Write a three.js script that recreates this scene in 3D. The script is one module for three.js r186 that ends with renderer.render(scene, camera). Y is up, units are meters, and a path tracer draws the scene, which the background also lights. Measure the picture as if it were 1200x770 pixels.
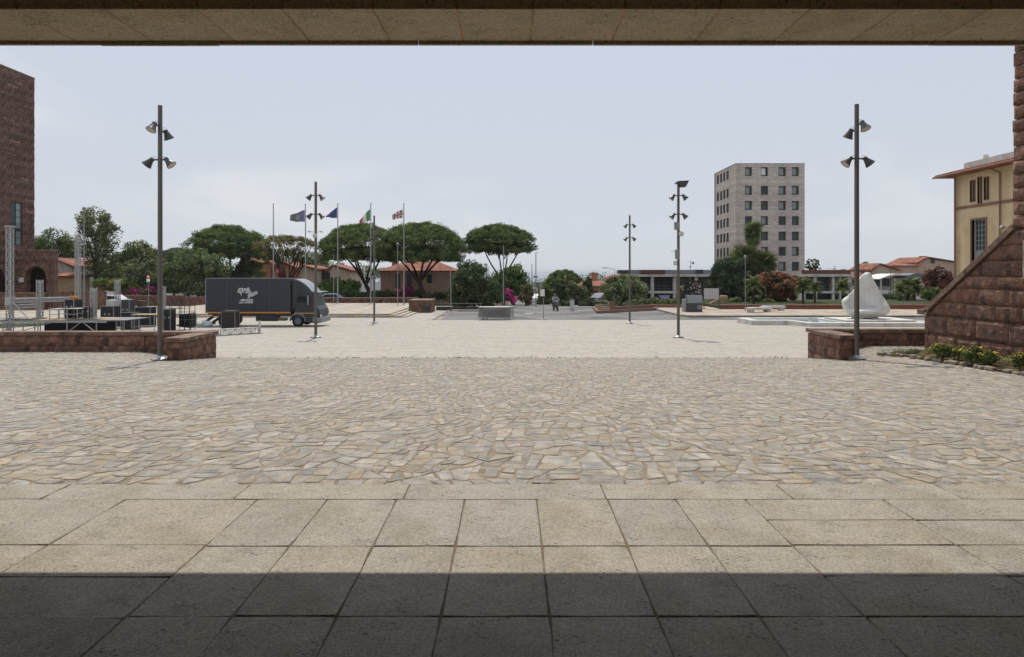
import * as THREE from 'three';
import { mergeGeometries, toCreasedNormals } from 'three/addons/utils/BufferGeometryUtils.js';
import { RoundedBoxGeometry } from 'three/addons/geometries/RoundedBoxGeometry.js';
import { MarchingCubes } from 'three/addons/objects/MarchingCubes.js';

// ---------------------------------------------------------------- camera, sky, sun, exposure
const EYE = 1.7, FOCAL = 800;                       // eye height (m), focal length in pixels of the 1200 px wide picture
const scene = new THREE.Scene();
const camera = new THREE.PerspectiveCamera(THREE.MathUtils.radToDeg(2 * Math.atan(450 / FOCAL)), 1200 / 900, 0.05, 60000);
camera.position.set(0, EYE, 0);
camera.setViewOffset(1200, 900, 0, 130, 1200, 770); // a level camera, the frame shifted down
camera.updateProjectionMatrix(); camera.updateMatrixWorld();

const SUN_EL = THREE.MathUtils.degToRad(65), SUN_AZ = THREE.MathUtils.degToRad(-9);
const SUN = new THREE.Vector3(Math.cos(SUN_EL) * Math.sin(SUN_AZ), Math.sin(SUN_EL), -Math.cos(SUN_EL) * Math.cos(SUN_AZ));
const sun = new THREE.DirectionalLight(new THREE.Color(1, 0.93, 0.83), 3.5);
sun.position.copy(SUN).multiplyScalar(150); sun.target.position.set(0, 0, -40);
sun.position.add(sun.target.position);
sun.castShadow = true; sun.shadow.mapSize.set(4096, 4096); sun.shadow.bias = -0.0005;
Object.assign(sun.shadow.camera, { left: -120, right: 120, top: 120, bottom: -120, near: 1, far: 400 });
scene.add(sun, sun.target);

const renderer = new THREE.WebGLRenderer({ antialias: true });
renderer.toneMapping = THREE.LinearToneMapping;
renderer.toneMappingExposure = 1.0;
renderer.shadowMap.enabled = true;

function rng(seed) { let a = seed >>> 0; return () => { a = (a + 0x6D2B79F5) | 0; let t = Math.imul(a ^ (a >>> 15), 1 | a); t = (t + Math.imul(t ^ (t >>> 7), 61 | t)) ^ t; return ((t ^ (t >>> 14)) >>> 0) / 4294967296; }; }
function hash2(x, y, s) { let h = Math.imul(x, 374761393) + Math.imul(y, 668265263) + Math.imul(s, 1274126177); h = Math.imul(h ^ (h >>> 13), 1274126177); return ((h ^ (h >>> 16)) >>> 0) / 4294967296; }
function vnoise(x, y, per, s) {                       // value noise that repeats every `per` cells
  const xi = Math.floor(x), yi = Math.floor(y), fx = x - xi, fy = y - yi, u = fx * fx * (3 - 2 * fx), v = fy * fy * (3 - 2 * fy);
  const w = (a) => ((a % per) + per) % per;
  const a = hash2(w(xi), w(yi), s), b = hash2(w(xi + 1), w(yi), s), c = hash2(w(xi), w(yi + 1), s), d = hash2(w(xi + 1), w(yi + 1), s);
  return a + (b - a) * u + (c - a) * v + (a - b - c + d) * u * v;
}
function fbm(u, v, base, oct, s) { let t = 0, a = 0.5, n = 0, f = base; for (let i = 0; i < oct; i++) { t += a * vnoise(u * f, v * f, f, s + i * 17); n += a; a *= 0.55; f *= 2; } return t / n; }
const clamp = (x, a = 0, b = 1) => Math.min(b, Math.max(a, x));
const smooth = (a, b, x) => { const t = clamp((x - a) / (b - a)); return t * t * (3 - 2 * t); };
const lerp = (a, b, t) => a + (b - a) * t;

// sky: thin summer haze with faint high cloud, the same all the way round
{
  const W = 1024, H = 512, data = new Float32Array(W * H * 4);
  for (let j = 0; j < H; j++) for (let i = 0; i < W; i++) {
    const el = (((j + 0.5) / H) - 0.5) * Math.PI, az = (((i + 0.5) / W) - 0.5) * 2 * Math.PI;
    const dx = Math.cos(el) * Math.cos(az), dy = Math.sin(el), dz = Math.cos(el) * Math.sin(az);
    const e = clamp(Math.max(el, 0) / (Math.PI / 2));
    let r = lerp(0.665, 0.36, Math.pow(e, 0.72)), g = lerp(0.695, 0.50, Math.pow(e, 0.75)), b = lerp(0.725, 0.80, Math.pow(e, 0.6));
    const k = 2.2 / (0.18 + Math.max(dy, 0));
    const cu = dx * k * 0.05 + 0.5, cv = dz * k * 0.05 + 0.5;
    let c = fbm(cu * 1.6 + 0.3 * fbm(cu, cv, 4, 3, 91), cv * 0.9, 8, 6, 5);
    c = smooth(0.42, 0.72, c) * smooth(-0.02, 0.10, dy);
    r = lerp(r, 0.76, c * 0.75); g = lerp(g, 0.775, c * 0.75); b = lerp(b, 0.80, c * 0.75);
    const cs = Math.max(0, dx * SUN.x + dy * SUN.y + dz * SUN.z), glow = 0.10 * Math.pow(cs, 3) + 0.5 * Math.pow(cs, 40);
    const o = (j * W + i) * 4; data[o] = r + glow; data[o + 1] = g + glow * 0.97; data[o + 2] = b + glow * 0.9; data[o + 3] = 1;
  }
  const sky = new THREE.DataTexture(data, W, H, THREE.RGBAFormat, THREE.FloatType);
  sky.mapping = THREE.EquirectangularReflectionMapping; sky.magFilter = THREE.LinearFilter; sky.minFilter = THREE.LinearFilter; sky.wrapS = THREE.RepeatWrapping; sky.needsUpdate = true;
  scene.background = sky; scene.environment = sky;
}

// ---------------------------------------------------------------- ground levels
function prof(t, d) { if (d <= t[0][0]) return t[0][1]; for (let i = 1; i < t.length; i++) if (d <= t[i][0]) return lerp(t[i - 1][1], t[i][1], (d - t[i - 1][0]) / (t[i][0] - t[i - 1][0])); return t[t.length - 1][1]; }
const MID = [[5.52, -0.015], [11, -0.36], [17, -0.76], [21.2, -1.0], [23.4, -1.21], [35, -1.62], [50.5, -2.03], [57, -2.1], [78, -2.1], [110, -3.2], [140, -4.2], [200, -6], [400, -15], [1500, -58], [4000, -62]];
const SIDE_R = [[5.52, -0.015], [15, -0.62], [23.4, -0.76]], SIDE_L = [[5.52, -0.015], [15, -0.66], [23.4, -0.97]];
const WALL_D = 23.3;
function G(x, d) {                                    // height of the ground at x, d metres in front of the camera
  const c = prof(MID, d);
  if (d > WALL_D) return c;
  if (x > 10.2) return lerp(c, prof(SIDE_R, d), smooth(10.2, 12.2, x));
  if (x < -10.6) return lerp(c, prof(SIDE_L, d), smooth(-10.6, -12.6, x));
  return c;
}
const PX = (px, d) => (px - 600) * d / FOCAL, PY = (py, d) => EYE - (py - 320) * d / FOCAL;

// ---------------------------------------------------------------- textures
function tex(size, fn, srgb = true) {
  const data = new Uint8Array(size * size * 4);
  for (let j = 0; j < size; j++) for (let i = 0; i < size; i++) {
    const c = fn(i / size, j / size, i, j), o = (j * size + i) * 4;
    if (typeof c === 'number') data[o] = data[o + 1] = data[o + 2] = clamp(c) * 255; else { data[o] = clamp(c[0]) * 255; data[o + 1] = clamp(c[1]) * 255; data[o + 2] = clamp(c[2]) * 255; }
    data[o + 3] = 255;
  }
  const t = new THREE.DataTexture(data, size, size); t.wrapS = t.wrapT = THREE.RepeatWrapping; t.magFilter = THREE.LinearFilter; t.minFilter = THREE.LinearMipmapLinearFilter; t.generateMipmaps = true;
  if (srgb) t.colorSpace = THREE.SRGBColorSpace; t.needsUpdate = true; return t;
}
const rep = (t, r, r2 = r) => { const c = t.clone(); c.repeat.set(r, r2); c.needsUpdate = true; return c; };
// speckled granite with pits (1 tile = 1 m once repeated by 1)
const pitAt = (u, v, s, n, th) => { const x = u * n, y = v * n, xi = Math.floor(x), yi = Math.floor(y); let m = 0; for (let a = -1; a <= 1; a++) for (let b = -1; b <= 1; b++) { const cx = ((xi + a) % n + n) % n, cy = ((yi + b) % n + n) % n; if (hash2(cx, cy, s) < th) { const px = xi + a + hash2(cx, cy, s + 1), py = yi + b + hash2(cx, cy, s + 2), r = 0.12 + 0.38 * hash2(cx, cy, s + 3); const dd = Math.hypot((x - px) * 0.7, y - py) / r; m = Math.max(m, 1 - dd); } } return clamp(m * 1.6); };
const graniteMap = tex(1024, (u, v) => {
  const n = fbm(u, v, 6, 4, 1), f = vnoise(u * 256, v * 256, 256, 3), m = fbm(u, v, 110, 2, 9);
  const pit = Math.max(pitAt(u, v, 21, 40, 0.10), pitAt(u, v, 55, 90, 0.13) * 0.8) * smooth(0.4, 0.62, fbm(u, v, 5, 3, 88));
  const stain = smooth(0.55, 0.75, fbm(u, v, 3, 5, 77)), spot = pitAt(u, v, 144, 7, 0.10) * 0.5;
  let k = 0.82 + 0.12 * (n - 0.5) + 0.22 * (f - 0.5) + 0.26 * (m - 0.5); k *= 1 - 0.36 * pit - 0.10 * spot;
  return [k * (1 - 0.02 * stain), k * (0.975 - 0.03 * stain), k * (0.925 - 0.06 * stain)];
});
const graniteBump = tex(1024, (u, v) => clamp(0.65 + 0.25 * (fbm(u, v, 110, 2, 9) - 0.5) + 0.15 * (vnoise(u * 256, v * 256, 256, 3) - 0.5) - 0.4 * Math.max(pitAt(u, v, 21, 40, 0.10), pitAt(u, v, 55, 90, 0.13) * 0.8)), false);
const stoneMap = tex(512, (u, v) => { const n = fbm(u, v, 5, 5, 31), f = fbm(u, v, 64, 2, 37), y = smooth(0.5, 0.75, fbm(u, v, 4, 4, 43)); const k = 0.8 + 0.42 * (n - 0.5) + 0.22 * (f - 0.5); return [k, k * (0.985 - 0.05 * y), k * (0.96 - 0.14 * y)]; });
const stoneBump = tex(512, (u, v) => 0.5 + 0.6 * (fbm(u, v, 10, 5, 61) - 0.5), false);
const trachMap = tex(512, (u, v) => { const n = fbm(u, v, 4, 5, 131), f = fbm(u, v, 50, 3, 137), pale = smooth(0.6, 0.8, fbm(u, v, 9, 4, 139)), dark = smooth(0.55, 0.75, fbm(u, v * 0.5, 3, 5, 149)); let k = 0.72 + 0.5 * (n - 0.5) + 0.3 * (f - 0.5) - 0.22 * dark; return [k + 0.16 * pale, k * 0.96 + 0.16 * pale, k * 0.93 + 0.17 * pale]; });
const trachBump = tex(512, (u, v) => 0.5 + 0.8 * (fbm(u, v, 7, 6, 151) - 0.5), false);
const plasterMap = tex(512, (u, v) => { const n = fbm(u, v, 3, 5, 201), f = fbm(u, v, 40, 2, 203), run = fbm(u * 1, v * 0.25, 8, 4, 207); const k = 0.86 + 0.16 * (n - 0.5) + 0.08 * (f - 0.5) + 0.12 * (run - 0.5); return [k, k, k * 0.99]; });
const asphaltMap = tex(512, (u, v) => { const n = fbm(u, v, 3, 5, 301), f = vnoise(u * 200, v * 200, 200, 303), p = smooth(0.55, 0.6, fbm(u, v, 2, 3, 307)); const k = 0.72 + 0.3 * (n - 0.5) + 0.3 * (f - 0.5) - 0.12 * p; return [k, k, k * 0.99]; });
const concreteMap = tex(512, (u, v) => { const n = fbm(u, v, 4, 5, 401), f = fbm(u, v, 60, 2, 403), s = smooth(0.55, 0.75, fbm(u, v * 0.4, 5, 4, 409)); const k = 0.86 + 0.2 * (n - 0.5) + 0.12 * (f - 0.5) - 0.12 * s; return [k, k * 0.99, k * 0.97]; });
const soilMap = tex(512, (u, v) => { const n = fbm(u, v, 5, 6, 501), g = smooth(0.48, 0.6, fbm(u, v, 7, 5, 507)); const k = 0.5 + 0.9 * (n - 0.5); return [lerp(k * 1.1, k * 0.55, g), lerp(k * 0.92, k * 0.68, g), lerp(k * 0.68, k * 0.3, g)]; });
const barkMap = tex(256, (u, v) => { const n = fbm(u, v * 0.3, 12, 4, 601), f = fbm(u, v, 20, 3, 603); const k = 0.65 + 0.8 * (n - 0.5) + 0.3 * (f - 0.5); return [k, k * 0.92, k * 0.85]; });
const roofMap = tex(256, (u, v) => { const row = Math.abs(((v * 8) % 1) - 0.5) * 2, n = hash2(Math.floor(u * 32), Math.floor(v * 8), 701), f = fbm(u, v, 4, 4, 707); const k = 0.72 + 0.25 * (n - 0.5) + 0.35 * (f - 0.5); return [k * 1.05, k * 0.9, k * 0.82]; });
const roofBump = tex(256, (u, v) => 0.5 + 0.5 * Math.sin(u * 32 * Math.PI * 2) * 0.8 + ((v * 8) % 1) * 0.1, false);

const cladMap = tex(512, (u, v) => { const row = Math.floor(v * 40), cx = Math.floor(u * 16 + hash2(row, 3, 5) * 4) % 16, n = fbm(u, v, 3, 4, 731), k = 0.86 + 0.11 * (hash2(cx, row, 733) - 0.5) + 0.07 * (hash2(row, 1, 737) - 0.5) + 0.14 * (n - 0.5); return [k, k * 0.985, k * 0.97]; });
const C = (r, g, b) => new THREE.Color().setRGB(r, g, b);
function mat(c, o = {}) { const { phys, ...rest } = o; const m = phys ? new THREE.MeshPhysicalMaterial({ color: C(...c), roughness: 0.85, ...rest }) : new THREE.MeshStandardMaterial({ color: C(...c), roughness: 0.85, ...rest }); return m; }
const M = {
  granite: mat([0.475, 0.46, 0.432], { map: graniteMap, bumpMap: graniteBump, bumpScale: 0.004, roughness: 0.8 }),
  joint: mat([0.25, 0.20, 0.15], { map: rep(stoneMap, 1.3), roughness: 1 }),
  cobble: mat([1, 1, 1], { map: rep(stoneMap, 1.7), bumpMap: rep(stoneBump, 1.7), bumpScale: 0.008, vertexColors: true, roughness: 0.85 }),
  mortar: mat([0.385, 0.33, 0.265], { map: rep(stoneMap, 1.1), bumpMap: rep(stoneBump, 2), bumpScale: 0.02, roughness: 1 }),
  plaza: mat([1, 1, 1], { map: rep(plasterMap, 0.83), vertexColors: true, roughness: 0.85 }),
  trach: mat([0.345, 0.20, 0.145], { map: rep(trachMap, 0.9), bumpMap: rep(trachBump, 0.9), bumpScale: 0.05, roughness: 0.92 }),
  trachV: mat([1, 1, 1], { map: rep(trachMap, 0.9), bumpMap: rep(trachBump, 0.9), bumpScale: 0.05, roughness: 0.92, vertexColors: true }),
  trachCap: mat([0.42, 0.295, 0.23], { map: rep(trachMap, 0.8), bumpMap: rep(trachBump, 1.2), bumpScale: 0.012, roughness: 0.9 }),
  soffit: mat([0.66, 0.595, 0.49], { map: rep(graniteMap, 0.9), bumpMap: rep(graniteBump, 0.9), bumpScale: 0.006 }),
  ceiling: mat([0.62, 0.48, 0.32], { map: rep(plasterMap, 0.4) }),
  asphalt: mat([0.33, 0.325, 0.315], { map: rep(asphaltMap, 0.12), bumpMap: rep(asphaltMap, 0.7), bumpScale: 0.006, roughness: 0.95 }),
  paveWarm: mat([0.56, 0.49, 0.41], { map: rep(stoneMap, 0.2), roughness: 0.9 }),
  kerb: mat([0.36, 0.34, 0.31], { map: rep(concreteMap, 0.5) }),
  white: mat([0.80, 0.79, 0.76], { map: rep(concreteMap, 0.35), roughness: 0.6 }),
  marble: mat([0.83, 0.81, 0.77], { map: rep(plasterMap, 0.45), roughness: 0.55 }),
  soil: mat([0.26, 0.22, 0.16], { map: rep(soilMap, 0.25), roughness: 1 }),
  bedSoil: mat([0.34, 0.27, 0.19], { map: rep(soilMap, 0.8), bumpMap: rep(stoneBump, 1.5), bumpScale: 0.05, roughness: 1 }),
  lawn: mat([0.13, 0.20, 0.05], { map: rep(soilMap, 0.5), roughness: 1 }),
  pole: mat([0.14, 0.127, 0.108], { roughness: 0.45, metalness: 0.55 }),
  lampHousing: mat([0.085, 0.085, 0.08], { roughness: 0.4, metalness: 0.5 }),
  lens: mat([0.40, 0.36, 0.29], { roughness: 0.15, metalness: 0.35 }),
  steel: mat([0.42, 0.42, 0.41], { roughness: 0.42, metalness: 0.75 }),
  alu: mat([0.40, 0.40, 0.39], { roughness: 0.5, metalness: 0.4 }),
  galv: mat([0.30, 0.305, 0.30], { roughness: 0.55, metalness: 0.6 }),
  dark: mat([0.016, 0.016, 0.017], { roughness: 0.6 }),
  blackFab: mat([0.02, 0.02, 0.022], { roughness: 0.75 }),
  ply: mat([0.52, 0.39, 0.22], { map: rep(plasterMap, 0.6), roughness: 0.75 }),
  glassDark: mat([0.025, 0.035, 0.035], { roughness: 0.08, metalness: 0.0 }),
  towerWall: mat([0.70, 0.625, 0.565], { map: rep(cladMap, 0.1), roughness: 0.85 }),
  frameDark: mat([0.03, 0.037, 0.032], { roughness: 0.5 }),
  salmon: mat([0.74, 0.50, 0.37], { map: rep(plasterMap, 0.3) }),
  orange: mat([0.62, 0.28, 0.15], { map: rep(plasterMap, 0.3) }),
  peach: mat([0.72, 0.55, 0.40], { map: rep(plasterMap, 0.3) }),
  yellow: mat([0.82, 0.635, 0.385], { map: rep(plasterMap, 0.18) }),
  cream: mat([0.66, 0.60, 0.50], { map: rep(plasterMap, 0.2) }),
  paleWall: mat([0.78, 0.75, 0.71], { map: rep(concreteMap, 0.25) }),
  roof: mat([0.47, 0.23, 0.155], { map: rep(roofMap, 0.16), bumpMap: rep(roofBump, 0.16), bumpScale: 0.06 }),
  redBrown: mat([0.20, 0.075, 0.05], { map: rep(plasterMap, 0.3) }),
  redTrim: mat([0.33, 0.17, 0.125], { map: rep(plasterMap, 0.5) }),
  greyMetal: mat([0.20, 0.215, 0.22], { roughness: 0.5, metalness: 0.3 }),
  bark: mat([0.16, 0.115, 0.085], { map: rep(barkMap, 0.5), bumpMap: rep(barkMap, 0.5), bumpScale: 0.05, roughness: 0.95 }),
  palmBark: mat([0.17, 0.13, 0.09], { map: rep(barkMap, 0.8), bumpMap: rep(barkMap, 0.8), bumpScale: 0.05, roughness: 0.95 }),
  leaf: mat([1, 1, 1], { phys: true, vertexColors: true, roughness: 0.75, transmission: 0.25, thickness: 0, side: THREE.DoubleSide, specularIntensity: 0.1 }),
  water: mat([0.30, 0.42, 0.42], { roughness: 0.06 }),
  tyre: mat([0.018, 0.018, 0.018], { roughness: 0.85 }),
};

// ---------------------------------------------------------------- builders
const taken = {};
function numbered(name) { const n = taken[name] = (taken[name] ?? -1) + 1; return n ? `${name}_${String(n).padStart(3, '0')}` : name; }
function tag(o, label, category, group, kind) { if (label) o.userData.label = label; if (category) o.userData.category = category; if (group) o.userData.group = group; if (kind) o.userData.kind = kind; return o; }
function thing(name, label, category, [x, y, z] = [0, 0, 0], group, turn = 0) { const o = new THREE.Group(); o.name = numbered(name); o.position.set(x, y, z); o.rotation.y = turn; scene.add(o); return tag(o, label, category, group); }
function struct(name, label) { const o = new THREE.Group(); o.name = numbered(name); scene.add(o); return tag(o, label, name.replace(/_/g, ' ').split(' ').slice(-2).join(' '), null, 'structure'); }
function copyOf(o, pos, label, group, turn) { const c = o.clone(); c.name = numbered(o.name.replace(/_\d{3}$/, '')); c.userData = { ...o.userData }; if (label) c.userData.label = label; if (group) c.userData.group = group; c.position.set(...pos); if (turn !== undefined) c.rotation.y = turn; scene.add(c); return c; }
function uvBox(g, ox = 0, oy = 0) {                   // texture coordinates in metres, by the way each face points
  const p = g.attributes.position, n = g.attributes.normal, uv = new Float32Array(p.count * 2);
  for (let i = 0; i < p.count; i++) {
    const ax = Math.abs(n.getX(i)), ay = Math.abs(n.getY(i)), az = Math.abs(n.getZ(i)); let u, v;
    if (ay >= ax && ay >= az) { u = p.getX(i); v = p.getZ(i); } else if (ax >= az) { u = p.getZ(i); v = p.getY(i); } else { u = p.getX(i); v = p.getY(i); }
    uv[2 * i] = u + ox; uv[2 * i + 1] = v + oy;
  }
  g.setAttribute('uv', new THREE.BufferAttribute(uv, 2)); return g;
}
const tmpM = new THREE.Matrix4(), tmpQ = new THREE.Quaternion(), UPV = new THREE.Vector3(0, 1, 0);
class B {                                             // collects shapes, builds ONE mesh
  constructor() { this.g = []; this.col = null; }
  add(g, x = 0, y = 0, z = 0, rx = 0, ry = 0, rz = 0) {
    let q = g.index ? g.toNonIndexed() : g.clone();
    for (const k of Object.keys(q.attributes)) if (k !== 'position' && k !== 'normal') q.deleteAttribute(k);
    if (!q.attributes.normal) q.computeVertexNormals();
    q.applyMatrix4(tmpM.compose(new THREE.Vector3(x, y, z), tmpQ.setFromEuler(new THREE.Euler(rx, ry, rz)), new THREE.Vector3(1, 1, 1)));
    if (this.col) { const n = q.attributes.position.count, a = new Float32Array(n * 3); for (let i = 0; i < n; i++) a.set(this.col, i * 3); q.setAttribute('color', new THREE.BufferAttribute(a, 3)); }
    this.g.push(q); return this;
  }
  box(x, y, z, w, h, d, rx = 0, ry = 0, rz = 0) { return this.add(new THREE.BoxGeometry(w, h, d), x, y, z, rx, ry, rz); }
  span(x0, x1, y0, y1, z0, z1) { return this.box((x0 + x1) / 2, (y0 + y1) / 2, (z0 + z1) / 2, Math.abs(x1 - x0), Math.abs(y1 - y0), Math.abs(z1 - z0)); }
  rbox(x, y, z, w, h, d, r = 0.01, rx = 0, ry = 0, rz = 0) { return this.add(new RoundedBoxGeometry(w, h, d, 1, r), x, y, z, rx, ry, rz); }
  cyl(x, y, z, r0, r1, h, seg = 12, rx = 0, ry = 0, rz = 0) { return this.add(new THREE.CylinderGeometry(r1, r0, h, seg), x, y, z, rx, ry, rz); }
  rod(a, b, r, seg = 6, r2 = r) { const A = new THREE.Vector3(...a), D = new THREE.Vector3(...b).sub(A), L = D.length(); const g = new THREE.CylinderGeometry(r2, r, L, seg); g.translate(0, L / 2, 0); g.applyQuaternion(new THREE.Quaternion().setFromUnitVectors(UPV, D.normalize())); return this.add(g, ...a); }
  bar(a, b, w, h = w) { const A = new THREE.Vector3(...a), Bv = new THREE.Vector3(...b), D = Bv.clone().sub(A), L = D.length(); const g = new THREE.BoxGeometry(w, h, L); const m = new THREE.Matrix4().lookAt(Bv, A, Math.abs(D.y) / L > 0.99 ? new THREE.Vector3(1, 0, 0) : UPV); g.applyMatrix4(m); const c = A.add(Bv).multiplyScalar(0.5); return this.add(g, c.x, c.y, c.z); }
  prism(pts, depth, x = 0, y = 0, z = 0, ry = 0, bevel = 0) { const s = new THREE.Shape(pts.map((p) => new THREE.Vector2(...p))); return this.add(new THREE.ExtrudeGeometry(s, { depth, bevelEnabled: bevel > 0, bevelSize: bevel, bevelThickness: bevel, bevelSegments: 1, steps: 1 }), x, y, z, 0, ry, 0); }
  geo(ox = 0, oy = 0) { const g = this.g.length > 1 ? mergeGeometries(this.g) : this.g[0]; return uvBox(g, ox, oy); }
  build(name, m, parent = scene, o = {}) { const me = new THREE.Mesh(this.geo(o.ox, o.oy), m); me.name = parent === scene ? numbered(name) : name; me.castShadow = me.receiveShadow = true; parent.add(me); if (o.kind) me.userData.kind = o.kind; if (o.label) me.userData.label = o.label; return me; }
}
const part = (name, m, parent, fn, o) => { const b = new B(); fn(b); return b.build(name, m, parent, o); };
function meshOf(g, name, m, parent) { const me = new THREE.Mesh(g, m); me.name = parent === scene ? numbered(name) : name; me.castShadow = me.receiveShadow = true; parent.add(me); return me; }

// ================================================================ THE SETTING: ground, pavings, road
{ // one sheet of ground that reaches the coast
  const ds = [5.4, 8, 11, 14, 17, 19, 21.2, 22.4, WALL_D - 0.05, WALL_D + 0.05, 28, 35, 42, 50.5, 57, 66, 78, 90, 110, 140, 170, 200, 300, 400, 700, 1000, 1500, 2500, 4000];
  const pos = [], idx = [], nx = 60;
  for (const d of ds) for (let i = 0; i <= nx; i++) { const t = i / nx * 2 - 1, hw = 22 + d * 1.5, x = Math.sign(t) * Math.pow(Math.abs(t), 1.3) * hw; pos.push(x, G(x, d) - 0.09, -d); }
  for (let j = 0; j < ds.length - 1; j++) for (let i = 0; i < nx; i++) { const a = j * (nx + 1) + i, b = a + 1, c = a + nx + 1, e = c + 1; idx.push(a, b, c, b, e, c); }
  const g = new THREE.BufferGeometry(); g.setAttribute('position', new THREE.Float32BufferAttribute(pos, 3)); g.setIndex(idx); g.computeVertexNormals(); uvBox(g);
  tag(meshOf(g, 'ground', M.soil, scene), 'dry grassy ground running on to the coast', 'ground', null, 'structure');
  const s = new THREE.PlaneGeometry(60000, 46000); s.rotateX(-Math.PI / 2); s.translate(0, -62.5, -26000);
  tag(meshOf(uvBox(s), 'sea', mat([0.10, 0.16, 0.20], { roughness: 0.35 }), scene), 'hazy blue sea along the horizon', 'sea', null, 'structure');
  // low hills this side of the sea
  const r = rng(8), hp = [], hi = []; const N = 60, K = 8;
  for (let k = 0; k <= K; k++) for (let i = 0; i <= N; i++) { const x = lerp(-2600, 2600, i / N), w = Math.sin(k / K * Math.PI); hp.push(x, -64 + w * (24 + 22 * fbm(i / N, 0.3, 7, 4, 812)) + r() * 1.5 * w, -2300 - k * 90); }
  for (let k = 0; k < K; k++) for (let i = 0; i < N; i++) { const a = k * (N + 1) + i, c = a + N + 1; hi.push(a, a + 1, c, a + 1, c + 1, c); }
  const hg = new THREE.BufferGeometry(); hg.setAttribute('position', new THREE.Float32BufferAttribute(hp, 3)); hg.setIndex(hi); hg.computeVertexNormals(); uvBox(hg);
  tag(meshOf(hg, 'hills', mat([0.07, 0.085, 0.05], { map: rep(soilMap, 0.01) }), scene), 'low wooded hills before the sea', 'hills', null, 'structure');
}

// --- slabs of the portico floor
{
  const fl = struct('portico_floor', 'worn granite slabs of the portico floor, partly in shadow');
  part('floor_bed', M.joint, fl, (b) => b.span(-14, 14, -0.4, -0.0075, 4, -5.505));
  const r = rng(11), gtone = [[0.475, 0.46, 0.432], [0.45, 0.438, 0.415], [0.495, 0.475, 0.44], [0.465, 0.455, 0.435], [0.485, 0.462, 0.42]].map((c) => { const m = M.granite.clone(); m.color = C(...c); return m; });
  const worn = (w, dd) => {                          // slab with slightly worn, wavy edges and softened arrises
    const pts = [], side = (x0, y0, x1, y1) => { const L = Math.hypot(x1 - x0, y1 - y0), n = Math.max(3, Math.round(L / 0.17)); for (let i = 0; i < n; i++) { const t = i / n, o = i === 0 ? 0 : (r() - 0.5) * 0.005 - (r() < 0.06 ? 0.006 : 0), c = i === 0 ? 0.002 + 0.004 * r() : 0; pts.push(new THREE.Vector2(lerp(x0, x1, t) - (y1 - y0) / L * o - Math.sign(lerp(x0, x1, t)) * c, lerp(y0, y1, t) + (x1 - x0) / L * o - Math.sign(lerp(y0, y1, t)) * c)); } }, e = 0.003, W = w / 2 - e, D = dd / 2 - e;
    side(-W, -D, W, -D); side(W, -D, W, D); side(W, D, -W, D); side(-W, D, -W, -D);
    const g = new THREE.ExtrudeGeometry(new THREE.Shape(pts), { depth: 0.05, bevelEnabled: true, bevelSize: e, bevelThickness: 0.005, bevelSegments: 1, steps: 1 }); g.rotateX(-Math.PI / 2); g.translate(0, -0.025, 0); return g;
  };
  const slab = (x0, x1, d0, d1) => {
    const gap = 0.0026 + 0.0012 * r(), w = x1 - x0 - gap * 2, dd = d1 - d0 - gap * 2, g = worn(w, dd);
    const me = part('slab', gtone[Math.floor(r() * 5)], fl, (b) => b.add(g), { ox: r() * 7, oy: r() * 7 });
    me.position.set((x0 + x1) / 2, -0.03 + (r() - 0.5) * 0.004, -(d0 + d1) / 2); me.rotation.set((r() - 0.5) * 0.004, (r() - 0.5) * 0.003, (r() - 0.5) * 0.003);
  };
  const edge = [-7.3, -5.95, -4.6, -3.55, -2.1, -0.82, 0.71, 2.12, 3.4, 4.75, 6.1, 7.5];
  for (let i = 0; i + 1 < edge.length; i++) slab(edge[i], edge[i + 1], 5.13, 5.5);
  const mid = [-1.91, -1.385, -0.866, -0.353, 0.186, 0.718, 1.225, 1.75];
  const rows = [5.13, 4.25, 3.38, 2.5, 1.62];
  for (let j = 0; j + 1 < rows.length; j++) for (let i = 0; i + 1 < mid.length; i++) slab(mid[i], mid[i + 1], rows[j + 1], rows[j]);
  const rr = [5.13, 4.70, 4.27, 3.83, 3.38, 2.93, 2.5, 2.05, 1.62], rx = [1.75, 2.78, 3.85, 4.8, 5.9, 7.0];
  for (let j = 0; j + 1 < rr.length; j++) for (let i = 0; i + 1 < rx.length; i++) slab(rx[i], rx[i + 1], rr[j + 1], rr[j]);
  const lr = [5.13, 4.27, 3.82, 3.36, 2.92, 2.48, 2.05, 1.62], lx = [-1.91, -2.9, -3.92, -4.9, -5.95, -7.0];
  for (let j = 0; j + 1 < lr.length; j++) for (let i = 0; i + 1 < lx.length; i++) slab(lx[i + 1], lx[i], lr[j + 1], lr[j]);
  part('floor_paving', M.granite, fl, (b) => { for (let x = -7; x < 7; x += 1) for (let d = 1.6; d > -3.6; d -= 0.875) b.rbox(x + 0.5, -0.03, -(d - 0.4375), 0.99, 0.06, 0.865, 0.006); }, { kind: 'stuff' });
}

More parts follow.
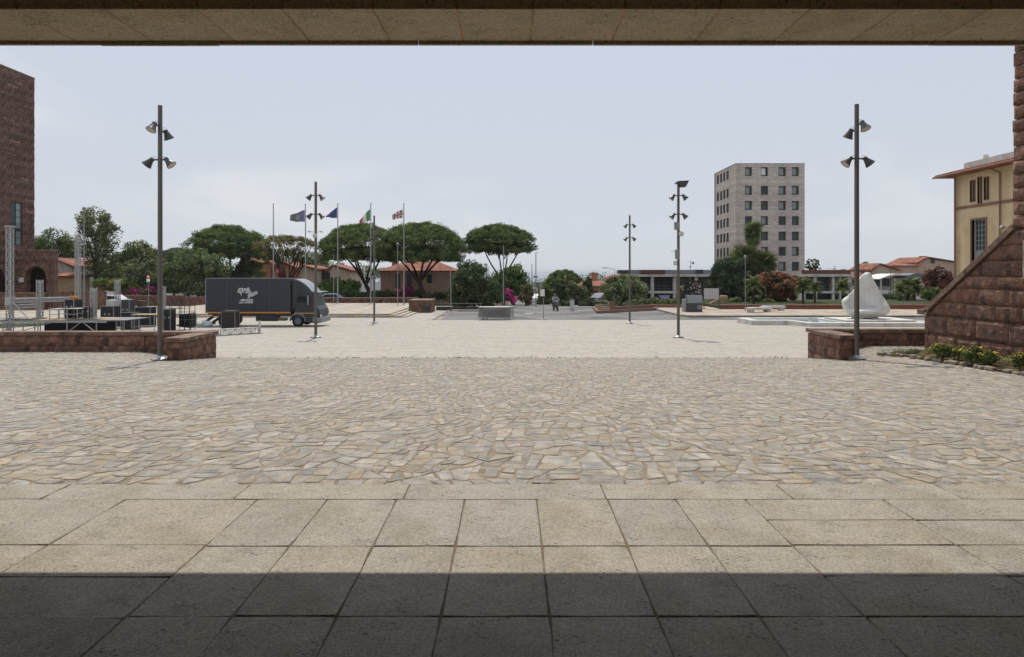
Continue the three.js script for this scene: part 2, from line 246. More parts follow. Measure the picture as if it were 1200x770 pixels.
// --- crazy paving of the apron: split a field into convex stones
{
  const cp = struct('cobbled_apron', 'apron of irregular beige and grey paving stones sloping from the portico');
  const r = rng(20260), out = [];
  const area = (p) => { let a = 0; for (let i = 0; i < p.length; i++) { const q = p[(i + 1) % p.length]; a += p[i][0] * q[1] - q[0] * p[i][1]; } return Math.abs(a) / 2; };
  const split = (p, depth) => {
    const a = area(p); let cx = 0, cy = 0; for (const q of p) { cx += q[0]; cy += q[1]; } cx /= p.length; cy /= p.length;
    const limit = 0.040 + 0.062 * r() * (0.4 + r());
    if (a < limit) { out.push({ p, a, cx, cy }); return; }
    let sxx = 0, sxy = 0, syy = 0; for (const q of p) { const x = q[0] - cx, y = (q[1] - cy) * 0.62; sxx += x * x; sxy += x * y; syy += y * y; }
    let ang = 0.5 * Math.atan2(2 * sxy, sxx - syy);                     // long axis
    ang += (r() - 0.5) * (a > 4 ? 0.5 : 0.6);
    if (a < 0.6) { const near = Math.round(ang / (Math.PI / 2)) * Math.PI / 2; ang = lerp(ang, near, 0.72); }
    const nx = Math.cos(ang), ny = Math.sin(ang), off = (r() - 0.5) * 0.3 * Math.sqrt(a), k = nx * cx + ny * cy + off, A = [], Bp = [];
    for (let i = 0; i < p.length; i++) {
      const u = p[i], v = p[(i + 1) % p.length], su = nx * u[0] + ny * u[1] - k, sv = nx * v[0] + ny * v[1] - k;
      (su < 0 ? A : Bp).push(u);
      if (su * sv < 0) { const t = su / (su - sv), m = [lerp(u[0], v[0], t), lerp(u[1], v[1], t)]; A.push(m); Bp.push(m); }
    }
    if (A.length < 3 || Bp.length < 3 || area(A) < 0.012 || area(Bp) < 0.012) { if (depth > 60) { out.push({ p, a, cx, cy }); return; } return split(p, depth + 1); }
    split(A, depth + 1); split(Bp, depth + 1);
  };
  split([[-6.2, 5.3], [6.2, 5.3], [19.4, WALL_D], [-19.4, WALL_D]], 0);
  const warp = ([x, d]) => { const u = (x + 32) / 64, v = d / 64; return [x + 0.5 * (fbm(u, v, 64, 3, 901) - 0.5) + 0.9 * (fbm(u, v, 22, 2, 905) - 0.5), Math.max(5.515, d + 0.4 * (fbm(u, v, 64, 3, 911) - 0.5) + 0.8 * (fbm(u, v, 22, 2, 915) - 0.5) * smooth(5.6, 7, d))]; };
  for (const s of out) { s.p = s.p.map(warp); s.cx = s.p.reduce((t, q) => t + q[0], 0) / s.p.length; s.cy = s.p.reduce((t, q) => t + q[1], 0) / s.p.length; }
  const tones = [[0.54, 0.505, 0.45], [0.52, 0.49, 0.44], [0.49, 0.475, 0.44], [0.56, 0.52, 0.455], [0.59, 0.565, 0.52], [0.47, 0.455, 0.425], [0.54, 0.49, 0.415], [0.53, 0.51, 0.47]];
  const stone = (s) => {                              // a stone: uneven top with softened rim, and its sides
    const P = s.p, n = P.length, gap = 0.007 + r() * 0.009 + (r() < 0.15 ? 0.009 : 0), size = Math.sqrt(s.a), lift = (r() - 0.6) * 0.008, tx = (r() - 0.5) * 0.02, ty = (r() - 0.5) * 0.02;
    let pts = []; // knock the corners off and wobble the edges
    for (let i = 0; i < n; i++) {
      const a = P[i], b = P[(i + 1) % n], L = Math.hypot(b[0] - a[0], b[1] - a[1]); if (L < 0.03) { continue; }
      const c0 = Math.min(0.3, (0.012 + 0.03 * r()) / L), c1 = 1 - Math.min(0.3, (0.012 + 0.03 * r()) / L);
      pts.push([lerp(a[0], b[0], c0), lerp(a[1], b[1], c0)]);
      if (L > 0.22) { const m = 0.35 + 0.3 * r(), wob = (r() - 0.6) * 0.03; pts.push([lerp(a[0], b[0], m) - (b[1] - a[1]) / L * wob, lerp(a[1], b[1], m) + (b[0] - a[0]) / L * wob]); }
      pts.push([lerp(a[0], b[0], c1), lerp(a[1], b[1], c1)]);
    }
    if (pts.length < 3) return null;
    const inset = (k) => pts.map(([x, y]) => { const dx = s.cx - x, dy = s.cy - y, L = Math.hypot(dx, dy) || 1; const f = Math.min(0.8, k / L); return [x + dx * f, y + dy * f]; });
    const rings = [[inset(gap), -0.05], [inset(gap), -0.003], [inset(gap + 0.007), 0.0025]], pos = [], m = pts.length;
    const V = (q, dy) => [q[0], G(q[0], q[1]) + lift + (q[0] - s.cx) * tx + (q[1] - s.cy) * ty + dy, -q[1]];
    const cc = V([s.cx, s.cy], 0.003 + r() * 0.004);
    for (let k = 0; k < 2; k++) for (let i = 0; i < m; i++) { const j = (i + 1) % m, a = V(rings[k][0][i], rings[k][1]), b = V(rings[k][0][j], rings[k][1]), c = V(rings[k + 1][0][i], rings[k + 1][1]), d = V(rings[k + 1][0][j], rings[k + 1][1]); pos.push(...a, ...b, ...d, ...a, ...d, ...c); }
    for (let i = 0; i < m; i++) { const j = (i + 1) % m; pos.push(...V(rings[2][0][i], rings[2][1]), ...V(rings[2][0][j], rings[2][1]), ...cc); }
    const g = new THREE.BufferGeometry(); g.setAttribute('position', new THREE.Float32BufferAttribute(pos, 3)); g.computeVertexNormals();
    uvBox(g, r() * 5, r() * 5);
    const t = tones[Math.min(7, Math.floor(r() * 8))], k = 0.77 + 0.21 * r() * (0.6 + 0.4 * r()), w = (r() - 0.5) * 0.10, col = [t[0] * k * (1 + w * 0.6), t[1] * k, t[2] * k * (1 - w * 0.8)];
    const cn = pos.length / 3, ca = new Float32Array(cn * 3); for (let i = 0; i < cn; i++) ca.set(col, i * 3); g.setAttribute('color', new THREE.BufferAttribute(ca, 3));
    return g;
  };
  const inL = (s) => s.cx > 10.05 && s.cx < 10.75 && s.cy > 20.9 || s.cx < -10.15 && s.cx > -10.75 && s.cy > 20.9;
  const vis = out.filter((s) => Math.abs(s.cx) < s.cy * 0.75 + 0.6 && !inL(s) && !(s.cx > 11.55 && s.cy > 15 && s.cx < 13.5 && s.cy < 21.0) && s.cx < 13.5);
  vis.sort((a, b) => b.a / (b.cy * b.cy * b.cy) - a.a / (a.cy * a.cy * a.cy));
  const far = [];
  vis.forEach((s, i) => { const g = stone(s); if (!g) return; if (i < 300 && Math.abs(s.cx) < s.cy * 0.75 - 0.05) meshOf(g, 'paving_stone', M.cobble, cp); else far.push(g); });
  const fm = meshOf(mergeGeometries(far), 'paving_stones', M.cobble, cp); fm.userData.kind = 'stuff';
  // the sand and mortar between the stones
  const pos = [], idx = [], ds = [], nx = 96; for (let d = 5.5; d < WALL_D; d += 0.7) ds.push(d); ds.push(WALL_D + 0.1);
  for (const d of ds) for (let i = 0; i <= nx; i++) { const x = lerp(-20, 16, i / nx); pos.push(x, G(x, Math.min(d, WALL_D - 0.02)) - 0.0035, -d); }
  for (let j = 0; j < ds.length - 1; j++) for (let i = 0; i < nx; i++) { const a = j * (nx + 1) + i, c = a + nx + 1; idx.push(a, a + 1, c, a + 1, c + 1, c); }
  const g = new THREE.BufferGeometry(); g.setAttribute('position', new THREE.Float32BufferAttribute(pos, 3)); g.setIndex(idx); g.computeVertexNormals(); uvBox(g);
  meshOf(g, 'mortar_bed', M.mortar, cp);
}

// --- pale slabs of the square
{
  const pz = struct('plaza_paving', 'wide square paved with long pale stone slabs');
  const r = rng(77), X0 = -46, X1 = 46, edgeX = -6.3;
  const inPlaza = (x, d) => d < 55.2 || (x < edgeX && d < 80);
  const pos = [], nor = [], col = [], uvs = [], tri = [];
  let d = 23.42;
  while (d < 80) {
    const dd = 0.34 + 0.06 * r(), rowTone = 0.985 + 0.03 * r(); let x = X0 + r();
    while (x < X1) {
      const w = (0.7 + 0.8 * r()) * (d > 40 ? 1.6 : 1), xa = x + 0.006, xb = x + w - 0.006, da = d + 0.006, db = d + dd - 0.006; x += w;
      const cx = (xa + xb) / 2, cd = (da + db) / 2; if (!inPlaza(cx, cd)) continue;
      if (Math.abs(cx) > cd * 0.76 + 3) continue;
      const uo = r() * 9, vo = r() * 9, k = rowTone * (0.965 + 0.06 * r()), wm = (r() - 0.5) * 0.05, n = pos.length / 3, dy = (r() - 0.5) * 0.004;
      for (const [u, v] of [[xa, da], [xb, da], [xb, db], [xa, db]]) { pos.push(u, prof(MID, v) + dy, -v); nor.push(0, 1, 0); col.push(0.53 * k * (1 + wm), 0.482 * k, 0.42 * k * (1 - wm)); uvs.push(u + uo, v + vo); }
      tri.push(n, n + 1, n + 2, n, n + 2, n + 3);
      // front edge of the slab down to the bed
      for (const [u, v, q] of [[xa, da, 0], [xb, da, 0], [xb, da, -0.03], [xa, da, -0.03]]) { pos.push(u, prof(MID, v) + dy + q, -v); nor.push(0, 0, 1); col.push(0.55 * k, 0.5 * k, 0.43 * k); uvs.push(u, v + q); }
      tri.push(n + 4, n + 6, n + 5, n + 4, n + 7, n + 6);
    }
    d += dd;
  }
  const g = new THREE.BufferGeometry(); g.setAttribute('position', new THREE.Float32BufferAttribute(pos, 3)); g.setAttribute('normal', new THREE.Float32BufferAttribute(nor, 3)); g.setAttribute('color', new THREE.Float32BufferAttribute(col, 3)); g.setAttribute('uv', new THREE.Float32BufferAttribute(uvs, 2)); g.setIndex(tri);
  meshOf(g, 'plaza_slabs', M.plaza, pz).userData.kind = 'stuff';
  const sheet = (x0, x1, ds, off, nx = 8) => { const p = [], id = []; for (const q of ds) for (let i = 0; i <= nx; i++) { const x = lerp(x0, x1, i / nx); p.push(x, prof(MID, q) + off, -q); } for (let j = 0; j < ds.length - 1; j++) for (let i = 0; i < nx; i++) { const a = j * (nx + 1) + i, c = a + nx + 1; id.push(a, a + 1, c, a + 1, c + 1, c); } const h = new THREE.BufferGeometry(); h.setAttribute('position', new THREE.Float32BufferAttribute(p, 3)); h.setIndex(id); h.computeVertexNormals(); return uvBox(h); };
  meshOf(sheet(-60, 60, [23.41, 35, 50.5, 55.2], -0.02), 'slab_bed', M.paveWarm, pz);
  meshOf(sheet(-60, edgeX, [55.2, 57, 78, 80], -0.02), 'slab_bed', M.paveWarm, pz);
  // edging kerb along the street
  part('edge_kerb', M.kerb, pz, (b) => { b.span(edgeX - 0.02, 60, -2.4, -2.055, -55.2, -55.42); b.span(edgeX - 0.2, edgeX, -2.4, -2.05, -55.42, -72); });
  // --- street
  const road = struct('road', 'worn grey asphalt street beyond the square');
  meshOf(sheet(edgeX + 0.004, 90, [55.43, 57, 78, 90], -0.035), 'asphalt', M.asphalt, road);
  meshOf(sheet(-0.6, 10, [90.002, 110, 140, 200, 300], -0.03), 'asphalt', M.asphalt, road);
  part('road_marking', mat([0.7, 0.7, 0.68], { map: rep(asphaltMap, 0.5) }), road, (b) => { b.span(1.2, 2.0, -2.1315, -2.1305, -64.2, -65.6); });
  // --- pavements past the street
  const sw = struct('pavement', 'pale raised pavement across the street with a kerb');
  const slab = (pts, y0, y1, m, name, parent) => { const s = new THREE.Shape(pts.map(([x, q]) => new THREE.Vector2(x, q))); const e = new THREE.ExtrudeGeometry(s, { depth: y1 - y0, bevelEnabled: false }); e.rotateX(-Math.PI / 2); e.translate(0, y0, 0); return part(name, m, parent, (b) => b.add(e)); };
  slab([[15.6, 59.4], [90, 59.4], [90, 79], [15.4, 79], [15.0, 71.5], [15.0, 60.2]], -2.4, -1.98, M.paveWarm, 'paving', sw);
  part('kerb_stone', M.kerb, sw, (b) => { b.bar([14.92, -2.08, -60.2], [14.92, -2.08, -71.6], 0.16, 0.2); b.bar([15.55, -2.08, -59.3], [90, -2.08, -59.3], 0.16, 0.2); b.bar([14.9, -2.08, -60.25], [15.6, -2.08, -59.3], 0.16, 0.2); });
  const gd = struct('garden_verge', 'dry planted verge between two streets');
  slab([[8.2, 64.6], [14.4, 69.8], [15.2, 72], [15.4, 90], [11.4, 95], [8.8, 72]], -3.2, -1.98, M.soil, 'verge_soil', gd);
  part('verge_kerb', M.redTrim, gd, (b) => { b.bar([8.1, -1.99, -64.5], [14.4, -1.99, -69.7], 0.2, 0.26); b.bar([14.4, -1.99, -69.7], [15.3, -1.99, -72], 0.2, 0.26); b.bar([8.1, -1.99, -64.5], [8.7, -1.99, -73], 0.2, 0.26); });
  const lw = struct('lawn', 'green lawn behind a low red brick edging');
  slab([[21.5, 70.2], [60, 70.2], [60, 88], [21.5, 88]], -2.4, -1.72, M.lawn, 'turf', lw);
  // second pavement, far side of the side street
  const fp = struct('pavement', 'far pavement at the mouth of the tree lined street');
  slab([[-6.0, 68.2], [-1.0, 68.2], [-1.0, 74], [-6, 74]], -2.4, -2.02, M.paveWarm, 'paving', fp);
  part('kerb_stone', M.kerb, fp, (b) => { b.bar([-6.1, -2.1, -68.1], [-0.9, -2.1, -68.1], 0.14, 0.2); b.bar([-0.92, -2.1, -68.1], [-0.92, -2.1, -74], 0.14, 0.2); });
}

// ================================================================ STONE WALLS, PORTICO, WING
// rock-faced block filling a quad in a wall plane. corners: 4 points [a,y] (near-bottom, far-bottom, far-top, near-top); face(a, y, out) -> xyz
function rockBlock(q, face, r, { depth = 0.12, rough = 0.035, nu = 6, nv = 4, seed = 1, grad = 0.02 } = {}) {
  const pos = [], P = (u, v, o) => { const a = lerp(lerp(q[0][0], q[1][0], u), lerp(q[3][0], q[2][0], u), v), y = lerp(lerp(q[0][1], q[1][1], u), lerp(q[3][1], q[2][1], u), v); return face(a, y, o); };
  const w = Math.hypot(q[1][0] - q[0][0], q[1][1] - q[0][1]), h = Math.abs(q[3][1] - q[0][1]), base = 0.012 + r() * grad;
  const out = (u, v) => { const e = Math.min(u * w, (1 - u) * w, v * h, (1 - v) * h); return base * smooth(0, 0.02, e) + rough * smooth(0, 0.10, e) * (0.25 + 1.1 * fbm((u * w + seed * 3.7) / 4, (v * h + seed * 1.3) / 4, 8, 4, seed)); };
  const us = [0], vs = [0]; for (let i = 1; i < nu; i++) us.push(i / nu + (r() - 0.5) * 0.4 / nu); us.push(1); for (let i = 1; i < nv; i++) vs.push(i / nv + (r() - 0.5) * 0.3 / nv); vs.push(1);
  const at = us.map((u) => vs.map((v) => P(u, v, out(u, v))));
  for (let i = 0; i < nu; i++) for (let j = 0; j < nv; j++) { const a = at[i][j], b = at[i + 1][j], c = at[i + 1][j + 1], d = at[i][j + 1]; pos.push(...a, ...b, ...c, ...a, ...c, ...d); }
  const ring = [[0, 0], [1, 0], [1, 1], [0, 1]];
  for (let k = 0; k < 4; k++) { const [u0, v0] = ring[k], [u1, v1] = ring[(k + 1) % 4], a = P(u0, v0, 0), b = P(u1, v1, 0), c = P(u1, v1, -depth), d = P(u0, v0, -depth); pos.push(...a, ...d, ...c, ...a, ...c, ...b); }
  const g = new THREE.BufferGeometry(); g.setAttribute('position', new THREE.Float32BufferAttribute(pos, 3)); g.computeVertexNormals(); return uvBox(g, r() * 3, r() * 3);
}
const trachTones = [[0.38, 0.22, 0.16], [0.335, 0.19, 0.135], [0.41, 0.245, 0.18], [0.315, 0.185, 0.14], [0.395, 0.215, 0.15]].map((c) => { const m = M.trach.clone(); m.color = C(...c); return m; });
const pickT = (r) => trachTones[Math.floor(r() * trachTones.length) % trachTones.length];
// a straight run of coursed blocks; dir: from a0 to a1 on the given face
function courses(parent, face, a0, a1, ys, r, o = {}) {
  const g = o.joint ?? 0.012;
  for (let k = 0; k + 1 < ys.length; k++) {
    let a = a0, first = true; const L = o.len ?? 0.8;
    while (a < a1 - 0.02) { let w = L * (0.7 + 0.7 * r()); if (first && k % 2) w *= 0.55; first = false; let b = Math.min(a1, a + w); if (a1 - b < L * 0.35) b = a1;
      const q = [[a + g / 2, ys[k] + g / 2], [b - g / 2, ys[k] + g / 2], [b - g / 2, ys[k + 1] - g / 2], [a + g / 2, ys[k + 1] - g / 2]];
      meshOf(rockBlock(q, face, r, { rough: o.rough ?? 0.009, nu: o.nu ?? 5, nv: o.nv ?? 3, seed: Math.floor(r() * 900) }), 'stone_block', pickT(r), parent); a = b; }
  }
}
// low walls that hold the two flanks of the apron
function flankWall(sgn, label, topArm, backTop, backBase, xEnd) {
  const r = rng(sgn > 0 ? 301 : 302), w = thing('retaining_wall', label, 'wall', [0, 0, 0], 'low stone walls flanking the apron');
  const xi = sgn * 10.14, xo = sgn * 10.64, d0 = 21.05, d1 = WALL_D + 0.1;   // the arm that runs towards the portico
  const capH = 0.13, X0 = Math.min(xi, xo), X1 = Math.max(xi, xo);
  part('wall_core', M.trach, w, (b) => { b.span(X0 + 0.03, X1 - 0.03, -1.6, topArm - capH, -d0 - 0.03, -d1 + 0.03); b.span(Math.min(xo, xEnd), Math.max(xo, xEnd), -1.6, backTop - capH, -d1 + 0.34, -d1 + 0.03); });
  const armYs = [-1.36, -0.98, -0.66, topArm - capH];
  courses(w, (a, y, o) => [xi - sgn * o, y, -a], d0, d1, armYs, r, { len: 0.62 });          // side seen from the middle
  courses(w, (a, y, o) => [sgn > 0 ? X0 + a : X0 + a, y, -d0 + o], 0, X1 - X0, armYs, r, { len: 0.55 });   // end towards the portico
  const n = Math.abs(xEnd - xo), s = Math.min(xo, xEnd);
  courses(w, (a, y, o) => [s + a, y, -d1 + 0.4 + o], 0, n, [backBase - 0.12, lerp(backBase - 0.12, backTop - capH, 0.5), backTop - capH], r, { len: 0.9 });   // inner face of the back run
  const cap = (x0, x1, z0, z1, y, along) => { const L = along === 'z' ? Math.abs(z1 - z0) : Math.abs(x1 - x0), k = Math.max(1, Math.round(L / 1.15)); for (let i = 0; i < k; i++) { const t0 = i / k, t1 = (i + 1) / k; const cx = along === 'z' ? (x0 + x1) / 2 : lerp(x0, x1, (t0 + t1) / 2), cz = along === 'z' ? lerp(z0, z1, (t0 + t1) / 2) : (z0 + z1) / 2; const me = part('coping_stone', M.trachCap, w, (b) => b.rbox(0, 0, 0, along === 'z' ? Math.abs(x1 - x0) : L / k - 0.008, capH, along === 'z' ? L / k - 0.008 : Math.abs(z1 - z0), 0.012), { ox: r() * 4, oy: r() * 4 }); me.position.set(cx, y - capH / 2 + 0.004 * r(), cz); } };
  cap(X0 - 0.06, X1 + 0.06, -d0 + 0.06, -d1 + 0.45, topArm, 'z');
  cap(sgn > 0 ? X0 - 0.06 : xEnd, sgn > 0 ? xEnd : X1 + 0.06, -d1 + 0.446, -d1 - 0.06, backTop, 'x');
  return w;
}
flankWall(1, 'low reddish stone wall with coping beside the plant bed and steep masonry', -0.215, -0.19, -0.75, 14.6);
flankWall(-1, 'low reddish stone wall with coping in front of the half built stage', -0.30, -0.28, -0.96, -21);

// sloping masonry and wing of the town hall
{
  const r = rng(404), XW = 13.45, w = thing('stone_stair_flank', 'steep sloping flank of reddish rock faced blocks above yellow flowering plants', 'wall');
  const ys = [-0.85, -0.25, 0.347, 0.80, 1.25, 1.61, 2.04, 2.46, 2.86], dTop = 18.25, yTop = 2.86, dEnd = 22.15, yEnd = 0.40;
  const slopeD = (y) => y <= yEnd ? dEnd : lerp(dEnd, dTop, (y - yEnd) / (yTop - yEnd));
  const face = (a, y, o) => [XW - o, y, -a], near = 14.5, g = 0.016;
  for (let k = 0; k + 1 < ys.length; k++) {
    let a = near + r() * 0.4; const y0 = ys[k], y1 = ys[k + 1], e0 = slopeD(y0 + 0.001) - 0.08, e1 = slopeD(y1) - 0.08; let last = false;
    while (!last) { let b = a + 0.7 + 0.75 * r(); if (b > e1 - 0.35) { last = true; }
      const q = last ? [[a + g / 2, y0 + g / 2], [Math.max(e0, a + 0.05), y0 + g / 2], [Math.max(e1, a + 0.03), y1 - g / 2], [a + g / 2, y1 - g / 2]] : [[a + g / 2, y0 + g / 2], [b - g / 2, y0 + g / 2], [b - g / 2, y1 - g / 2], [a + g / 2, y1 - g / 2]];
      meshOf(rockBlock(q, face, r, { rough: 0.034, nu: 10, nv: 6, seed: Math.floor(r() * 900), grad: 0.015, depth: 0.2 }), 'stone_block', pickT(r), w); a = b; }
  }
  // end quoins, seen edge on
  for (let k = 0; k < 2; k++) part('quoin', pickT(r), w, (b) => b.rbox(XW + 0.28, (ys[k] + ys[k + 1]) / 2, -dEnd + 0.06, 0.66, ys[k + 1] - ys[k] - 0.02, 0.2, 0.03));
  part('core', M.trach, w, (b) => b.prism([[near, -1.2], [dEnd - 0.06, -1.2], [dEnd - 0.06, yEnd - 0.02], [dTop, yTop - 0.05], [near, yTop - 0.05]], 0.9, XW + 0.06, 0, 0, Math.PI / 2));
  const len = Math.hypot(dEnd - dTop, yTop - yEnd), ang = Math.atan2(yTop - yEnd, dEnd - dTop);
  for (let i = 0; i < 4; i++) { const t = (i + 0.5) / 4, me = part('coping_stone', M.trachCap, w, (b) => b.rbox(0, 0, 0, 0.62, 0.17, len / 4 - 0.008, 0.015), { ox: r() * 3, oy: r() * 3 }); me.position.set(XW + 0.22, lerp(yEnd, yTop, t) + 0.07, -lerp(dEnd, dTop, t)); me.rotation.x = -ang; }
  part('coping_stone', M.trachCap, w, (b) => b.rbox(XW + 0.22, 0.43, -dEnd - 0.1, 0.62, 0.17, 0.55, 0.015));
  // wing of the building that the flank leans on
  const wing = thing('town_hall_wing', 'rusticated reddish stone corner of the building above the sloping flank', 'building');
  const yy = [2.5]; while (yy[yy.length - 1] < 12) yy.push(yy[yy.length - 1] + 0.33 + 0.06 * r());
  part('wing_body', M.trach, wing, (b) => { b.span(XW + 0.12, 26, -1.2, 12.2, -6.2, -18.1); });
  for (let k = 0; k + 1 < yy.length; k++) { const far = 18.3 + (r() - 0.5) * 0.09, nearD = 17.2 + (k % 2) * 0.35; const q = [[nearD, yy[k] + 0.012], [far, yy[k] + 0.012], [far, yy[k + 1] - 0.012], [nearD, yy[k + 1] - 0.012]]; meshOf(rockBlock(q, face, r, { rough: 0.05, nu: 6, nv: 4, seed: k + 40, depth: 0.3 }), 'stone_block', pickT(r), wing);
    courses(wing, face, 15, nearD, [yy[k], yy[k + 1]], r, { len: 0.9, rough: 0.05 }); }
  part('cornice', M.trachCap, wing, (b) => b.rbox(XW + 0.15, 7.95, -16.8, 0.6, 0.12, 3.5, 0.02));
  part('wall_plaque', mat([0.58, 0.45, 0.36], { map: rep(stoneMap, 1) }), wing, (b) => b.rbox(XW - 0.09, 2.05, -17.47, 0.05, 1.0, 0.72, 0.01), { label: 'pale stone plaque' });
}

// --- the portico we stand in
{
  const p = thing('portico', 'stone portico with a jointed granite beam over the opening', 'portico');
  const r = rng(515), Y = 3.56, Di = 4.81, Do = 5.47;
  const js = [-7.9, -7.25, -6.6, -5.98, -5.35, -4.72, -4.1, -3.5, -2.88, -2.22, -1.62, -0.98, -0.39, 0.15, 0.80, 1.47, 2.1, 2.72, 3.38, 4.0, 4.62, 5.25, 5.9, 6.55, 7.2, 7.9];
  for (let i = 0; i + 1 < js.length; i++) { const w = js[i + 1] - js[i]; const me = part('beam_stone', M.soffit, p, (b) => b.rbox(0, 0, 0, w - 0.012, 0.62, Do - Di, 0.006), { ox: r() * 5, oy: r() * 5 }); me.position.set((js[i] + js[i + 1]) / 2, Y + 0.31 + (r() - 0.5) * 0.003, -(Di + Do) / 2); }
  part('beam_joint', mat([0.62, 0.42, 0.22], { map: rep(stoneMap, 1) }), p, (b) => b.span(-7.9, 7.9, Y + 0.004, Y + 0.6, -Di - 0.01, -Do + 0.01));
  for (let x = -7.9; x < 7.8;) { const w = 0.9 + 0.9 * r(), me = part('fascia_stone', M.soffit, p, (b) => b.rbox(0, 0, 0, w - 0.004, 0.8, 0.03, 0.004), { ox: r() * 5 }); me.position.set(x + w / 2, Y + 0.4 - 0.028 - 0.006 * r(), -Do - 0.017); x += w; }
  part('ceiling', M.ceiling, p, (b) => { b.span(-9, 9, Y + 0.62, Y + 0.9, 6, -5.5); });
  part('upper_wall', M.trach, p, (b) => { b.span(-9, 9, Y + 0.9, 12, 6, -5.45); });
  part('back_wall', mat([0.64, 0.46, 0.29], { map: rep(plasterMap, 0.3) }), p, (b) => { b.span(-9, 9, -0.4, Y + 0.62, 4.0, 4.5); });
  part('end_wall', M.trach, p, (b) => { b.span(-9, -8.4, -1, Y + 0.62, 4, -5.3); });
  part('end_wall', M.trach, p, (b) => { b.span(8.4, 9, -1, Y + 0.62, 4, -5.3); });
  for (const x of [-7.3, -4.9, 4.9, 7.3]) { const c = part('column', M.soffit, p, (b) => { b.rbox(x, Y / 2, -5.13, 0.62, Y, 0.6, 0.02); }); part('plinth', M.soffit, c, (b) => b.rbox(x, 0.09, -5.12, 0.7, 0.18, 0.66, 0.02)); }
}

// --- plant bed at the foot of the flank
{
  const bed = struct('plant_bed', 'bed of dry earth with a kerb of rough stones');
  const P = [[11.35, 21.0], [11.55, 20.2], [11.6, 18.5], [11.62, 17], [11.66, 15.2], [11.7, 14]];
  const pos = [], idx = []; P.forEach(([x, d], i) => { for (let k = 0; k <= 4; k++) { const u = lerp(x, 13.6, k / 4); pos.push(u, G(u, d) + 0.03 + 0.05 * k / 4, -d); } });
  for (let i = 0; i + 1 < P.length; i++) for (let k = 0; k < 4; k++) { const a = i * 5 + k, c = a + 5; idx.push(a, c, a + 1, a + 1, c, c + 1); }
  const g = new THREE.BufferGeometry(); g.setAttribute('position', new THREE.Float32BufferAttribute(pos, 3)); g.setIndex(idx); g.computeVertexNormals(); meshOf(uvBox(g), 'bed_soil', M.bedSoil, bed);
  const r = rng(616), ktone = [[0.42, 0.36, 0.28], [0.36, 0.30, 0.23], [0.46, 0.41, 0.34]].map((c) => mat(c, { map: stoneMap, bumpMap: stoneBump, bumpScale: 0.02 }));
  for (let d = 14.2; d < 21; ) { if (r() < 0.22) { d += 0.15; continue; } const w = 0.14 + 0.26 * r(), x = prof([[14, 11.68], [17, 11.6], [20.2, 11.53], [21, 11.33]], d + w / 2); const me = part('kerb_stone', ktone[Math.floor(r() * 3)], bed, (b) => b.rbox(0, 0, 0, 0.10 + 0.10 * r(), 0.09 + 0.06 * r(), w - 0.01 - 0.05 * r(), 0.035)); me.position.set(x, G(x, d) + 0.02 + 0.02 * r(), -(d + w / 2)); me.rotation.set((r() - 0.5) * 0.15, (r() - 0.5) * 0.3, (r() - 0.5) * 0.2); d += w; }
}

// ================================================================ BUILDINGS
// wall panel with rectangular openings; extruded along +z from 0 to t
function holed(x0, x1, y0, y1, holes, t) {
  const s = new THREE.Shape([[x0, y0], [x1, y0], [x1, y1], [x0, y1]].map((p) => new THREE.Vector2(...p)));
  for (const h of holes) s.holes.push(h.arch ? archPath(h) : new THREE.Path([[h[0], h[2]], [h[0], h[3]], [h[1], h[3]], [h[1], h[2]]].map((p) => new THREE.Vector2(...p))));
  return new THREE.ExtrudeGeometry(s, { depth: t, bevelEnabled: false, curveSegments: 16 });
}
function archPath({ cx, w, y0, y1 }) { const p = new THREE.Path(), r = w / 2; p.moveTo(cx - r, y0); p.lineTo(cx - r, y1 - r); p.absarc(cx, y1 - r, r, Math.PI, 0, true); p.lineTo(cx + r, y0); p.closePath(); return p; }
const glassMats = [[0.045, 0.06, 0.06], [0.03, 0.042, 0.042], [0.07, 0.085, 0.08]].map((c) => mat(c, { phys: true, roughness: 0.2, specularIntensity: 0.35 }));
const darkPane = mat([0.012, 0.014, 0.014], { phys: true, roughness: 0.4, specularIntensity: 0.2 });
const blindMat = mat([0.24, 0.28, 0.26], { roughness: 0.5 });

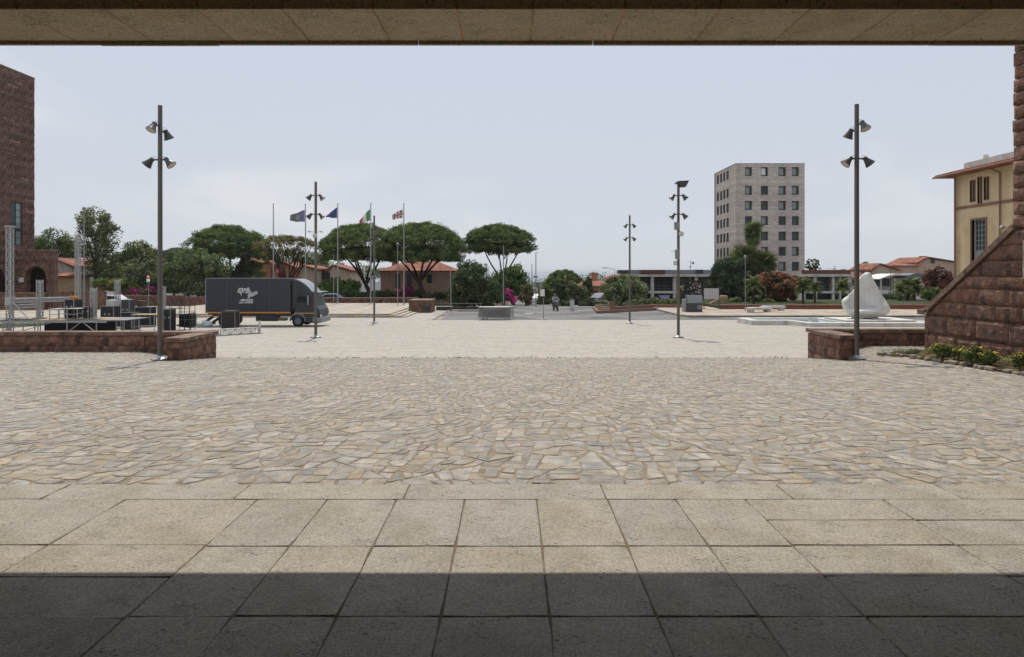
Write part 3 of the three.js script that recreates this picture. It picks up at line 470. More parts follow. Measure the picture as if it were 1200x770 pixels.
{ // eight-storey tower, grey stone cladding
  const r = rng(71), D = 140, X0 = PX(862, D), X1 = PX(943, D), top = PY(192, D), bot = -5, D2 = D + 14.6, t = 0.6;
  const o = thing('office_tower', 'tall square office tower of grey stone with rows of dark square windows', 'building', [0, 0, 0]);
  const rowsPx = [[195.9, 205.9], [217.9, 227.9], [235.4, 245.7], [253.4, 263.4], [271.4, 281.4], [289.3, 299.4], [307, 317], [325, 335]];
  const rows = rowsPx.map(([a, b]) => [PY(b, D), PY(a, D)]);
  const cols = [[873, 881.4], [891.7, 900.2], [912.4, 921.2], [928, 936.4]].map(([a, b]) => [PX(a, D), PX(b, D)]);
  const sideCols = [[144.4, 145.9], [146.7, 148.2], [148.9, 150.4], [151.2, 152.8]];
  const fh = [], sh = []; for (const [y0, y1] of rows) { for (const [x0, x1] of cols) fh.push([x0, x1, y0, y1]); for (const [a, b] of sideCols) sh.push([-b, -a, y0 - 0.15, y1 + 0.05]); }
  part('wall', M.towerWall, o, (b) => b.add(holed(X0, X1, bot, top, fh, t), 0, 0, -D - t));
  part('wall', M.towerWall, o, (b) => b.add(holed(-D2, -D - t - 0.002, bot, top, sh, t), X0, 0, 0, 0, -Math.PI / 2, 0));
  { const g = o.children[1]; g.geometry.dispose(); const b = new B(); const e = holed(D + t + 0.002, D2, bot, top, sh.map(([a, c, y0, y1]) => [-c, -a, y0, y1]), t); b.add(e, X0, 0, 0, 0, Math.PI / 2, 0); g.geometry = b.geo(); }
  part('wall', M.towerWall, o, (b) => { b.span(X1 - t, X1, bot, top, -D - t - 0.002, -D2); b.span(X0, X1 - t - 0.002, bot, top, -D2 + t, -D2); });
  part('roof', M.kerb, o, (b) => { b.span(X0 + t, X1 - t, top - 1, top - 0.6, -D - t, -D2 + t); b.span(X0 - 0.03, X1 + 0.03, top, top + 0.12, -D + 0.03, -D - 0.45); b.span(X0 - 0.03, X0 + 0.42, top, top + 0.12, -D - 0.452, -D2); b.cyl(PX(872, D), top + 0.6, -D - 2, 0.03, 0.02, 1.4, 5); });
  rows.forEach(([y0, y1], ri) => cols.forEach(([x0, x1], ci) => {
    const open = ri === 0 && ci === 1, z = -D - 0.34, fw = 0.2;
    const f = part('window', M.frameDark, o, (b) => { b.span(x0, x1, y0, y0 + fw, z, z - 0.12); b.span(x0, x1, y1 - fw, y1, z, z - 0.12); b.span(x0, x0 + fw, y0 + fw, y1 - fw, z, z - 0.12); b.span(x1 - fw * 2.2, x1, y0 + fw, y1 - fw, z, z - 0.12); b.span(x0, x1, y0 - 0.05, y0 + 0.015, -D + 0.05, z); });
    part('pane', open ? mat([0.75, 0.76, 0.74], { roughness: 0.4 }) : (ri < 3 && ci !== 1) || r() < 0.25 ? blindMat : glassMats[Math.floor(r() * 3)], f, (b) => b.span(x0 + fw, x1 - fw * 2.2, y0 + fw, y1 - fw, z - 0.05, z - 0.08));
  }));
  rows.forEach(([y0, y1]) => sideCols.forEach(([a, c]) => { const x = X0 + 0.07, f = part('window', M.frameDark, o, (b) => { b.span(x, x + 0.1, y0 - 0.15, y0 - 0.05, -a, -c); b.span(x, x + 0.1, y1 - 0.05, y1 + 0.05, -a, -c); b.span(x, x + 0.1, y0 - 0.05, y1 - 0.05, -a, -a - 0.1); b.span(x, x + 0.1, y0 - 0.05, y1 - 0.05, -c + 0.1, -c); }); part('pane', darkPane, f, (b) => b.span(x + 0.05, x + 0.08, y0 - 0.05, y1 - 0.05, -a - 0.1, -c + 0.1)); }));
}

// two-storey office wings: slab, columns, recessed glazing
function officeWing(label, px0, px1, D, cols, o = {}) {
  const b0 = thing('office_wing', label, 'building'), X0 = PX(px0, D), X1 = PX(px1, D), y = (p) => PY(p, D), depth = 9;
  const z = -D, base = -4.3;
  part('wall', M.paleWall, b0, (b) => { b.span(X0, X1, y(343.8), y(341.2), z, z - depth); b.span(X0, X1, y(324.2), y(321.5), z + 0.3, z - depth); b.span(X0, X0 + 0.35, base, y(341.3), z - 0.4, z - depth); b.span(X1 - 0.35, X1, base, y(324.3), z - 0.4, z - depth); b.span(X0, X1, base, y(324.3), z - depth, z - depth - 0.3); });
  part('roof', M.kerb, b0, (b) => { b.span(X0, X1, y(321.5), y(321.0), z, z - depth); });
  part('roof_parapet', o.parapet ?? M.greyMetal, b0, (b) => { b.span(X0, X1, y(321), y(316.3), z - 0.4, z - 0.6); });
  for (const [c0, c1] of cols) part('column', M.paleWall, b0, (b) => { b.span(PX(c0, D), PX(c1, D), base, y(343.82), z - 0.02, z - 0.55); b.span(PX(c0, D), PX(c1, D), y(341.18), y(324.22), z - 0.02, z - 0.55); });
  for (let i = 0; i + 1 < cols.length; i++) {
    const a = PX(cols[i][1], D) + 0.003, c = PX(cols[i + 1][0], D) - 0.003, zz = z - 1.4;
    for (const [p0, p1] of [[343.82, 357], [324.22, 341.18]]) {
      const w = part('window', M.frameDark, b0, (b) => { const ya = y(p1), yb = y(p0); b.span(a, c, ya, ya + 0.08, zz, zz - 0.08); b.span(a, c, yb - 0.1, yb, zz, zz - 0.08); const n = Math.max(2, Math.round((c - a) / 1.1)); for (let k = 0; k <= n; k++) { const x = lerp(a + 0.03, c - 0.03, k / n); b.span(x - 0.03, x + 0.03, ya + 0.08, yb - 0.1, zz, zz - 0.08); } });
      part('pane', glassMats[i % 3], w, (b) => b.span(a, c, y(p1), y(p0), zz - 0.04, zz - 0.05));
    }
    part('railing', M.greyMetal, b0, (b) => { b.rod([a, y(334.5), z - 0.3], [c, y(334.5), z - 0.3], 0.02, 5); b.rod([a, y(338), z - 0.3], [c, y(338), z - 0.3], 0.015, 5); });
  }
  return b0;
}
{
  const a = officeWing('low white framed office block with dark glass, planters and boxes on its roof', 737, 868, 115, [[738, 741], [763, 766.3], [789, 792.6], [814.5, 818], [840, 843], [864, 867.5]]);
  part('roof_box', M.redBrown, a, (b) => { const D = 114.2; b.span(PX(752, D), PX(780, D), PY(321.2, D), PY(316.2, D), -D - 0.4, -D - 3); });
  part('roof_box', M.frameDark, a, (b) => { const D = 114.2; b.span(PX(726, D), PX(739, D), PY(321, D), PY(316.4, D), -D - 0.9, -D - 3); b.span(PX(818, D), PX(826, D), PY(321.2, D), PY(316, D), -D - 0.9, -D - 3); });
  const bn = thing('shade_sail', 'pale blue triangular cloth hung between two white columns', 'cloth'); part('cloth', mat([0.30, 0.34, 0.48], { side: THREE.DoubleSide }), bn, (b) => { const D = 115.25; b.prism([[PX(771, D), PY(346, D)], [PX(785.5, D), PY(345.8, D)], [PX(780.5, D), PY(356, D)]].reverse(), 0.02, 0, 0, -D); });
  const c = officeWing('low white framed office block with balcony and red brown roof parapet', 941, 998.5, 115, [[942, 944], [954, 957.5], [975.5, 978.5], [984, 986], [993.5, 997.5]], { parapet: M.redBrown });
  const mast = thing('roof_antenna', 'thin dark mast rising beside the balcony block', 'mast'); part('mast', M.frameDark, mast, (b) => b.rod([PX(978.5, 112), -3.2, -112], [PX(978.5, 112), PY(312, 112), -112], 0.045, 6));
}

{ // square dark stone tower and arcade on the far side of the stage
  const r = rng(88), XT = PX(40, 82), D2 = 82, D1 = 70, top = PY(93, 82), bot = -2.3;
  const t = thing('stone_tower', 'tall windowed tower of dark reddish stone behind the stage', 'tower');
  const win = [78.2, 80.1, PY(287, 79), PY(237, 79)];
  { const e = holed(D1, D2, bot, top, [win], 0.7); part('wall', M.trach, t, (b) => b.add(e, XT - 0.7, 0, 0, 0, Math.PI / 2, 0)); }
  part('wall', M.trach, t, (b) => { b.span(XT - 12, XT - 0.702, bot, top, -D1, -D1 - 0.7); b.span(XT - 12, XT - 0.702, bot, top, -D2 + 0.7, -D2); b.span(XT - 12, XT - 11.3, bot, top, -D1 - 0.702, -D2 + 0.702); });
  part('roof', M.trachCap, t, (b) => b.span(XT - 12, XT + 0.06, top, top + 0.18, -D1 + 0.06, -D2 - 0.06));
  part('stone_courses', M.trachV, t, (b) => { // stones too small to pick apart
    for (let y = bot; y < top - 0.02;) { const h = Math.min(top - y, 0.26 + 0.16 * r()); let d = D1 + 2; while (d < D2) { let w = 0.8 + 1.2 * r(); if (D2 - d - w < 0.5) w = D2 - d; const hit = d < win[1] + 0.1 && d + w > win[0] - 0.1 && y + h > win[2] - 0.05 && y < win[3] + 0.05; if (!hit) { const k = 0.72 + 0.56 * r() + (r() < 0.03 ? 0.5 : 0); b.col = [0.33 * k, 0.20 * k * (0.95 + 0.1 * r()), 0.155 * k]; const p = 0.03 + 0.04 * r(); b.box(XT + p / 2, y + h / 2, -d - w / 2, p, h - 0.022, w - 0.022); } d += w; } y += h; }
  }, { kind: 'stuff' });
  const w = part('window', M.frameDark, t, (b) => { const x = XT - 0.25, [a, c, y0, y1] = win; for (const q of [a, (a + c) / 2 - 0.04, c - 0.08]) b.span(x, x + 0.1, y0, y1, -q, -q - 0.08); for (let k = 0; k <= 6; k++) { const y = lerp(y0, y1 - 0.08, k / 6); b.span(x + 0.01, x + 0.09, y, y + 0.07, -a - 0.08, -c + 0.08); } b.span(x - 0.05, x + 0.34, y0 + 1.75, y0 + 1.95, -a, -c); });
  for (let k = 0; k < 2; k++) part('pane', k ? mat([0.22, 0.26, 0.27], { roughness: 0.1 }) : glassMats[2], w, (b) => { const [a, c, y0, y1] = win, m = (a + c) / 2; b.span(XT - 0.22, XT - 0.2, y0, y1, -(k ? m : a) - 0.08, -(k ? c : m) + 0.05); });
  // arcade
  const a = thing('stone_arcade', 'dark reddish stone arcade with round arches at the foot of the tower', 'arcade'), DA = 75.5, xr = PX(63, DA), yt = PY(294, DA), xl = xr - 13;
  const arches = [{ arch: 1, cx: PX(42.3, DA), w: 2.2, y0: bot, y1: PY(312, DA) }, { arch: 1, cx: PX(-6, DA), w: 2.2, y0: bot, y1: PY(312, DA) }];
  part('wall', M.trach, a, (b) => { b.add(holed(xl, xr, bot - 0.3, yt, arches.map((q) => ({ ...q, y0: bot })), 0.7), 0, 0, -DA - 0.7); b.span(xl, PX(60, DA + 4), bot, yt - 0.4, -DA - 3.8, -DA - 4.2); b.bar([xr - 0.45, (bot + yt) / 2 - 0.2, -DA - 0.75], [PX(60, DA + 4) - 0.2, (bot + yt) / 2 - 0.2, -DA - 3.9], 0.3, yt - bot - 0.4); });
  part('roof', M.trachCap, a, (b) => { b.span(xl, xr + 0.08, yt, yt + 0.16, -DA + 0.08, -DA - 0.8); b.prism([[xl, DA + 0.702], [xr - 0.3, DA + 0.702], [PX(60, DA + 4), DA + 4.2], [xl, DA + 4.2]].map(([x, d]) => [x, d]), 0.15, 0, 0, 0); { const g = b.g.pop(); g.rotateX(-Math.PI / 2); g.translate(0, yt - 0.37, 0); b.g.push(g); } });
  part('stone_courses', M.trachV, a, (b) => { for (let y = bot; y < yt - 0.02;) { const h = Math.min(yt - y, 0.26 + 0.14 * r()); let x = xl; while (x < xr) { let wd = 0.5 + 0.7 * r(); if (xr - x - wd < 0.4) wd = xr - x; const cx = x + wd / 2, inside = arches.some((q) => { const dx = Math.max(0, Math.abs(cx - q.cx) - wd / 2), rr = q.w / 2 + 0.05; if (y + h / 2 < q.y1 - q.w / 2) return dx < rr; return Math.hypot(dx, y - (q.y1 - q.w / 2)) < rr; }); if (!inside) { const k = 0.72 + 0.5 * r(); b.col = [0.32 * k, 0.195 * k, 0.15 * k]; const p = 0.03 + 0.04 * r(); b.box(cx, y + h / 2, -DA + p / 2, wd - 0.022, h - 0.022, p); } x += wd; } y += h; } }, { kind: 'stuff' });
  arches.forEach((q) => part('arch_ring', trachTones[2], a, (b) => { for (let k = 0; k < 15; k++) { const an = (k + 0.5) / 15 * Math.PI, R = q.w / 2 + 0.22; b.box(q.cx + Math.cos(an) * R, q.y1 - q.w / 2 + Math.sin(an) * R, -DA + 0.06, 0.42, 0.255, 0.13, 0, 0, an); } }));
  part('notice', M.white, a, (b) => b.rbox(PX(25.5, DA), PY(328, DA), -DA + 0.09, 0.55, 0.5, 0.03, 0.01), { label: 'small white notice' });
  // terrace wall before it
  const tw = thing('terrace_wall', 'long dark stone terrace wall before the arcade', 'wall'), DT = 71;
  part('wall', M.trach, tw, (b) => { b.span(PX(-60, DT), PX(53, DT), -2.3, PY(344.2, DT), -DT, -DT - 0.5); b.span(PX(53, DT) + 0.002, PX(119, DT), -2.3, PY(341.5, DT), -DT - 0.4, -DT - 0.9); }); part('coping', M.trachCap, tw, (b) => b.span(PX(-60, DT), PX(53.6, DT), PY(344.2, DT), PY(343, DT), -DT + 0.06, -DT - 0.56));
  const cab = thing('overhead_cable', 'thin dark cable strung from the arcade', 'cable'); part('cable', M.dark, cab, (b) => { let p = null; for (let k = 0; k <= 10; k++) { const q = [lerp(PX(-2, 75), PX(150, 75), k / 10), lerp(4.2, 4.6, k / 10) - Math.sin(k / 10 * Math.PI) * 1.1, -75 + k * 0.1]; if (p) b.rod(p, q, 0.012, 4); p = q; } });
}

{ // yellow building
  const X = 37.7, d1 = 58, d0 = 30, y = (p, d) => PY(p, d), eave = y(208, d1), o = thing('yellow_building', 'tall ochre building with red trim, tiled eaves and long shuttered windows', 'building');
  const wins = [[54.3, 55.95, 1.9, y(257.5, 55)], [48.6, 50.3, 1.9, y(257.5, 55)]], slits = [[55.55, 56.15, 7.55, 9.25], [54.75, 55.25, 7.35, 9.4], [53.95, 54.5, 7.55, 9.3], [50.6, 51.2, 7.55, 9.25], [49.8, 50.35, 7.35, 9.4]];
  const e = holed(d0, d1, -2.4, eave + 0.2, [...wins, ...slits].map(([a, b, c, d]) => [a, b, c, d]), 0.5);
  part('wall', M.yellow, o, (b) => b.add(e, X, 0, 0, 0, Math.PI / 2, 0));
  part('wall', M.yellow, o, (b) => { b.span(X + 0.502, X + 14, -2.4, eave + 0.2, -d1 + 0.5, -d1); b.span(X + 0.502, X + 14, -2.4, eave + 0.2, -d0, -d0 - 0.5); });
  part('belt_course', M.redTrim, o, (b) => b.span(X - 0.07, X, 7.05, 7.28, -d0, -d1 - 0.05));
  part('plinth', M.redTrim, o, (b) => b.span(X - 0.12, X, -2.4, 0.55, -d0, -d1 - 0.1));
  part('corner_trim', M.redTrim, o, (b) => b.span(X - 0.1, X + 0.3, 0.552, eave, -d1 - 0.08, -d1));
  for (const [a, c, y0, y1] of wins) {
    const f = part('window', M.redTrim, o, (b) => { const s = 0.16; b.span(X - 0.06, X + 0.2, y0, y1, -a + s, -a); b.span(X - 0.06, X + 0.2, y0, y1, -c, -c - s); b.span(X - 0.06, X + 0.2, y1, y1 + s, -a + s, -c - s); });
    part('pane', glassMats[0], f, (b) => b.span(X + 0.34, X + 0.36, y0, y1, -a, -c));
    part('glazing_bar', mat([0.26, 0.29, 0.30], { roughness: 0.5 }), f, (b) => { for (let k = 0; k <= 4; k++) { const q = lerp(a + 0.03, c - 0.03, k / 4); b.span(X + 0.26, X + 0.32, y0, y1, -q + 0.03, -q - 0.03); } for (let k = 0; k <= 10; k++) { const q = lerp(y0 + 0.03, y1 - 0.03, k / 10); b.span(X + 0.265, X + 0.315, q - 0.025, q + 0.025, -a, -c); } b.span(X + 0.25, X + 0.33, y0, y0 + 1.6, -a - 0.1, -c + 0.1); });
  }
  for (const [a, c, y0, y1] of slits) { const f = part('window', M.redTrim, o, (b) => { b.span(X - 0.02, X + 0.12, y0, y1, -a + 0.05, -a); b.span(X - 0.02, X + 0.12, y0, y1, -c, -c - 0.05); b.span(X - 0.02, X + 0.12, y1, y1 + 0.06, -a + 0.05, -c - 0.05); b.span(X - 0.03, X + 0.12, y0 - 0.06, y0, -a + 0.05, -c - 0.05); }); part('pane', mat([0.10, 0.055, 0.04], { roughness: 0.4 }), f, (b) => b.span(X + 0.2, X + 0.24, y0, y1, -a, -c)); }
  const rf = part('roof', M.roof, o, (b) => { b.prism([[X - 1.15, eave + 0.05], [X - 1.1, eave + 0.22], [X + 7, eave + 2.3], [X + 7, eave + 0.1]], d1 - d0 + 1.4, 0, 0, -d1 - 1.2); });
  part('gutter', M.redTrim, rf, (b) => { b.rod([X - 1.18, eave + 0.1, -d0], [X - 1.18, eave + 0.1, -d1 - 1.2], 0.09, 8); });
  part('roof_tile_rows', M.roof, rf, (b) => { for (let d = d0; d < d1 + 1.1; d += 0.25) b.rod([X - 1.12, eave + 0.22, -d], [X + 0.25, eave + 0.57, -d], 0.075, 5); }).userData.kind = 'stuff';
  part('downpipe', M.redTrim, o, (b) => { b.rod([X - 0.12, -2, -52.6], [X - 0.12, eave - 0.35, -52.6], 0.06, 7); b.rod([X - 0.12, eave - 0.35, -52.6], [X - 1.1, eave + 0.02, -52.6], 0.06, 7); });
  part('downpipe', M.redTrim, o, (b) => { b.rod([X - 0.22, -2, -57.7], [X - 0.22, eave, -57.7], 0.06, 7); });
  part('attic', M.paleWall, o, (b) => { b.span(X + 0.3, X + 12, eave + 0.3, eave + 1.1, -d0 - 2, -57.4); b.cyl(X + 0.9, eave + 1.3, -55.6, 0.2, 0.2, 0.4, 8); });
  part('wall_lamp', M.galv, o, (b) => { b.rod([X, 4.9, -51.2], [X - 0.9, 5.2, -51.2], 0.03, 5); b.add(new THREE.SphereGeometry(0.18, 8, 6), X - 0.95, 5.1, -51.2); });
}

// small houses: gabled or hipped roofs with overhang, windows as parts
function house(label, px0, px1, D, eavePx, ridgePx, wallM, o = {}) {
  const h = thing('house', label, 'house', [0, 0, 0], o.group), X0 = PX(px0, D), X1 = PX(px1, D), ye = PY(eavePx, D), yr = PY(ridgePx, D), dep = o.depth ?? 8, bot = prof(MID, D) - 0.5, z = -D, mx = lerp(X0, X1, o.ridge ?? 0.5), ov = 0.4;
  if (o.gable) { part('wall', wallM, h, (b) => b.prism([[X0, bot], [X1, bot], [X1, ye], [mx, yr - 0.12], [X0, ye]], dep, 0, 0, z - dep)); part('roof', M.roof, h, (b) => { const t = 0.2; b.prism([[X0 - ov, ye - ov * (yr - ye) / Math.max(0.1, mx - X0) + 0.04], [mx, yr], [X1 + ov, ye - ov * (yr - ye) / Math.max(0.1, X1 - mx) + 0.04], [X1 + ov, ye + t], [mx, yr + t], [X0 - ov, ye + t]], dep + 0.8, 0, 0, z - dep - 0.4); }); }
  else { part('wall', wallM, h, (b) => b.span(X0, X1, bot, ye, z, z - dep)); part('roof', M.roof, h, (b) => { // hip
    const a = [X0 - ov, ye - 0.02, z + ov], c = [X1 + ov, ye - 0.02, z + ov], d = [X1 + ov, ye - 0.02, z - dep - ov], e = [X0 - ov, ye - 0.02, z - dep - ov], in_ = Math.min(dep / 2, (X1 - X0) * 0.3), f = [X0 + in_, yr, z - dep / 2], g = [X1 - in_, yr, z - dep / 2]; const P = [a, c, g, a, g, f, c, d, g, d, e, f, d, f, g, e, a, f].flat().flat(); const q = new THREE.BufferGeometry(); q.setAttribute('position', new THREE.Float32BufferAttribute(P, 3)); q.computeVertexNormals(); b.add(q); b.span(X0 - ov, X1 + ov, ye - 0.16, ye - 0.022, z + ov, z - dep - ov); }); }
  for (const [a, c, p0, p1] of o.windows ?? []) { const x0 = PX(a, D), x1 = PX(c, D), y0 = PY(p1, D), y1 = PY(p0, D); const w = part('window', o.winM ?? M.frameDark, h, (b) => { b.span(x0 - 0.09, x0, y0, y1, z + 0.05, z); b.span(x1, x1 + 0.09, y0, y1, z + 0.05, z); b.span(x0 - 0.09, x1 + 0.09, y1, y1 + 0.1, z + 0.05, z); b.span(x0 - 0.12, x1 + 0.12, y0 - 0.1, y0, z + 0.08, z); }); part('pane', glassMats[0], w, (b) => b.span(x0, x1, y0, y1, z + 0.012, z + 0.002)); }
  if (o.chimney) part('chimney', o.chimM ?? M.orange, h, (b) => { const x = PX(o.chimney[0], D); b.span(x - 0.45, x + 0.45, ye, PY(o.chimney[1], D), z - dep / 2 + 0.4, z - dep / 2 - 0.4); b.span(x - 0.6, x + 0.6, PY(o.chimney[1], D), PY(o.chimney[1], D) + 0.18, z - dep / 2 + 0.55, z - dep / 2 - 0.55); });
  if (o.door) part('door', M.frameDark, h, (b) => b.span(PX(o.door[0], D), PX(o.door[1], D), bot, PY(o.door[2], D), z + 0.05, z + 0.003));
  return h;
}
house('peach house with hipped red roof seen between the two broad umbrella pines', 446, 533, 100, 317, 305, M.salmon, { windows: [[501, 505.5, 322.5, 331]], chimney: [457, 300], depth: 9 });
house('peach house corner in deep shade behind the flagpoles', 463, 476, 98.5, 317, 312, M.salmon, { windows: [[464.5, 468, 322, 346], [477, 481, 322, 336]], depth: 1.4 });
house('orange terraced house with plain gable above the truck', 304, 318, 118, 310.5, 306.5, M.orange, { gable: 1, ridge: 0.85, group: 'terraced houses' });
house('orange terraced house with bougainvillea below its tiled roof', 321, 346, 117, 315, 307, M.orange, { gable: 1, ridge: 0.35, group: 'terraced houses' });
house('peach terraced house with dark garage opening', 352, 369, 112, 316, 311.5, M.peach, { gable: 1, ridge: 0.2, group: 'terraced houses' });
house('peach terraced house with long sloping tiled roof', 384, 411, 116, 318, 311, M.peach, { gable: 1, ridge: 0.25, windows: [[373, 386, 320, 328]], group: 'terraced houses' });
house('pale tiled house half hidden beside the umbrella pine trunk', 286, 303, 122, 309, 304, M.peach, { gable: 1, ridge: 0.2, group: 'terraced houses' });
house('orange house with tiled roof and upper room behind the verge trees', 683, 714, 108, 335, 327.5, M.orange, { windows: [[697, 700, 341, 347]], depth: 8, chimney: [700, 321] });
house('small red roofed house far down the tree lined street', 640, 655, 150, 341, 336, M.orange, { depth: 6 });
house('pale house with sloping tile roof behind the dark arcade', 60, 84, 98, 313, 303.5, M.paleWall, { gable: 1, ridge: 0.15 });
house('cream low wall building with tiled coping beyond the arcade', 63, 94, 88, 323, 319.5, M.yellow, { depth: 2 });
house('beige gabled house behind the white sculpture', 1022, 1052, 135, 317, 309.5, M.peach, { gable: 1, ridge: 0.28, windows: [[1029, 1032, 321, 326]] });
house('long pink tiled house behind the white canopy', 1052, 1076, 138, 311, 307.5, M.salmon, { depth: 9 });
house('large tiled house with roof lantern behind the white canopy', 1076, 1125, 140, 308.5, 302, M.salmon, { gable: 1, ridge: 0.22, windows: [[1091, 1095, 304, 308]], chimney: [1099, 300.5], depth: 10, chimM: M.redBrown });
house('red tiled low house between the balcony block and the sculpture', 997, 1022, 128, 325, 318.5, M.paleWall, { windows: [[999, 1003, 328, 334]], depth: 6 });
{ // far roofs along the skyline
  house('distant pale house on the skyline beyond the orange house', 660, 676, 230, 327, 322, M.paleWall, { depth: 8 });
  house('distant tiled house on the skyline by the street lamp', 712, 735, 220, 326, 321.5, M.peach, { depth: 9 });
}
{ // white canopy pavilion
  const D = 112, o = thing('white_pavilion', 'white barrel roofed canopy pavilion with terrace', 'pavilion');
  part('roof', mat([0.82, 0.81, 0.78], { roughness: 0.5 }), o, (b) => { const arc = (x0, x1, y0, y1, z, len) => { const pts = [], N = 10; for (let i = 0; i <= N; i++) { const t = i / N; pts.push([lerp(x0, x1, t), lerp(y0, y1, Math.sin(t * Math.PI / 2))]); } for (let i = N; i >= 0; i--) { const t = i / N; pts.push([lerp(x0, x1, t), lerp(y0, y1, Math.sin(t * Math.PI / 2)) - 0.15]); } b.prism(pts, len, 0, 0, z); }; arc(PX(1031, D), PX(1052, D), PY(326.5, D), PY(320.8, D), -D - 5, 5); arc(PX(1052.1, D), PX(1065, D), PY(320.8, D), PY(321.0, D), -D - 5, 5); arc(PX(1077, D), PX(1092, D), PY(320.8, D), PY(323.2, D), -D - 3, 3); });
  part('roof', mat([0.12, 0.13, 0.14], { roughness: 0.5 }), o, (b) => { const pts = []; for (let i = 0; i <= 12; i++) { const t = i / 12; pts.push([lerp(PX(1060, D), PX(1090, D), t), PY(325.5, D) + Math.sin(t * Math.PI) * 0.75]); } pts.push([PX(1090, D), PY(326.5, D)], [PX(1060, D), PY(326.5, D)]); b.prism(pts, 4, 0, 0, -D - 3.9); });
  for (const p of [1033, 1049, 1061, 1077.5]) part('post', M.white, o, (b) => b.span(PX(p, D), PX(p + 1, D), -3.7, PY(326, D), -D - 0.15, -D - 0.4));
  part('back_wall', M.paleWall, o, (b) => b.span(PX(1032, D), PX(1090, D), -3.7, PY(326, D), -D - 4.6, -D - 4.9));
  part('glazing', glassMats[2], o, (b) => b.span(PX(1035, D), PX(1060, D), PY(336, D), PY(327, D), -D - 4.4, -D - 4.55));
  part('terrace_edge', M.white, o, (b) => { b.span(PX(1027, 108), PX(1056, 108), PY(344.5, 108), PY(340.5, 108), -108, -108.3); b.span(PX(1027, 108), PX(1080, 108), PY(352, 104), PY(348, 104), -104, -104.4); });
}

// ================================================================ OBJECTS ON THE SQUARE
// --- lamp posts with four bell-shaped floodlights
function lathe(pts, seg = 14) { return new THREE.LatheGeometry(pts.map((p) => new THREE.Vector2(...p)), seg); }
const bellG = lathe([[0, 0.30], [0.075, 0.30], [0.085, 0.28], [0.085, 0.20], [0.10, 0.17], [0.115, 0.12], [0.15, 0.03], [0.178, -0.03], [0.185, -0.035], [0.185, -0.055], [0.17, -0.055]]);
const lensG = new THREE.CylinderGeometry(0.168, 0.168, 0.012, 16);
function lampPost(label, x, d, H, { extra, spin = 0, camera: cam, face = 1 } = {}) {
  const y = G(x, d), o = thing('lamp_post', label, 'lamp post', [x, y, -d], 'floodlight posts on the square');
  part('pole', M.pole, o, (b) => { b.cyl(0, H / 2, 0, 0.076, 0.066, H, 14); });
  const bp = part('base_plate', M.pole, o, (b) => { b.cyl(0, 0.02, 0, 0.27, 0.27, 0.07, 20); });
  part('base_collar', M.steel, bp, (b) => { b.add(lathe([[0.25, 0.055], [0.18, 0.075], [0.11, 0.11], [0.08, 0.15]], 20)); });
  const lamp = (yy, ax, az, yaw, tilt) => {          // offset from the pole, heading, tilt from straight down
    const f = new THREE.Mesh(bellG, M.lampHousing); f.name = 'floodlight'; f.castShadow = f.receiveShadow = true; f.position.set(ax, yy, az); f.rotation.set(0, yaw, 0, 'YXZ'); f.rotateX(tilt); f.scale.setScalar(0.84); o.add(f);
    const l = new THREE.Mesh(lensG, M.lens); l.name = 'lens'; l.position.y = -0.045; f.add(l);
    part('bracket', M.lampHousing, o, (b) => b.rod([0, yy + 0.16, 0], [ax * 0.75, yy + 0.13, az * 0.75], 0.028, 6));
    part('hoop', M.steel, f, (b) => b.add(new THREE.TorusGeometry(0.11, 0.008, 4, 10, Math.PI), 0, 0.28, 0));
  };
  const yl = H - 1.82, yu = H - 0.86, c = Math.cos(spin), s = Math.sin(spin);
  lamp(yl, -0.36, 0.06, -Math.PI / 2, -0.75); lamp(yl, 0.36, 0.06, Math.PI / 2, -0.75);
  if (extra) { lamp(yu, -0.36, 0.05, -Math.PI / 2, -0.7); lamp(yu, 0.36, 0.05, Math.PI / 2, -0.7); }
  else { lamp(yu + 0.08, -0.13 * face, 0.26, -0.45 * face, -0.5); lamp(yu - 0.08, 0.13 * face, -0.26, Math.PI - 0.5 * face, -0.5); }
  if (cam) { part('security_camera', M.white, o, (b) => { b.rbox(-0.02, yl - 0.45, 0.1, 0.13, 0.3, 0.12, 0.03); b.add(new THREE.SphereGeometry(0.065, 10, 8), -0.02, yl - 0.28, 0.14); }); }
  if (extra === 2) {
    part('flood_panel', M.lampHousing, o, (b) => { b.prism([[-0.05, H - 0.1], [0.75, H + 0.1], [0.85, H + 0.16], [0.1, H + 0.12], [-0.15, H + 0.1], [0.12, H - 0.35], [0.5, H - 0.35]].slice(0, 0).concat([[-0.14, H - 0.02], [0.0, H + 0.02], [0.50, H + 0.04], [0.34, H - 0.27], [0.07, H - 0.27], [0.0, H - 0.1], [-0.14, H - 0.1]]), 0.45, 0, 0, -0.22); });
    part('equipment_box', M.galv, o, (b) => { b.rbox(-0.12, yl - 0.45, 0.1, 0.22, 0.4, 0.2, 0.02); b.rbox(-0.1, yl - 1.9, 0.1, 0.18, 0.5, 0.18, 0.03); });
    part('security_camera', M.white, o, (b) => { b.add(new THREE.SphereGeometry(0.14, 10, 8), 0.12, yl - 0.85, 0.12); b.rbox(-0.2, yl - 2.35, 0.12, 0.16, 0.24, 0.16, 0.04); b.rod([-0.4, yl - 1.75, 0.1], [0, yl - 1.7, 0], 0.02, 5); });
  }
  if (extra === 3) part('security_camera', M.white, o, (b) => { b.rod([-0.3, yl - 0.75, 0.05], [0.3, yl - 0.75, 0.05], 0.02, 5); b.add(new THREE.SphereGeometry(0.13, 10, 8), 0, yl - 0.95, 0.14); b.rbox(-0.3, yl - 0.74, 0.1, 0.1, 0.08, 0.22, 0.02); b.rbox(0.3, yl - 0.74, 0.1, 0.1, 0.08, 0.22, 0.02); });
  return o;
}
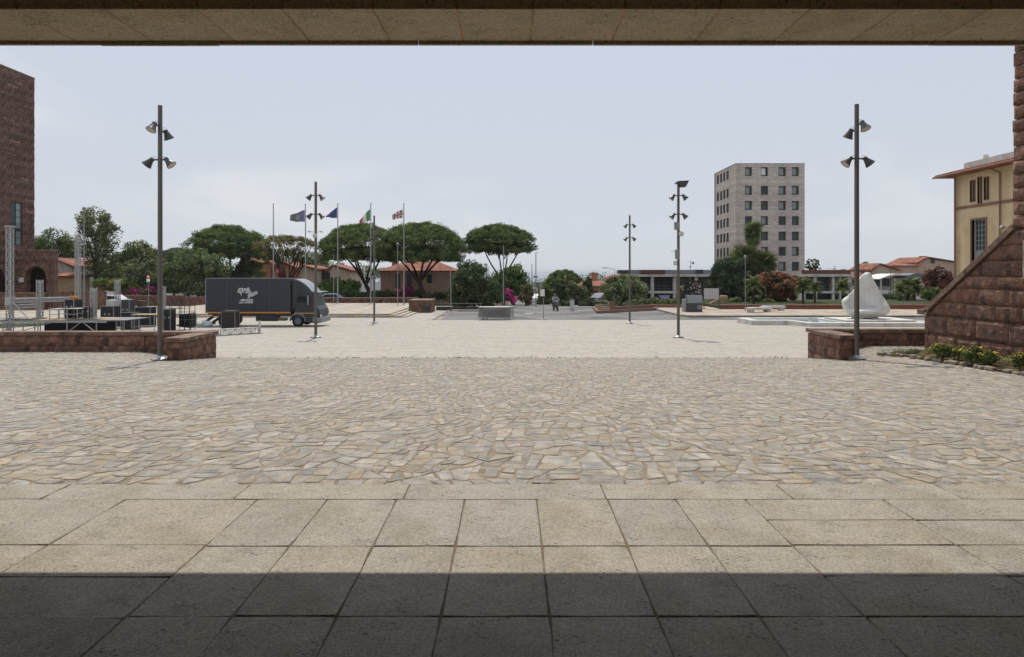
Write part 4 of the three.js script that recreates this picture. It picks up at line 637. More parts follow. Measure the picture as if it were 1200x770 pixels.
lampPost('tall floodlight post with white camera at the end of the stage side wall', PX(187.6, 21.0), 21.0, 7.84, { cam: true });
lampPost('tall floodlight post standing by the plant bed side wall', PX(1004, 20.95), 20.95, 7.84, { face: -1 });
lampPost('floodlight post with cameras in front of the truck cab', PX(370, 35), 35, 8.0, { extra: 3 });
lampPost('floodlight post crowned by a large flood panel and equipment boxes', PX(795, 35), 35, 8.0, { extra: 2 });
lampPost('floodlight post standing before the white flagpole steps', PX(438.5, 50.8), 50.8, 8.0, {});
lampPost('slim floodlight post before the leafy white flowering tree', PX(738, 50.4), 50.4, 8.0, { extra: 1 });

// --- the flag terrace with steps and low wall
{
  const t = struct('flag_terrace', 'raised pale terrace with steps below the flagpoles'), d0 = 58.5, d1 = 79.6, top = -1.79, xe = -10.45;
  const stoneM = mat([0.56, 0.52, 0.455], { map: rep(stoneMap, 0.3) });
  part('terrace_top', stoneM, t, (b) => b.span(-34, xe, -2.4, top, -d0, -d1));
  part('front_step', stoneM, t, (b) => b.span(-34, xe + 1.0, -2.4, top - 0.155, -d0 + 0.36, -d0 + 0.003));
  for (let k = 1; k < 4; k++) part('step', stoneM, t, (b) => b.span(xe + 0.48 * (k - 1) + 0.003, xe + 0.48 * k, -2.4, top - 0.078 * k, -d0 - 0.003, -d1 + 3));
  const w = thing('terrace_wall', 'long low brown stone wall behind the flagpoles', 'wall');
  const r = rng(505), dW = 79.7; part('wall_core', M.trach, w, (b) => b.span(-34, -11.2, -2.4, -1.28, -dW - 0.05, -dW - 0.5)); courses(w, (a, y, o) => [a, y, -dW - 0.05 + o], -23, -11.2, [-1.95, -1.6, -1.28], r, { len: 1.0, nu: 3, nv: 2 });
  part('coping', M.trachCap, w, (b) => b.rbox(-22.6, -1.22, -dW - 0.25, 23.2, 0.12, 0.62, 0.02));
  const bl = thing('wall_end_block', 'brown stone block ending the low wall beside the steps', 'wall');
  part('wall_core', M.trach, bl, (b) => b.span(-9.85, -7.8, -2.4, -1.0, -65.5, -69)); courses(bl, (a, y, o) => [a, y, -65.45 + o], -9.9, -7.75, [-2.1, -1.75, -1.4, -1.0], r, { len: 0.8, nu: 3, nv: 2 }); courses(bl, (a, y, o) => [-7.78 + o, y, -a], 65.5, 69, [-2.1, -1.75, -1.4, -1.0], r, { len: 0.9, nu: 3, nv: 2 });
  part('coping', M.trachCap, bl, (b) => b.rbox(-8.83, -0.94, -67.25, 2.2, 0.12, 3.7, 0.02));
  part('litter_bin', M.frameDark, bl, (b) => { b.rbox(-8.1, -1.65, -65.2, 0.34, 0.6, 0.28, 0.03); }).name = 'wall_bin';
}

// --- flagpoles and flags
{
  const pole = (px, py0, label, d = 78.8) => { const x = PX(px, d), y0 = -1.79, o = thing('flagpole', label, 'flagpole', [x, y0, -d], 'flagpoles on the terrace'); const h = PY(py0, d) - y0; part('pole', M.galv, o, (b) => { b.cyl(0, h / 2, 0, 0.09, 0.05, h, 10); }); part('finial', M.steel, o, (b) => b.add(new THREE.SphereGeometry(0.08, 8, 6), 0, h + 0.05, 0)); part('base_plate', M.galv, o, (b) => b.cyl(0, 0.05, 0, 0.22, 0.18, 0.1, 12)); return { o, x, h, y0, d }; };
  const canvas = (fn) => { const c = document.createElement('canvas'); c.width = 240; c.height = 160; const k = c.getContext('2d'); fn(k); const t = new THREE.CanvasTexture(c); t.colorSpace = THREE.SRGBColorSpace; t.magFilter = THREE.LinearFilter; return new THREE.MeshStandardMaterial({ map: t, roughness: 0.8, side: THREE.DoubleSide }); };
  // flag hangs from hoist (u=0) and streams towards -x; shape given by the fly's drop
  const flag = (P, pyTop, pyBot, pxFly, flyTop, flyBot, m, label, seed) => { const d = P.d, nu = 18, nv = 10, pos = [], uv = [], idx = []; const X = (p) => PX(p, d), Y = (p) => PY(p, d); const x0 = P.x - 0.08, x1 = X(pxFly);
    for (let i = 0; i <= nu; i++) for (let j = 0; j <= nv; j++) { const u = i / nu, v = j / nv, dr = u * u * (3 - 2 * u) * 0.45 + u * 0.55; const yt = lerp(Y(pyTop), Y(flyTop), dr), yb = lerp(Y(pyBot), Y(flyBot), dr); const wv = Math.sin(u * 7.5 + v * 1.7 + seed) * 0.20 * u + Math.sin(u * 15 - v * 3 + seed * 2) * 0.07 * u; pos.push(lerp(x0, x1, u) + Math.sin(u * 9 + seed) * 0.05 * u, lerp(yb, yt, v) + Math.sin(u * 8 + seed) * 0.06 * u, -d + wv); uv.push(u, v); }
    for (let i = 0; i < nu; i++) for (let j = 0; j < nv; j++) { const a = i * (nv + 1) + j, c = a + nv + 1; idx.push(a, c, a + 1, a + 1, c, c + 1); }
    const g = new THREE.BufferGeometry(); g.setAttribute('position', new THREE.Float32BufferAttribute(pos, 3)); g.setAttribute('uv', new THREE.Float32BufferAttribute(uv, 2)); g.setIndex(idx); g.computeVertexNormals();
    tag(meshOf(g, 'flag', m, scene), label, 'flag', 'flags'); };
  const bare = pole(320.3, 239.5, 'bare grey flagpole behind the truck body');
  const p1 = pole(358, 239.5, 'grey flagpole carrying a faded mauve flag'), p2 = pole(395.8, 239, 'grey flagpole carrying a blue flag'), p3 = pole(434.5, 239, 'grey flagpole carrying a green white and red flag'), p4 = pole(473.2, 238.5, 'grey flagpole carrying a white flag with red cross');
  flag(p1, 246, 260, 340.5, 252, 259.5, canvas((k) => { k.fillStyle = '#6f6a8c'; k.fillRect(0, 0, 240, 160); k.fillStyle = '#6c6a6a'; k.fillRect(140, 0, 100, 160); k.fillStyle = '#8d8a86'; k.fillRect(95, 45, 60, 70); }), 'faded mauve and grey flag streaming from its pole', 0.4);
  flag(p2, 243, 255.5, 382, 253, 255, canvas((k) => { k.fillStyle = '#3a4576'; k.fillRect(0, 0, 240, 160); k.fillStyle = '#8d8a74'; for (let i = 0; i < 12; i++) { const a = i / 12 * Math.PI * 2, x = 120 + Math.cos(a) * 46, y = 80 + Math.sin(a) * 46; k.beginPath(); for (let q = 0; q < 10; q++) { const b = q / 10 * Math.PI * 2 - Math.PI / 2, R = q % 2 ? 4 : 10; k.lineTo(x + Math.cos(b) * R, y + Math.sin(b) * R); } k.fill(); } }), 'drooping blue flag with ring of yellow stars', 1.7);
  flag(p3, 245, 258.5, 421, 258, 262, canvas((k) => { k.fillStyle = '#557f5a'; k.fillRect(0, 0, 80, 160); k.fillStyle = '#d9d6d0'; k.fillRect(80, 0, 80, 160); k.fillStyle = '#a8454b'; k.fillRect(160, 0, 80, 160); }), 'drooping green, white and red flag', 2.6);
  flag(p4, 245, 255.5, 459.5, 251, 257.5, canvas((k) => { k.fillStyle = '#d6d2ca'; k.fillRect(0, 0, 240, 160); k.fillStyle = '#a84e4a'; k.fillRect(104, 0, 32, 160); k.fillRect(0, 64, 240, 32); k.fillStyle = '#3c3a3b'; for (const [x, y] of [[52, 32], [188, 32], [52, 128], [188, 128]]) { k.beginPath(); k.ellipse(x, y, 24, 22, 0, 0, 7); k.fill(); } }), 'white flag with red cross and four dark heads', 3.9);
}

// --- white sculpture and its basin
{
  const o = thing('fountain_basin', 'low white stone basin with still water below the sculpture', 'fountain'), y0 = -2.05, yt = -1.62;
  const P = [[16.9, 48.1], [19.35, 48.1], [19.95, 45.7], [28.0, 45.7], [28.0, 51.2], [16.9, 51.2]];
  const shape = (pts) => new THREE.Shape(pts.map(([x, d]) => new THREE.Vector2(x, d)));
  const rim = shape(P), inner = [[17.5, 48.7], [19.8, 48.7], [20.4, 46.3], [22.6, 46.3], [22.6, 50.6], [17.5, 50.6]]; rim.holes.push(new THREE.Path(inner.map(([x, d]) => new THREE.Vector2(x, d))));
  const ext = (s, h, y) => { const g = new THREE.ExtrudeGeometry(s, { depth: h, bevelEnabled: true, bevelSize: 0.015, bevelThickness: 0.015, bevelSegments: 1 }); g.rotateX(-Math.PI / 2); g.translate(0, y, 0); return g; };
  part('rim', M.white, o, (b) => b.add(ext(rim, yt - y0 - 0.03, y0)));
  part('water', M.water, o, (b) => { const g = new THREE.ShapeGeometry(shape(inner)); g.rotateX(-Math.PI / 2); g.translate(0, yt - 0.09, 0); b.add(g); });
  part('sculpture_plinth', M.white, o, (b) => b.rbox(25.2, yt + 0.06, -48.2, 4.8, 0.1, 3.4, 0.02));
  // sculpture: a folded marble sail, outline in metres round its foot
  const s = thing('marble_sculpture', 'white marble sculpture like a folded sail on a low plinth', 'sculpture', [25.2, yt + 0.11, -48.2]);
  const k = 48.2 / 800, L = [[986.5, 356], [989, 362], [995, 369.5], [1001, 376.6]], out = (px, py) => [(px - 1018) * k, (376.6 - py) * k];
  // rows from the foot to the peak: left edge, right edge, thickness, fold depth
  const rows = [[1000, 1003, 376.6], [998.5, 1012, 375.6], [996.5, 1031, 374.2], [993, 1039.5, 371.5], [990, 1042.4, 368], [988, 1042.6, 364.5], [986.8, 1040.5, 360.5], [986.4, 1038, 356.5], [988, 1036.2, 353.6], [993.5, 1033.6, 350], [998.6, 1031, 345.6], [1001.8, 1028.6, 341], [1004, 1026.2, 336.5], [1005.8, 1023.4, 332], [1008, 1021.8, 328], [1011.5, 1020.6, 325], [1015.5, 1019.6, 322.6]];
  const nu = 34, front = [], back = [], fine = []; for (let i = 0; i + 1 < rows.length; i++) for (let q = 0; q < 4; q++) fine.push(rows[i].map((v, c) => lerp(v, rows[i + 1][c], q / 4))); fine.push(rows[rows.length - 1]);
  fine.forEach(([a, c, py]) => { const f = [], bk = [], hgt = (376.6 - py) / 54.6; for (let j = 0; j <= nu; j++) { const u = j / nu, [x, y] = out(lerp(a, c, u), py);
      const bow = Math.pow(Math.sin(u * Math.PI), 0.7), foldY = 0.165 + 0.05 * u, fold = 1 - smooth(0.45, 0.72, u), under = smooth(0, foldY, hgt), above = smooth(foldY + 0.005, foldY + 0.05, hgt);
      const wall = 0.06 + 0.12 * Math.sin(u * 3.1) - 0.04 * hgt, bowl = 0.30 + (0.95 - 0.3 * u) * Math.pow(under, 0.6), right = 0.30 + 0.62 * Math.pow(Math.sin(clamp(hgt * 1.5 + 0.12, 0, 1) * Math.PI), 0.8) * (1 - smooth(0.25, 0.7, hgt)), rimL = (1 - smooth(0.03, 0.2, u)) * (1 - smooth(0.36, 0.5, hgt)) * 0.3;
      const zl = lerp(bowl, wall, above), zr = lerp(right, wall, smooth(0.2, 0.75, hgt));
      f.push([x, y, bow * lerp(zr, zl, fold) + rimL * above + 0.06]); bk.push([x, y, -bow * (0.35 + 0.25 * (1 - hgt)) - 0.06]); } front.push(f); back.push(bk); });
  const pos = [], quad = (A, Bq, Cq, Dq) => pos.push(...A, ...Bq, ...Cq, ...A, ...Cq, ...Dq);
  for (let i = 0; i + 1 < fine.length; i++) { for (let j = 0; j < nu; j++) { quad(front[i][j], front[i][j + 1], front[i + 1][j + 1], front[i + 1][j]); quad(back[i][j + 1], back[i][j], back[i + 1][j], back[i + 1][j + 1]); } quad(back[i][0], front[i][0], front[i + 1][0], back[i + 1][0]); quad(front[i][nu], back[i][nu], back[i + 1][nu], front[i + 1][nu]); }
  for (let j = 0; j < nu; j++) { quad(back[0][j], back[0][j + 1], front[0][j + 1], front[0][j]); const n = fine.length - 1; quad(front[n][j], front[n][j + 1], back[n][j + 1], back[n][j]); }
  const g = new THREE.BufferGeometry(); g.setAttribute('position', new THREE.Float32BufferAttribute(pos, 3)); g.computeVertexNormals(); part('body', M.marble, s, (b) => b.add(toCreasedNormals(g, 1.0)));
  part('foot', M.marble, s, (b) => { b.cyl(0.2, 0.08, -0.05, 0.5, 0.42, 0.22, 14); });
}
// white benches, brick edging, thin post
{
  const bench = (label, px, d, L, turn) => { const o = thing('stone_bench', label, 'bench', [PX(px, d), -1.98, -d], 'white stone benches', turn); part('seat', M.white, o, (b) => b.rbox(0, 0.36, 0, L, 0.22, 0.7, 0.03)); for (const s of [-1, 1]) part('foot', M.white, o, (b) => b.rbox(s * (L / 2 - 0.35), 0.125, 0, 0.4, 0.25, 0.55, 0.02)); return o; };
  bench('long white stone bench on the far pavement set at an angle', 889.5, 64.2, 2.9, 0.5); bench('short white stone bench beside the lawn edging', 906, 67, 2.2, -0.05);
  const e = thing('brick_edging', 'low red brick edging wall along the lawn', 'wall'); part('wall', mat([0.26, 0.09, 0.06], { map: rep(plasterMap, 0.6) }), e, (b) => { b.span(PX(845.5, 69.5), 60, -2.0, -1.60, -69.6, -70.1); }); part('coping', M.trachCap, e, (b) => b.span(PX(845.2, 69.5), 60, -1.60, -1.54, -69.56, -70.14));
  const far = thing('brick_edging', 'red edging strip by the pavilion street', 'wall'); part('wall', mat([0.28, 0.10, 0.07], { map: rep(plasterMap, 0.6) }), far, (b) => b.span(PX(1030, 74), 62, -1.98, -1.66, -74, -74.4));
  const thin = (name, label, cat, px, d, py0, py1, m, fn, r0 = 0.05) => { const x = PX(px, d), yb = PY(py1, d), h = PY(py0, d) - yb, o = thing(name, label, cat, [x, yb, -d]); part('pole', m, o, (b) => b.cyl(0, h / 2, 0, r0, r0 * 0.7, h, 8)); if (fn) fn(o, h); return o; };
  const head = (o, h) => part('lamp_head', M.greyMetal, o, (b) => { b.add(new THREE.SphereGeometry(0.16, 10, 6), 0, h, 0); b.cyl(0, h - 0.2, 0, 0.08, 0.05, 0.25, 8); });
  const arm = (s) => (o, h) => part('lamp_arm', M.greyMetal, o, (b) => { b.rod([0, h, 0], [s * 1.2, h + 0.2, 0], 0.035, 6); b.rbox(s * 1.5, h + 0.2, 0, 0.7, 0.12, 0.25, 0.04); });
  thin('street_lamp', 'thin grey lamp pole before the dark tree beside the white bench', 'street lamp', 873.5, 66, 301, 369.5, M.greyMetal, head);
  thin('street_lamp', 'slender grey lamp pole beside the stacked barriers', 'street lamp', 590, 66, 287.5, 366, M.galv, null, 0.06);
  thin('street_lamp', 'tall grey lamp pole beside the truss tower and leafy tree', 'street lamp', 98.5, 68, 244, 364, M.greyMetal, head, 0.08);
  thin('street_lamp', 'short lamp pole on the flag terrace', 'street lamp', 466, 76, 286, 357.2, M.galv, head, 0.05);
  thin('street_lamp', 'slim pole between the flagpoles before the green hedge', 'street lamp', 391, 79, 298, 355, M.galv, null, 0.05);
  thin('street_lamp', 'tallest lamp pole down the tree lined street', 'street lamp', 628, 78, 296, 359.5, M.galv, (o, h) => part('lamp_arm', M.galv, o, (b) => { b.rod([0, h, 0], [0.35, h, 0], 0.03, 5); b.rbox(-0.05, h * 0.555, 0.05, 0.5, 0.25, 0.2, 0.03); }), 0.07);
  for (const [px, y0, y1, d, nm] of [[623.4, 309, 358.5, 92, 'first'], [619.8, 319.5, 358, 100, 'second'], [617.3, 325, 358, 108, 'third'], [615.4, 329, 357.5, 116, 'fourth']]) thin('street_lamp', `${nm} smaller lamp pole behind the tallest one down the street`, 'street lamp', px, d, y0, y1, M.galv, null, 0.06).userData.group = 'lamp poles down the street';
  thin('street_lamp', 'leaning grey pole at the kerb beside the fence', 'street lamp', 529, 66, 314, 365, M.galv, null, 0.05).rotation.z = 0.03;
  thin('street_lamp', 'street lamp with curved arm over the orange house', 'street lamp', 720.5, 100, 315.5, 357, M.greyMetal, arm(-1), 0.05);
  thin('street_lamp', 'lamp standing in front of the white framed office block', 'street lamp', 809, 104, 305.5, 356, M.greyMetal, (o, h) => part('lamp_head', M.greyMetal, o, (b) => { b.rod([0, h - 0.3, 0], [0.35, h - 0.1, 0], 0.03, 5); b.add(new THREE.SphereGeometry(0.2, 8, 6), 0.42, h - 0.35, 0); b.rbox(0, h - 0.9, 0, 0.18, 0.25, 0.18, 0.03); }), 0.05);
  thin('street_lamp', 'dark slim pole before the white canopy pavilion', 'street lamp', 1043.5, 90, 312, 357, M.frameDark, null, 0.04);
  const sg = thin('road_sign', 'small white street sign on a thin pole at the edge of the square', 'sign', 637, 56, 346, 373.7, M.galv, (o, h) => { part('sign_plate', mat([0.66, 0.66, 0.64]), o, (b) => b.rbox(-0.1, h + 0.2, 0.04, 0.36, 0.55, 0.03, 0.01)); part('sign_plate', M.frameDark, o, (b) => b.rbox(0.02, h - 0.14, 0.04, 0.26, 0.1, 0.03, 0.01)); }, 0.035);
  thin('road_sign', 'thin post with small red, white and green sign plates before the leafy trees', 'sign', 174, 70, 330, 360, M.galv, (o, h) => { part('sign_plate', mat([0.45, 0.05, 0.04]), o, (b) => b.rbox(0, h + 0.5, 0.06, 0.36, 0.36, 0.03, 0.01)); part('sign_plate', mat([0.75, 0.75, 0.73]), o, (b) => b.rbox(0, h + 0.14, 0.06, 0.36, 0.3, 0.03, 0.01)); part('sign_plate', mat([0.03, 0.16, 0.09]), o, (b) => b.rbox(0, h - 0.12, 0.06, 0.34, 0.2, 0.03, 0.01)); part('sign_face', mat([0.75, 0.75, 0.73]), o, (b) => b.cyl(0, h + 0.5, 0.08, 0.1, 0.1, 0.02, 16, Math.PI / 2)); }, 0.04);
}
// kiosk box, speckled panel, white board, yellow shapes
{
  const D = 64.5, y0 = -1.98, k = thing('glass_kiosk', 'dark grey kiosk with glass top on the far pavement', 'kiosk');
  part('body', mat([0.05, 0.055, 0.06], { roughness: 0.4 }), k, (b) => { b.rbox(PX(814.5, D), y0 + 0.42, -D - 0.5, PX(823.6, D) - PX(806, D), 0.84, 1.0, 0.02); });
  part('glass_top', mat([0.25, 0.29, 0.31], { roughness: 0.1 }), k, (b) => b.rbox(PX(814.8, D), y0 + 1.22, -D - 0.5, PX(823.4, D) - PX(806.5, D), 0.72, 0.94, 0.03)); part('counter', M.galv, k, (b) => b.rbox(PX(814.5, D), y0 + 0.86, -D - 0.5, 1.5, 0.05, 1.08, 0.01)); part('label_plate', mat([0.2, 0.21, 0.23]), k, (b) => b.rbox(PX(820, D), y0 + 0.45, -D + 0.012, 0.42, 0.4, 0.02, 0.005)); part('side_panel', mat([0.30, 0.33, 0.32], { roughness: 0.3 }), k, (b) => b.rbox(PX(803.5, D), y0 + 0.6, -D - 0.6, 0.28, 1.2, 0.7, 0.02));
  const p = thing('speckled_panel', 'tall black perforated panel with light specks behind the kiosk', 'panel'), r = rng(33), D2 = 72;
  part('sheet', mat([0.012, 0.011, 0.011]), p, (b) => b.rbox(PX(813, D2), PY(337.2, D2), -D2, PX(824, D2) - PX(802, D2), PY(329, D2) - PY(346, D2), 0.06, 0.01)); part('specks', mat([0.55, 0.48, 0.42]), p, (b) => { for (let i = 0; i < 46; i++) { const u = Math.sqrt(r()), v = r(); b.box(PX(805 + 17 * u, D2), PY(331 + 14 * v, D2), -D2 + 0.034, 0.05 + 0.05 * r(), 0.05 + 0.06 * r(), 0.006, 0, 0, r()); } }, { kind: 'stuff' }); for (const s of [803, 823]) part('post', M.frameDark, p, (b) => b.rod([PX(s, D2), -1.98, -D2 - 0.05], [PX(s, D2), PY(346, D2), -D2 - 0.05], 0.04, 6));
  const w = thing('display_board', 'blank pale grey board on two posts beside the kiosk', 'board'), D3 = 70; part('board', mat([0.42, 0.41, 0.42], { roughness: 0.6 }), w, (b) => b.rbox(PX(833.7, D3), PY(344.3, D3), -D3, PX(842.2, D3) - PX(825, D3), PY(338, D3) - PY(350.6, D3), 0.05, 0.01)); for (const s of [825.2, 842.6]) part('post', M.frameDark, w, (b) => b.span(PX(s, D3) - 0.04, PX(s, D3) + 0.04, -1.98, PY(337.5, D3), -D3 - 0.03, -D3 - 0.11));
  const ys = thing('stone_stair', 'sunlit cream stair parapet behind the blank board', 'stair'), D4 = 76; part('ramp', mat([0.50, 0.40, 0.26], { map: rep(stoneMap, 0.4) }), ys, (b) => b.prism([[PX(825, D4), -2.0], [PX(843, D4), -2.0], [PX(843, D4), PY(351, D4)], [PX(839, D4), PY(351.5, D4)], [PX(826, D4), PY(360, D4)]], 0.4, 0, 0, -D4 - 0.4)); 
  const bl = thing('cream_drum', 'cream round drum behind the blank board', 'drum', [PX(848, 77), -2.0, -77]); part('drum', mat([0.52, 0.43, 0.29], { map: rep(stoneMap, 0.4) }), bl, (b) => { b.cyl(0, 0.55, 0, 0.52, 0.5, 1.1, 18); b.cyl(0, 1.13, 0, 0.44, 0.36, 0.1, 18); });
}
// --- stacked crowd barriers at the street edge
{
  const D = 55.6, W = 2.42, H = 1.02, o = thing('crowd_barrier', 'grey steel crowd barrier in a stack at the edge of the square', 'barrier', [PX(579.5, D), G(0, D) + 0.03, -D + 0.9], 'stacked crowd barriers');
  part('frame', M.galv, o, (b) => { const r = 0.022; b.rod([-W / 2, 0.16, 0], [-W / 2, H, 0], r); b.rod([W / 2, 0.16, 0], [W / 2, H, 0], r); b.rod([-W / 2, H, 0], [W / 2, H, 0], r); b.rod([-W / 2, 0.18, 0], [W / 2, 0.18, 0], r); });
  part('bars', M.galv, o, (b) => { for (let i = 1; i < 18; i++) b.rod([-W / 2 + W * i / 18, 0.18, 0], [-W / 2 + W * i / 18, H, 0], 0.015, 5); });
  for (const s of [-1, 1]) part('foot', M.galv, o, (b) => { b.rod([s * 0.9, 0.02, -0.16], [s * 0.9, 0.02, 0.16], 0.02, 6); b.rod([s * 0.9, 0.02, 0], [s * 0.9, 0.18, 0], 0.02, 6); });
  for (let i = 1; i < 10; i++) copyOf(o, [PX(579.5, D) + (i % 3 - 1) * 0.06 + (i > 6 ? 0.3 : 0), G(0, D) + 0.03, -D + 0.9 - i * 0.095], null, null, (i % 2 - 0.5) * 0.02);
}
// dark low fence beside the dense trees
{
  const f = thing('low_fence', 'dark low wall with railing below the dense dark trees', 'fence'), D = 69.5; part('wall', mat([0.05, 0.045, 0.042]), f, (b) => b.span(PX(511, D), PX(566, D), -2.2, PY(359.5, D), -D, -D - 0.25)); part('railing', M.frameDark, f, (b) => { for (let p = 512; p < 566; p += 2.2) b.rod([PX(p, D), PY(359.5, D), -D - 0.1], [PX(p, D), PY(356, D), -D - 0.1], 0.015, 4); b.rod([PX(511, D), PY(356, D), -D - 0.1], [PX(566, D), PY(356, D), -D - 0.1], 0.025, 5); });
  const w = thing('garden_wall', 'long brown stone wall below pink flowers behind the stage', 'wall'), D2 = 81; part('wall', M.trach, w, (b) => { b.span(PX(143, D2), PX(236, D2), -2.6, PY(347.4, D2), -D2, -D2 - 0.4); b.span(PX(113, D2), PX(118, D2), -2.6, PY(336, D2), -D2, -D2 - 0.8); b.span(PX(218, 79), PX(240, 79), -2.6, PY(347.6, 79), -78.6, -79.1); }); part('coping', M.trachCap, w, (b) => b.span(PX(143, D2), PX(216, D2), PY(347.4, D2), PY(346, D2), -D2 + 0.05, -D2 - 0.45));
  const v = thing('verge_wall', 'low reddish garden wall before the office block planting', 'wall'), D5 = 71; part('wall', mat([0.30, 0.17, 0.11], { map: rep(plasterMap, 0.5) }), v, (b) => { b.bar([PX(716, 68), -1.9, -67.5], [PX(770, 72.5), -1.85, -72.5], 0.25, 0.5); b.span(PX(770, 73), PX(800, 73), -2.1, -1.62, -72.8, -73.05); }); for (const p of [715, 718.5]) part('post', M.redTrim, v, (b) => { const x = PX(p, 67.6); b.rbox(x, -1.6, -67.2, 0.2, 1.0, 0.2, 0.02); });
}

// ================================================================ TRUCK
{
  const d = 46, gy = G(-17, 47), o = thing('box_truck', 'dark grey box truck with orange stripe and white lettering parked on the square', 'truck', [-17, gy, -d]);
  const grey = mat([0.033, 0.036, 0.044], { roughness: 0.5, bumpMap: rep(stoneBump, 0.3), bumpScale: 0.012 }), cabM = mat([0.022, 0.024, 0.03], { phys: true, roughness: 0.4, clearcoat: 0.3, clearcoatRoughness: 0.2 }), trimM = mat([0.24, 0.25, 0.26], { roughness: 0.45 });
  const X = (px) => PX(px, d) + 17, Y = (py) => PY(py, d) - gy, W = 2.36;
  const x0 = X(240.8), x1 = X(340.6), yb = Y(367.2), yt = Y(326.2);
  const box = part('cargo_box', grey, o, (b) => b.rbox((x0 + x1) / 2, (yb + yt) / 2, -W / 2, x1 - x0, yt - yb, W, 0.03));
  part('roof_edge', trimM, box, (b) => { b.span(x0, x1, yt - 0.02, yt + 0.025, 0.012, -0.05); b.span(x0 - 0.012, x0 + 0.04, yb, yt, 0.012, -0.04); });
  part('side_stripe', mat([0.62, 0.25, 0.03], { roughness: 0.5 }), box, (b) => b.span(x0, x1, yb + 0.0, yb + 0.09, 0.014, 0.003));
  for (let i = 1; i < 7; i++) part('curtain_strap', mat([0.03, 0.033, 0.04]), box, (b) => b.span(lerp(x0, x1, i / 7) - 0.02, lerp(x0, x1, i / 7) + 0.02, yb + 0.1, yb + 0.42, 0.012, 0.002));
  for (let i = 1; i < 4; i++) part('panel_seam', mat([0.07, 0.075, 0.085], { roughness: 0.5 }), box, (b) => b.span(lerp(x0, x1, i / 4) - 0.012, lerp(x0, x1, i / 4) + 0.012, yb + 0.1, yt - 0.02, 0.006, 0.001));
  for (let i = 0; i < 3; i++) part('marker_light', mat([0.5, 0.2, 0.03], { roughness: 0.3 }), o, (b) => b.rbox(lerp(x0, x1, 0.15 + 0.35 * i), yb - 0.06, 0.0, 0.12, 0.05, 0.03, 0.01));
  // lettering: slanted white strokes, then two lines of small type
  const white = mat([0.66, 0.66, 0.64], { roughness: 0.6 }), k = 1 / 22.6, P = (u, v) => [X(270 + u * k), Y(328 + v * k)];
  part('lettering', white, o, (b) => {
    const st = (u0, v0, u1, v1, w = 16) => { const a = P(u0, v0), c = P(u1, v1), L = Math.hypot(c[0] - a[0], c[1] - a[1]); b.box((a[0] + c[0]) / 2, (a[1] + c[1]) / 2, 0.012, L + 0.01, w * 1.45 * k * d / 800, 0.006, 0, 0, Math.atan2(c[1] - a[1], c[0] - a[0])); };
    st(200, 335, 240, 230, 24); st(235, 232, 340, 232, 22); st(205, 330, 330, 330, 22); st(320, 250, 330, 340, 22); st(250, 285, 330, 280, 16); st(275, 340, 290, 410, 14);
    st(350, 300, 385, 225, 22); st(370, 290, 420, 235, 20); st(385, 335, 450, 345, 22); st(420, 335, 455, 235, 22); st(440, 225, 495, 215, 18); st(480, 220, 500, 270, 20); st(455, 290, 520, 280, 18); st(430, 350, 480, 300, 20);
    st(470, 360, 500, 290, 20); st(510, 280, 540, 340, 22); st(470, 420, 540, 350, 22); st(460, 465, 515, 470, 22); st(480, 460, 560, 390, 22); st(540, 345, 600, 400, 20); st(560, 440, 720, 350, 16); st(590, 350, 690, 310, 18); st(690, 310, 715, 345, 20); st(600, 395, 700, 345, 16); st(620, 345, 640, 385, 14);
    for (let i = 0; i < 15; i++) { if (i === 5) continue; st(295 + i * 21, 512, 295 + i * 21, 542, 13); } st(250, 556, 400, 552, 12); for (let i = 0; i < 9; i++) st(430 + i * 21, 560, 430 + i * 21, 578, 12); for (let i = 0; i < 17; i++) { if (i === 6) continue; st(235 + i * 22, 594, 235 + i * 22, 616, 13); }
  });
  // chassis, tanks, tail lift
  part('chassis', mat([0.05, 0.05, 0.05], { roughness: 0.8 }), o, (b) => { b.span(x0 + 0.2, x1 + 1.2, yb - 0.22, yb - 0.003, -0.65, -1.7); b.rbox(X(312), yb - 0.33, -0.35, 1.5, 0.42, 0.55, 0.05); b.span(X(300), X(338), yb - 0.12, yb - 0.06, -0.04, -0.1); b.span(X(300), X(338), yb - 0.42, yb - 0.36, -0.04, -0.1); b.span(x0 + 0.15, x1, yb - 0.1, yb - 0.003, -0.05, -W + 0.05); });
  part('tool_box', mat([0.30, 0.31, 0.31], { roughness: 0.5 }), o, (b) => b.rbox(X(324), yb - 0.42, -0.3, 1.2, 0.2, 0.4, 0.03));
  part('tail_lift', M.blackFab, o, (b) => { b.bar([x0 + 0.35, yb - 0.25, -0.35], [x0 - 0.45, 0.12, -0.35], 0.16, 0.16); b.bar([x0 + 0.35, yb - 0.25, -W + 0.35], [x0 - 0.45, 0.12, -W + 0.35], 0.16, 0.16); b.box(x0 - 1.15, 0.1, -W / 2, 1.7, 0.09, W - 0.1, 0, 0, -0.02); });
  const wheel = (x, z, r = 0.39) => { const w = new THREE.Group(); w.name = 'wheel'; w.position.set(x, r, z); o.add(w); part('tyre', M.tyre, w, (b) => b.add(lathe([[r * 0.62, -0.13], [r * 0.92, -0.135], [r, -0.09], [r, 0.09], [r * 0.92, 0.135], [r * 0.62, 0.13]], 24), 0, 0, 0, Math.PI / 2)); part('rim', mat([0.20, 0.20, 0.21], { roughness: 0.4, metalness: 0.5 }), w, (b) => { b.add(lathe([[0.001, 0.04], [r * 0.22, 0.05], [r * 0.26, 0.09], [r * 0.5, 0.03], [r * 0.62, 0.12], [r * 0.64, 0.0]], 20), 0, 0, 0, Math.PI / 2); b.cyl(0, 0, 0, r * 0.6, r * 0.6, 0.05, 18, Math.PI / 2); }); };
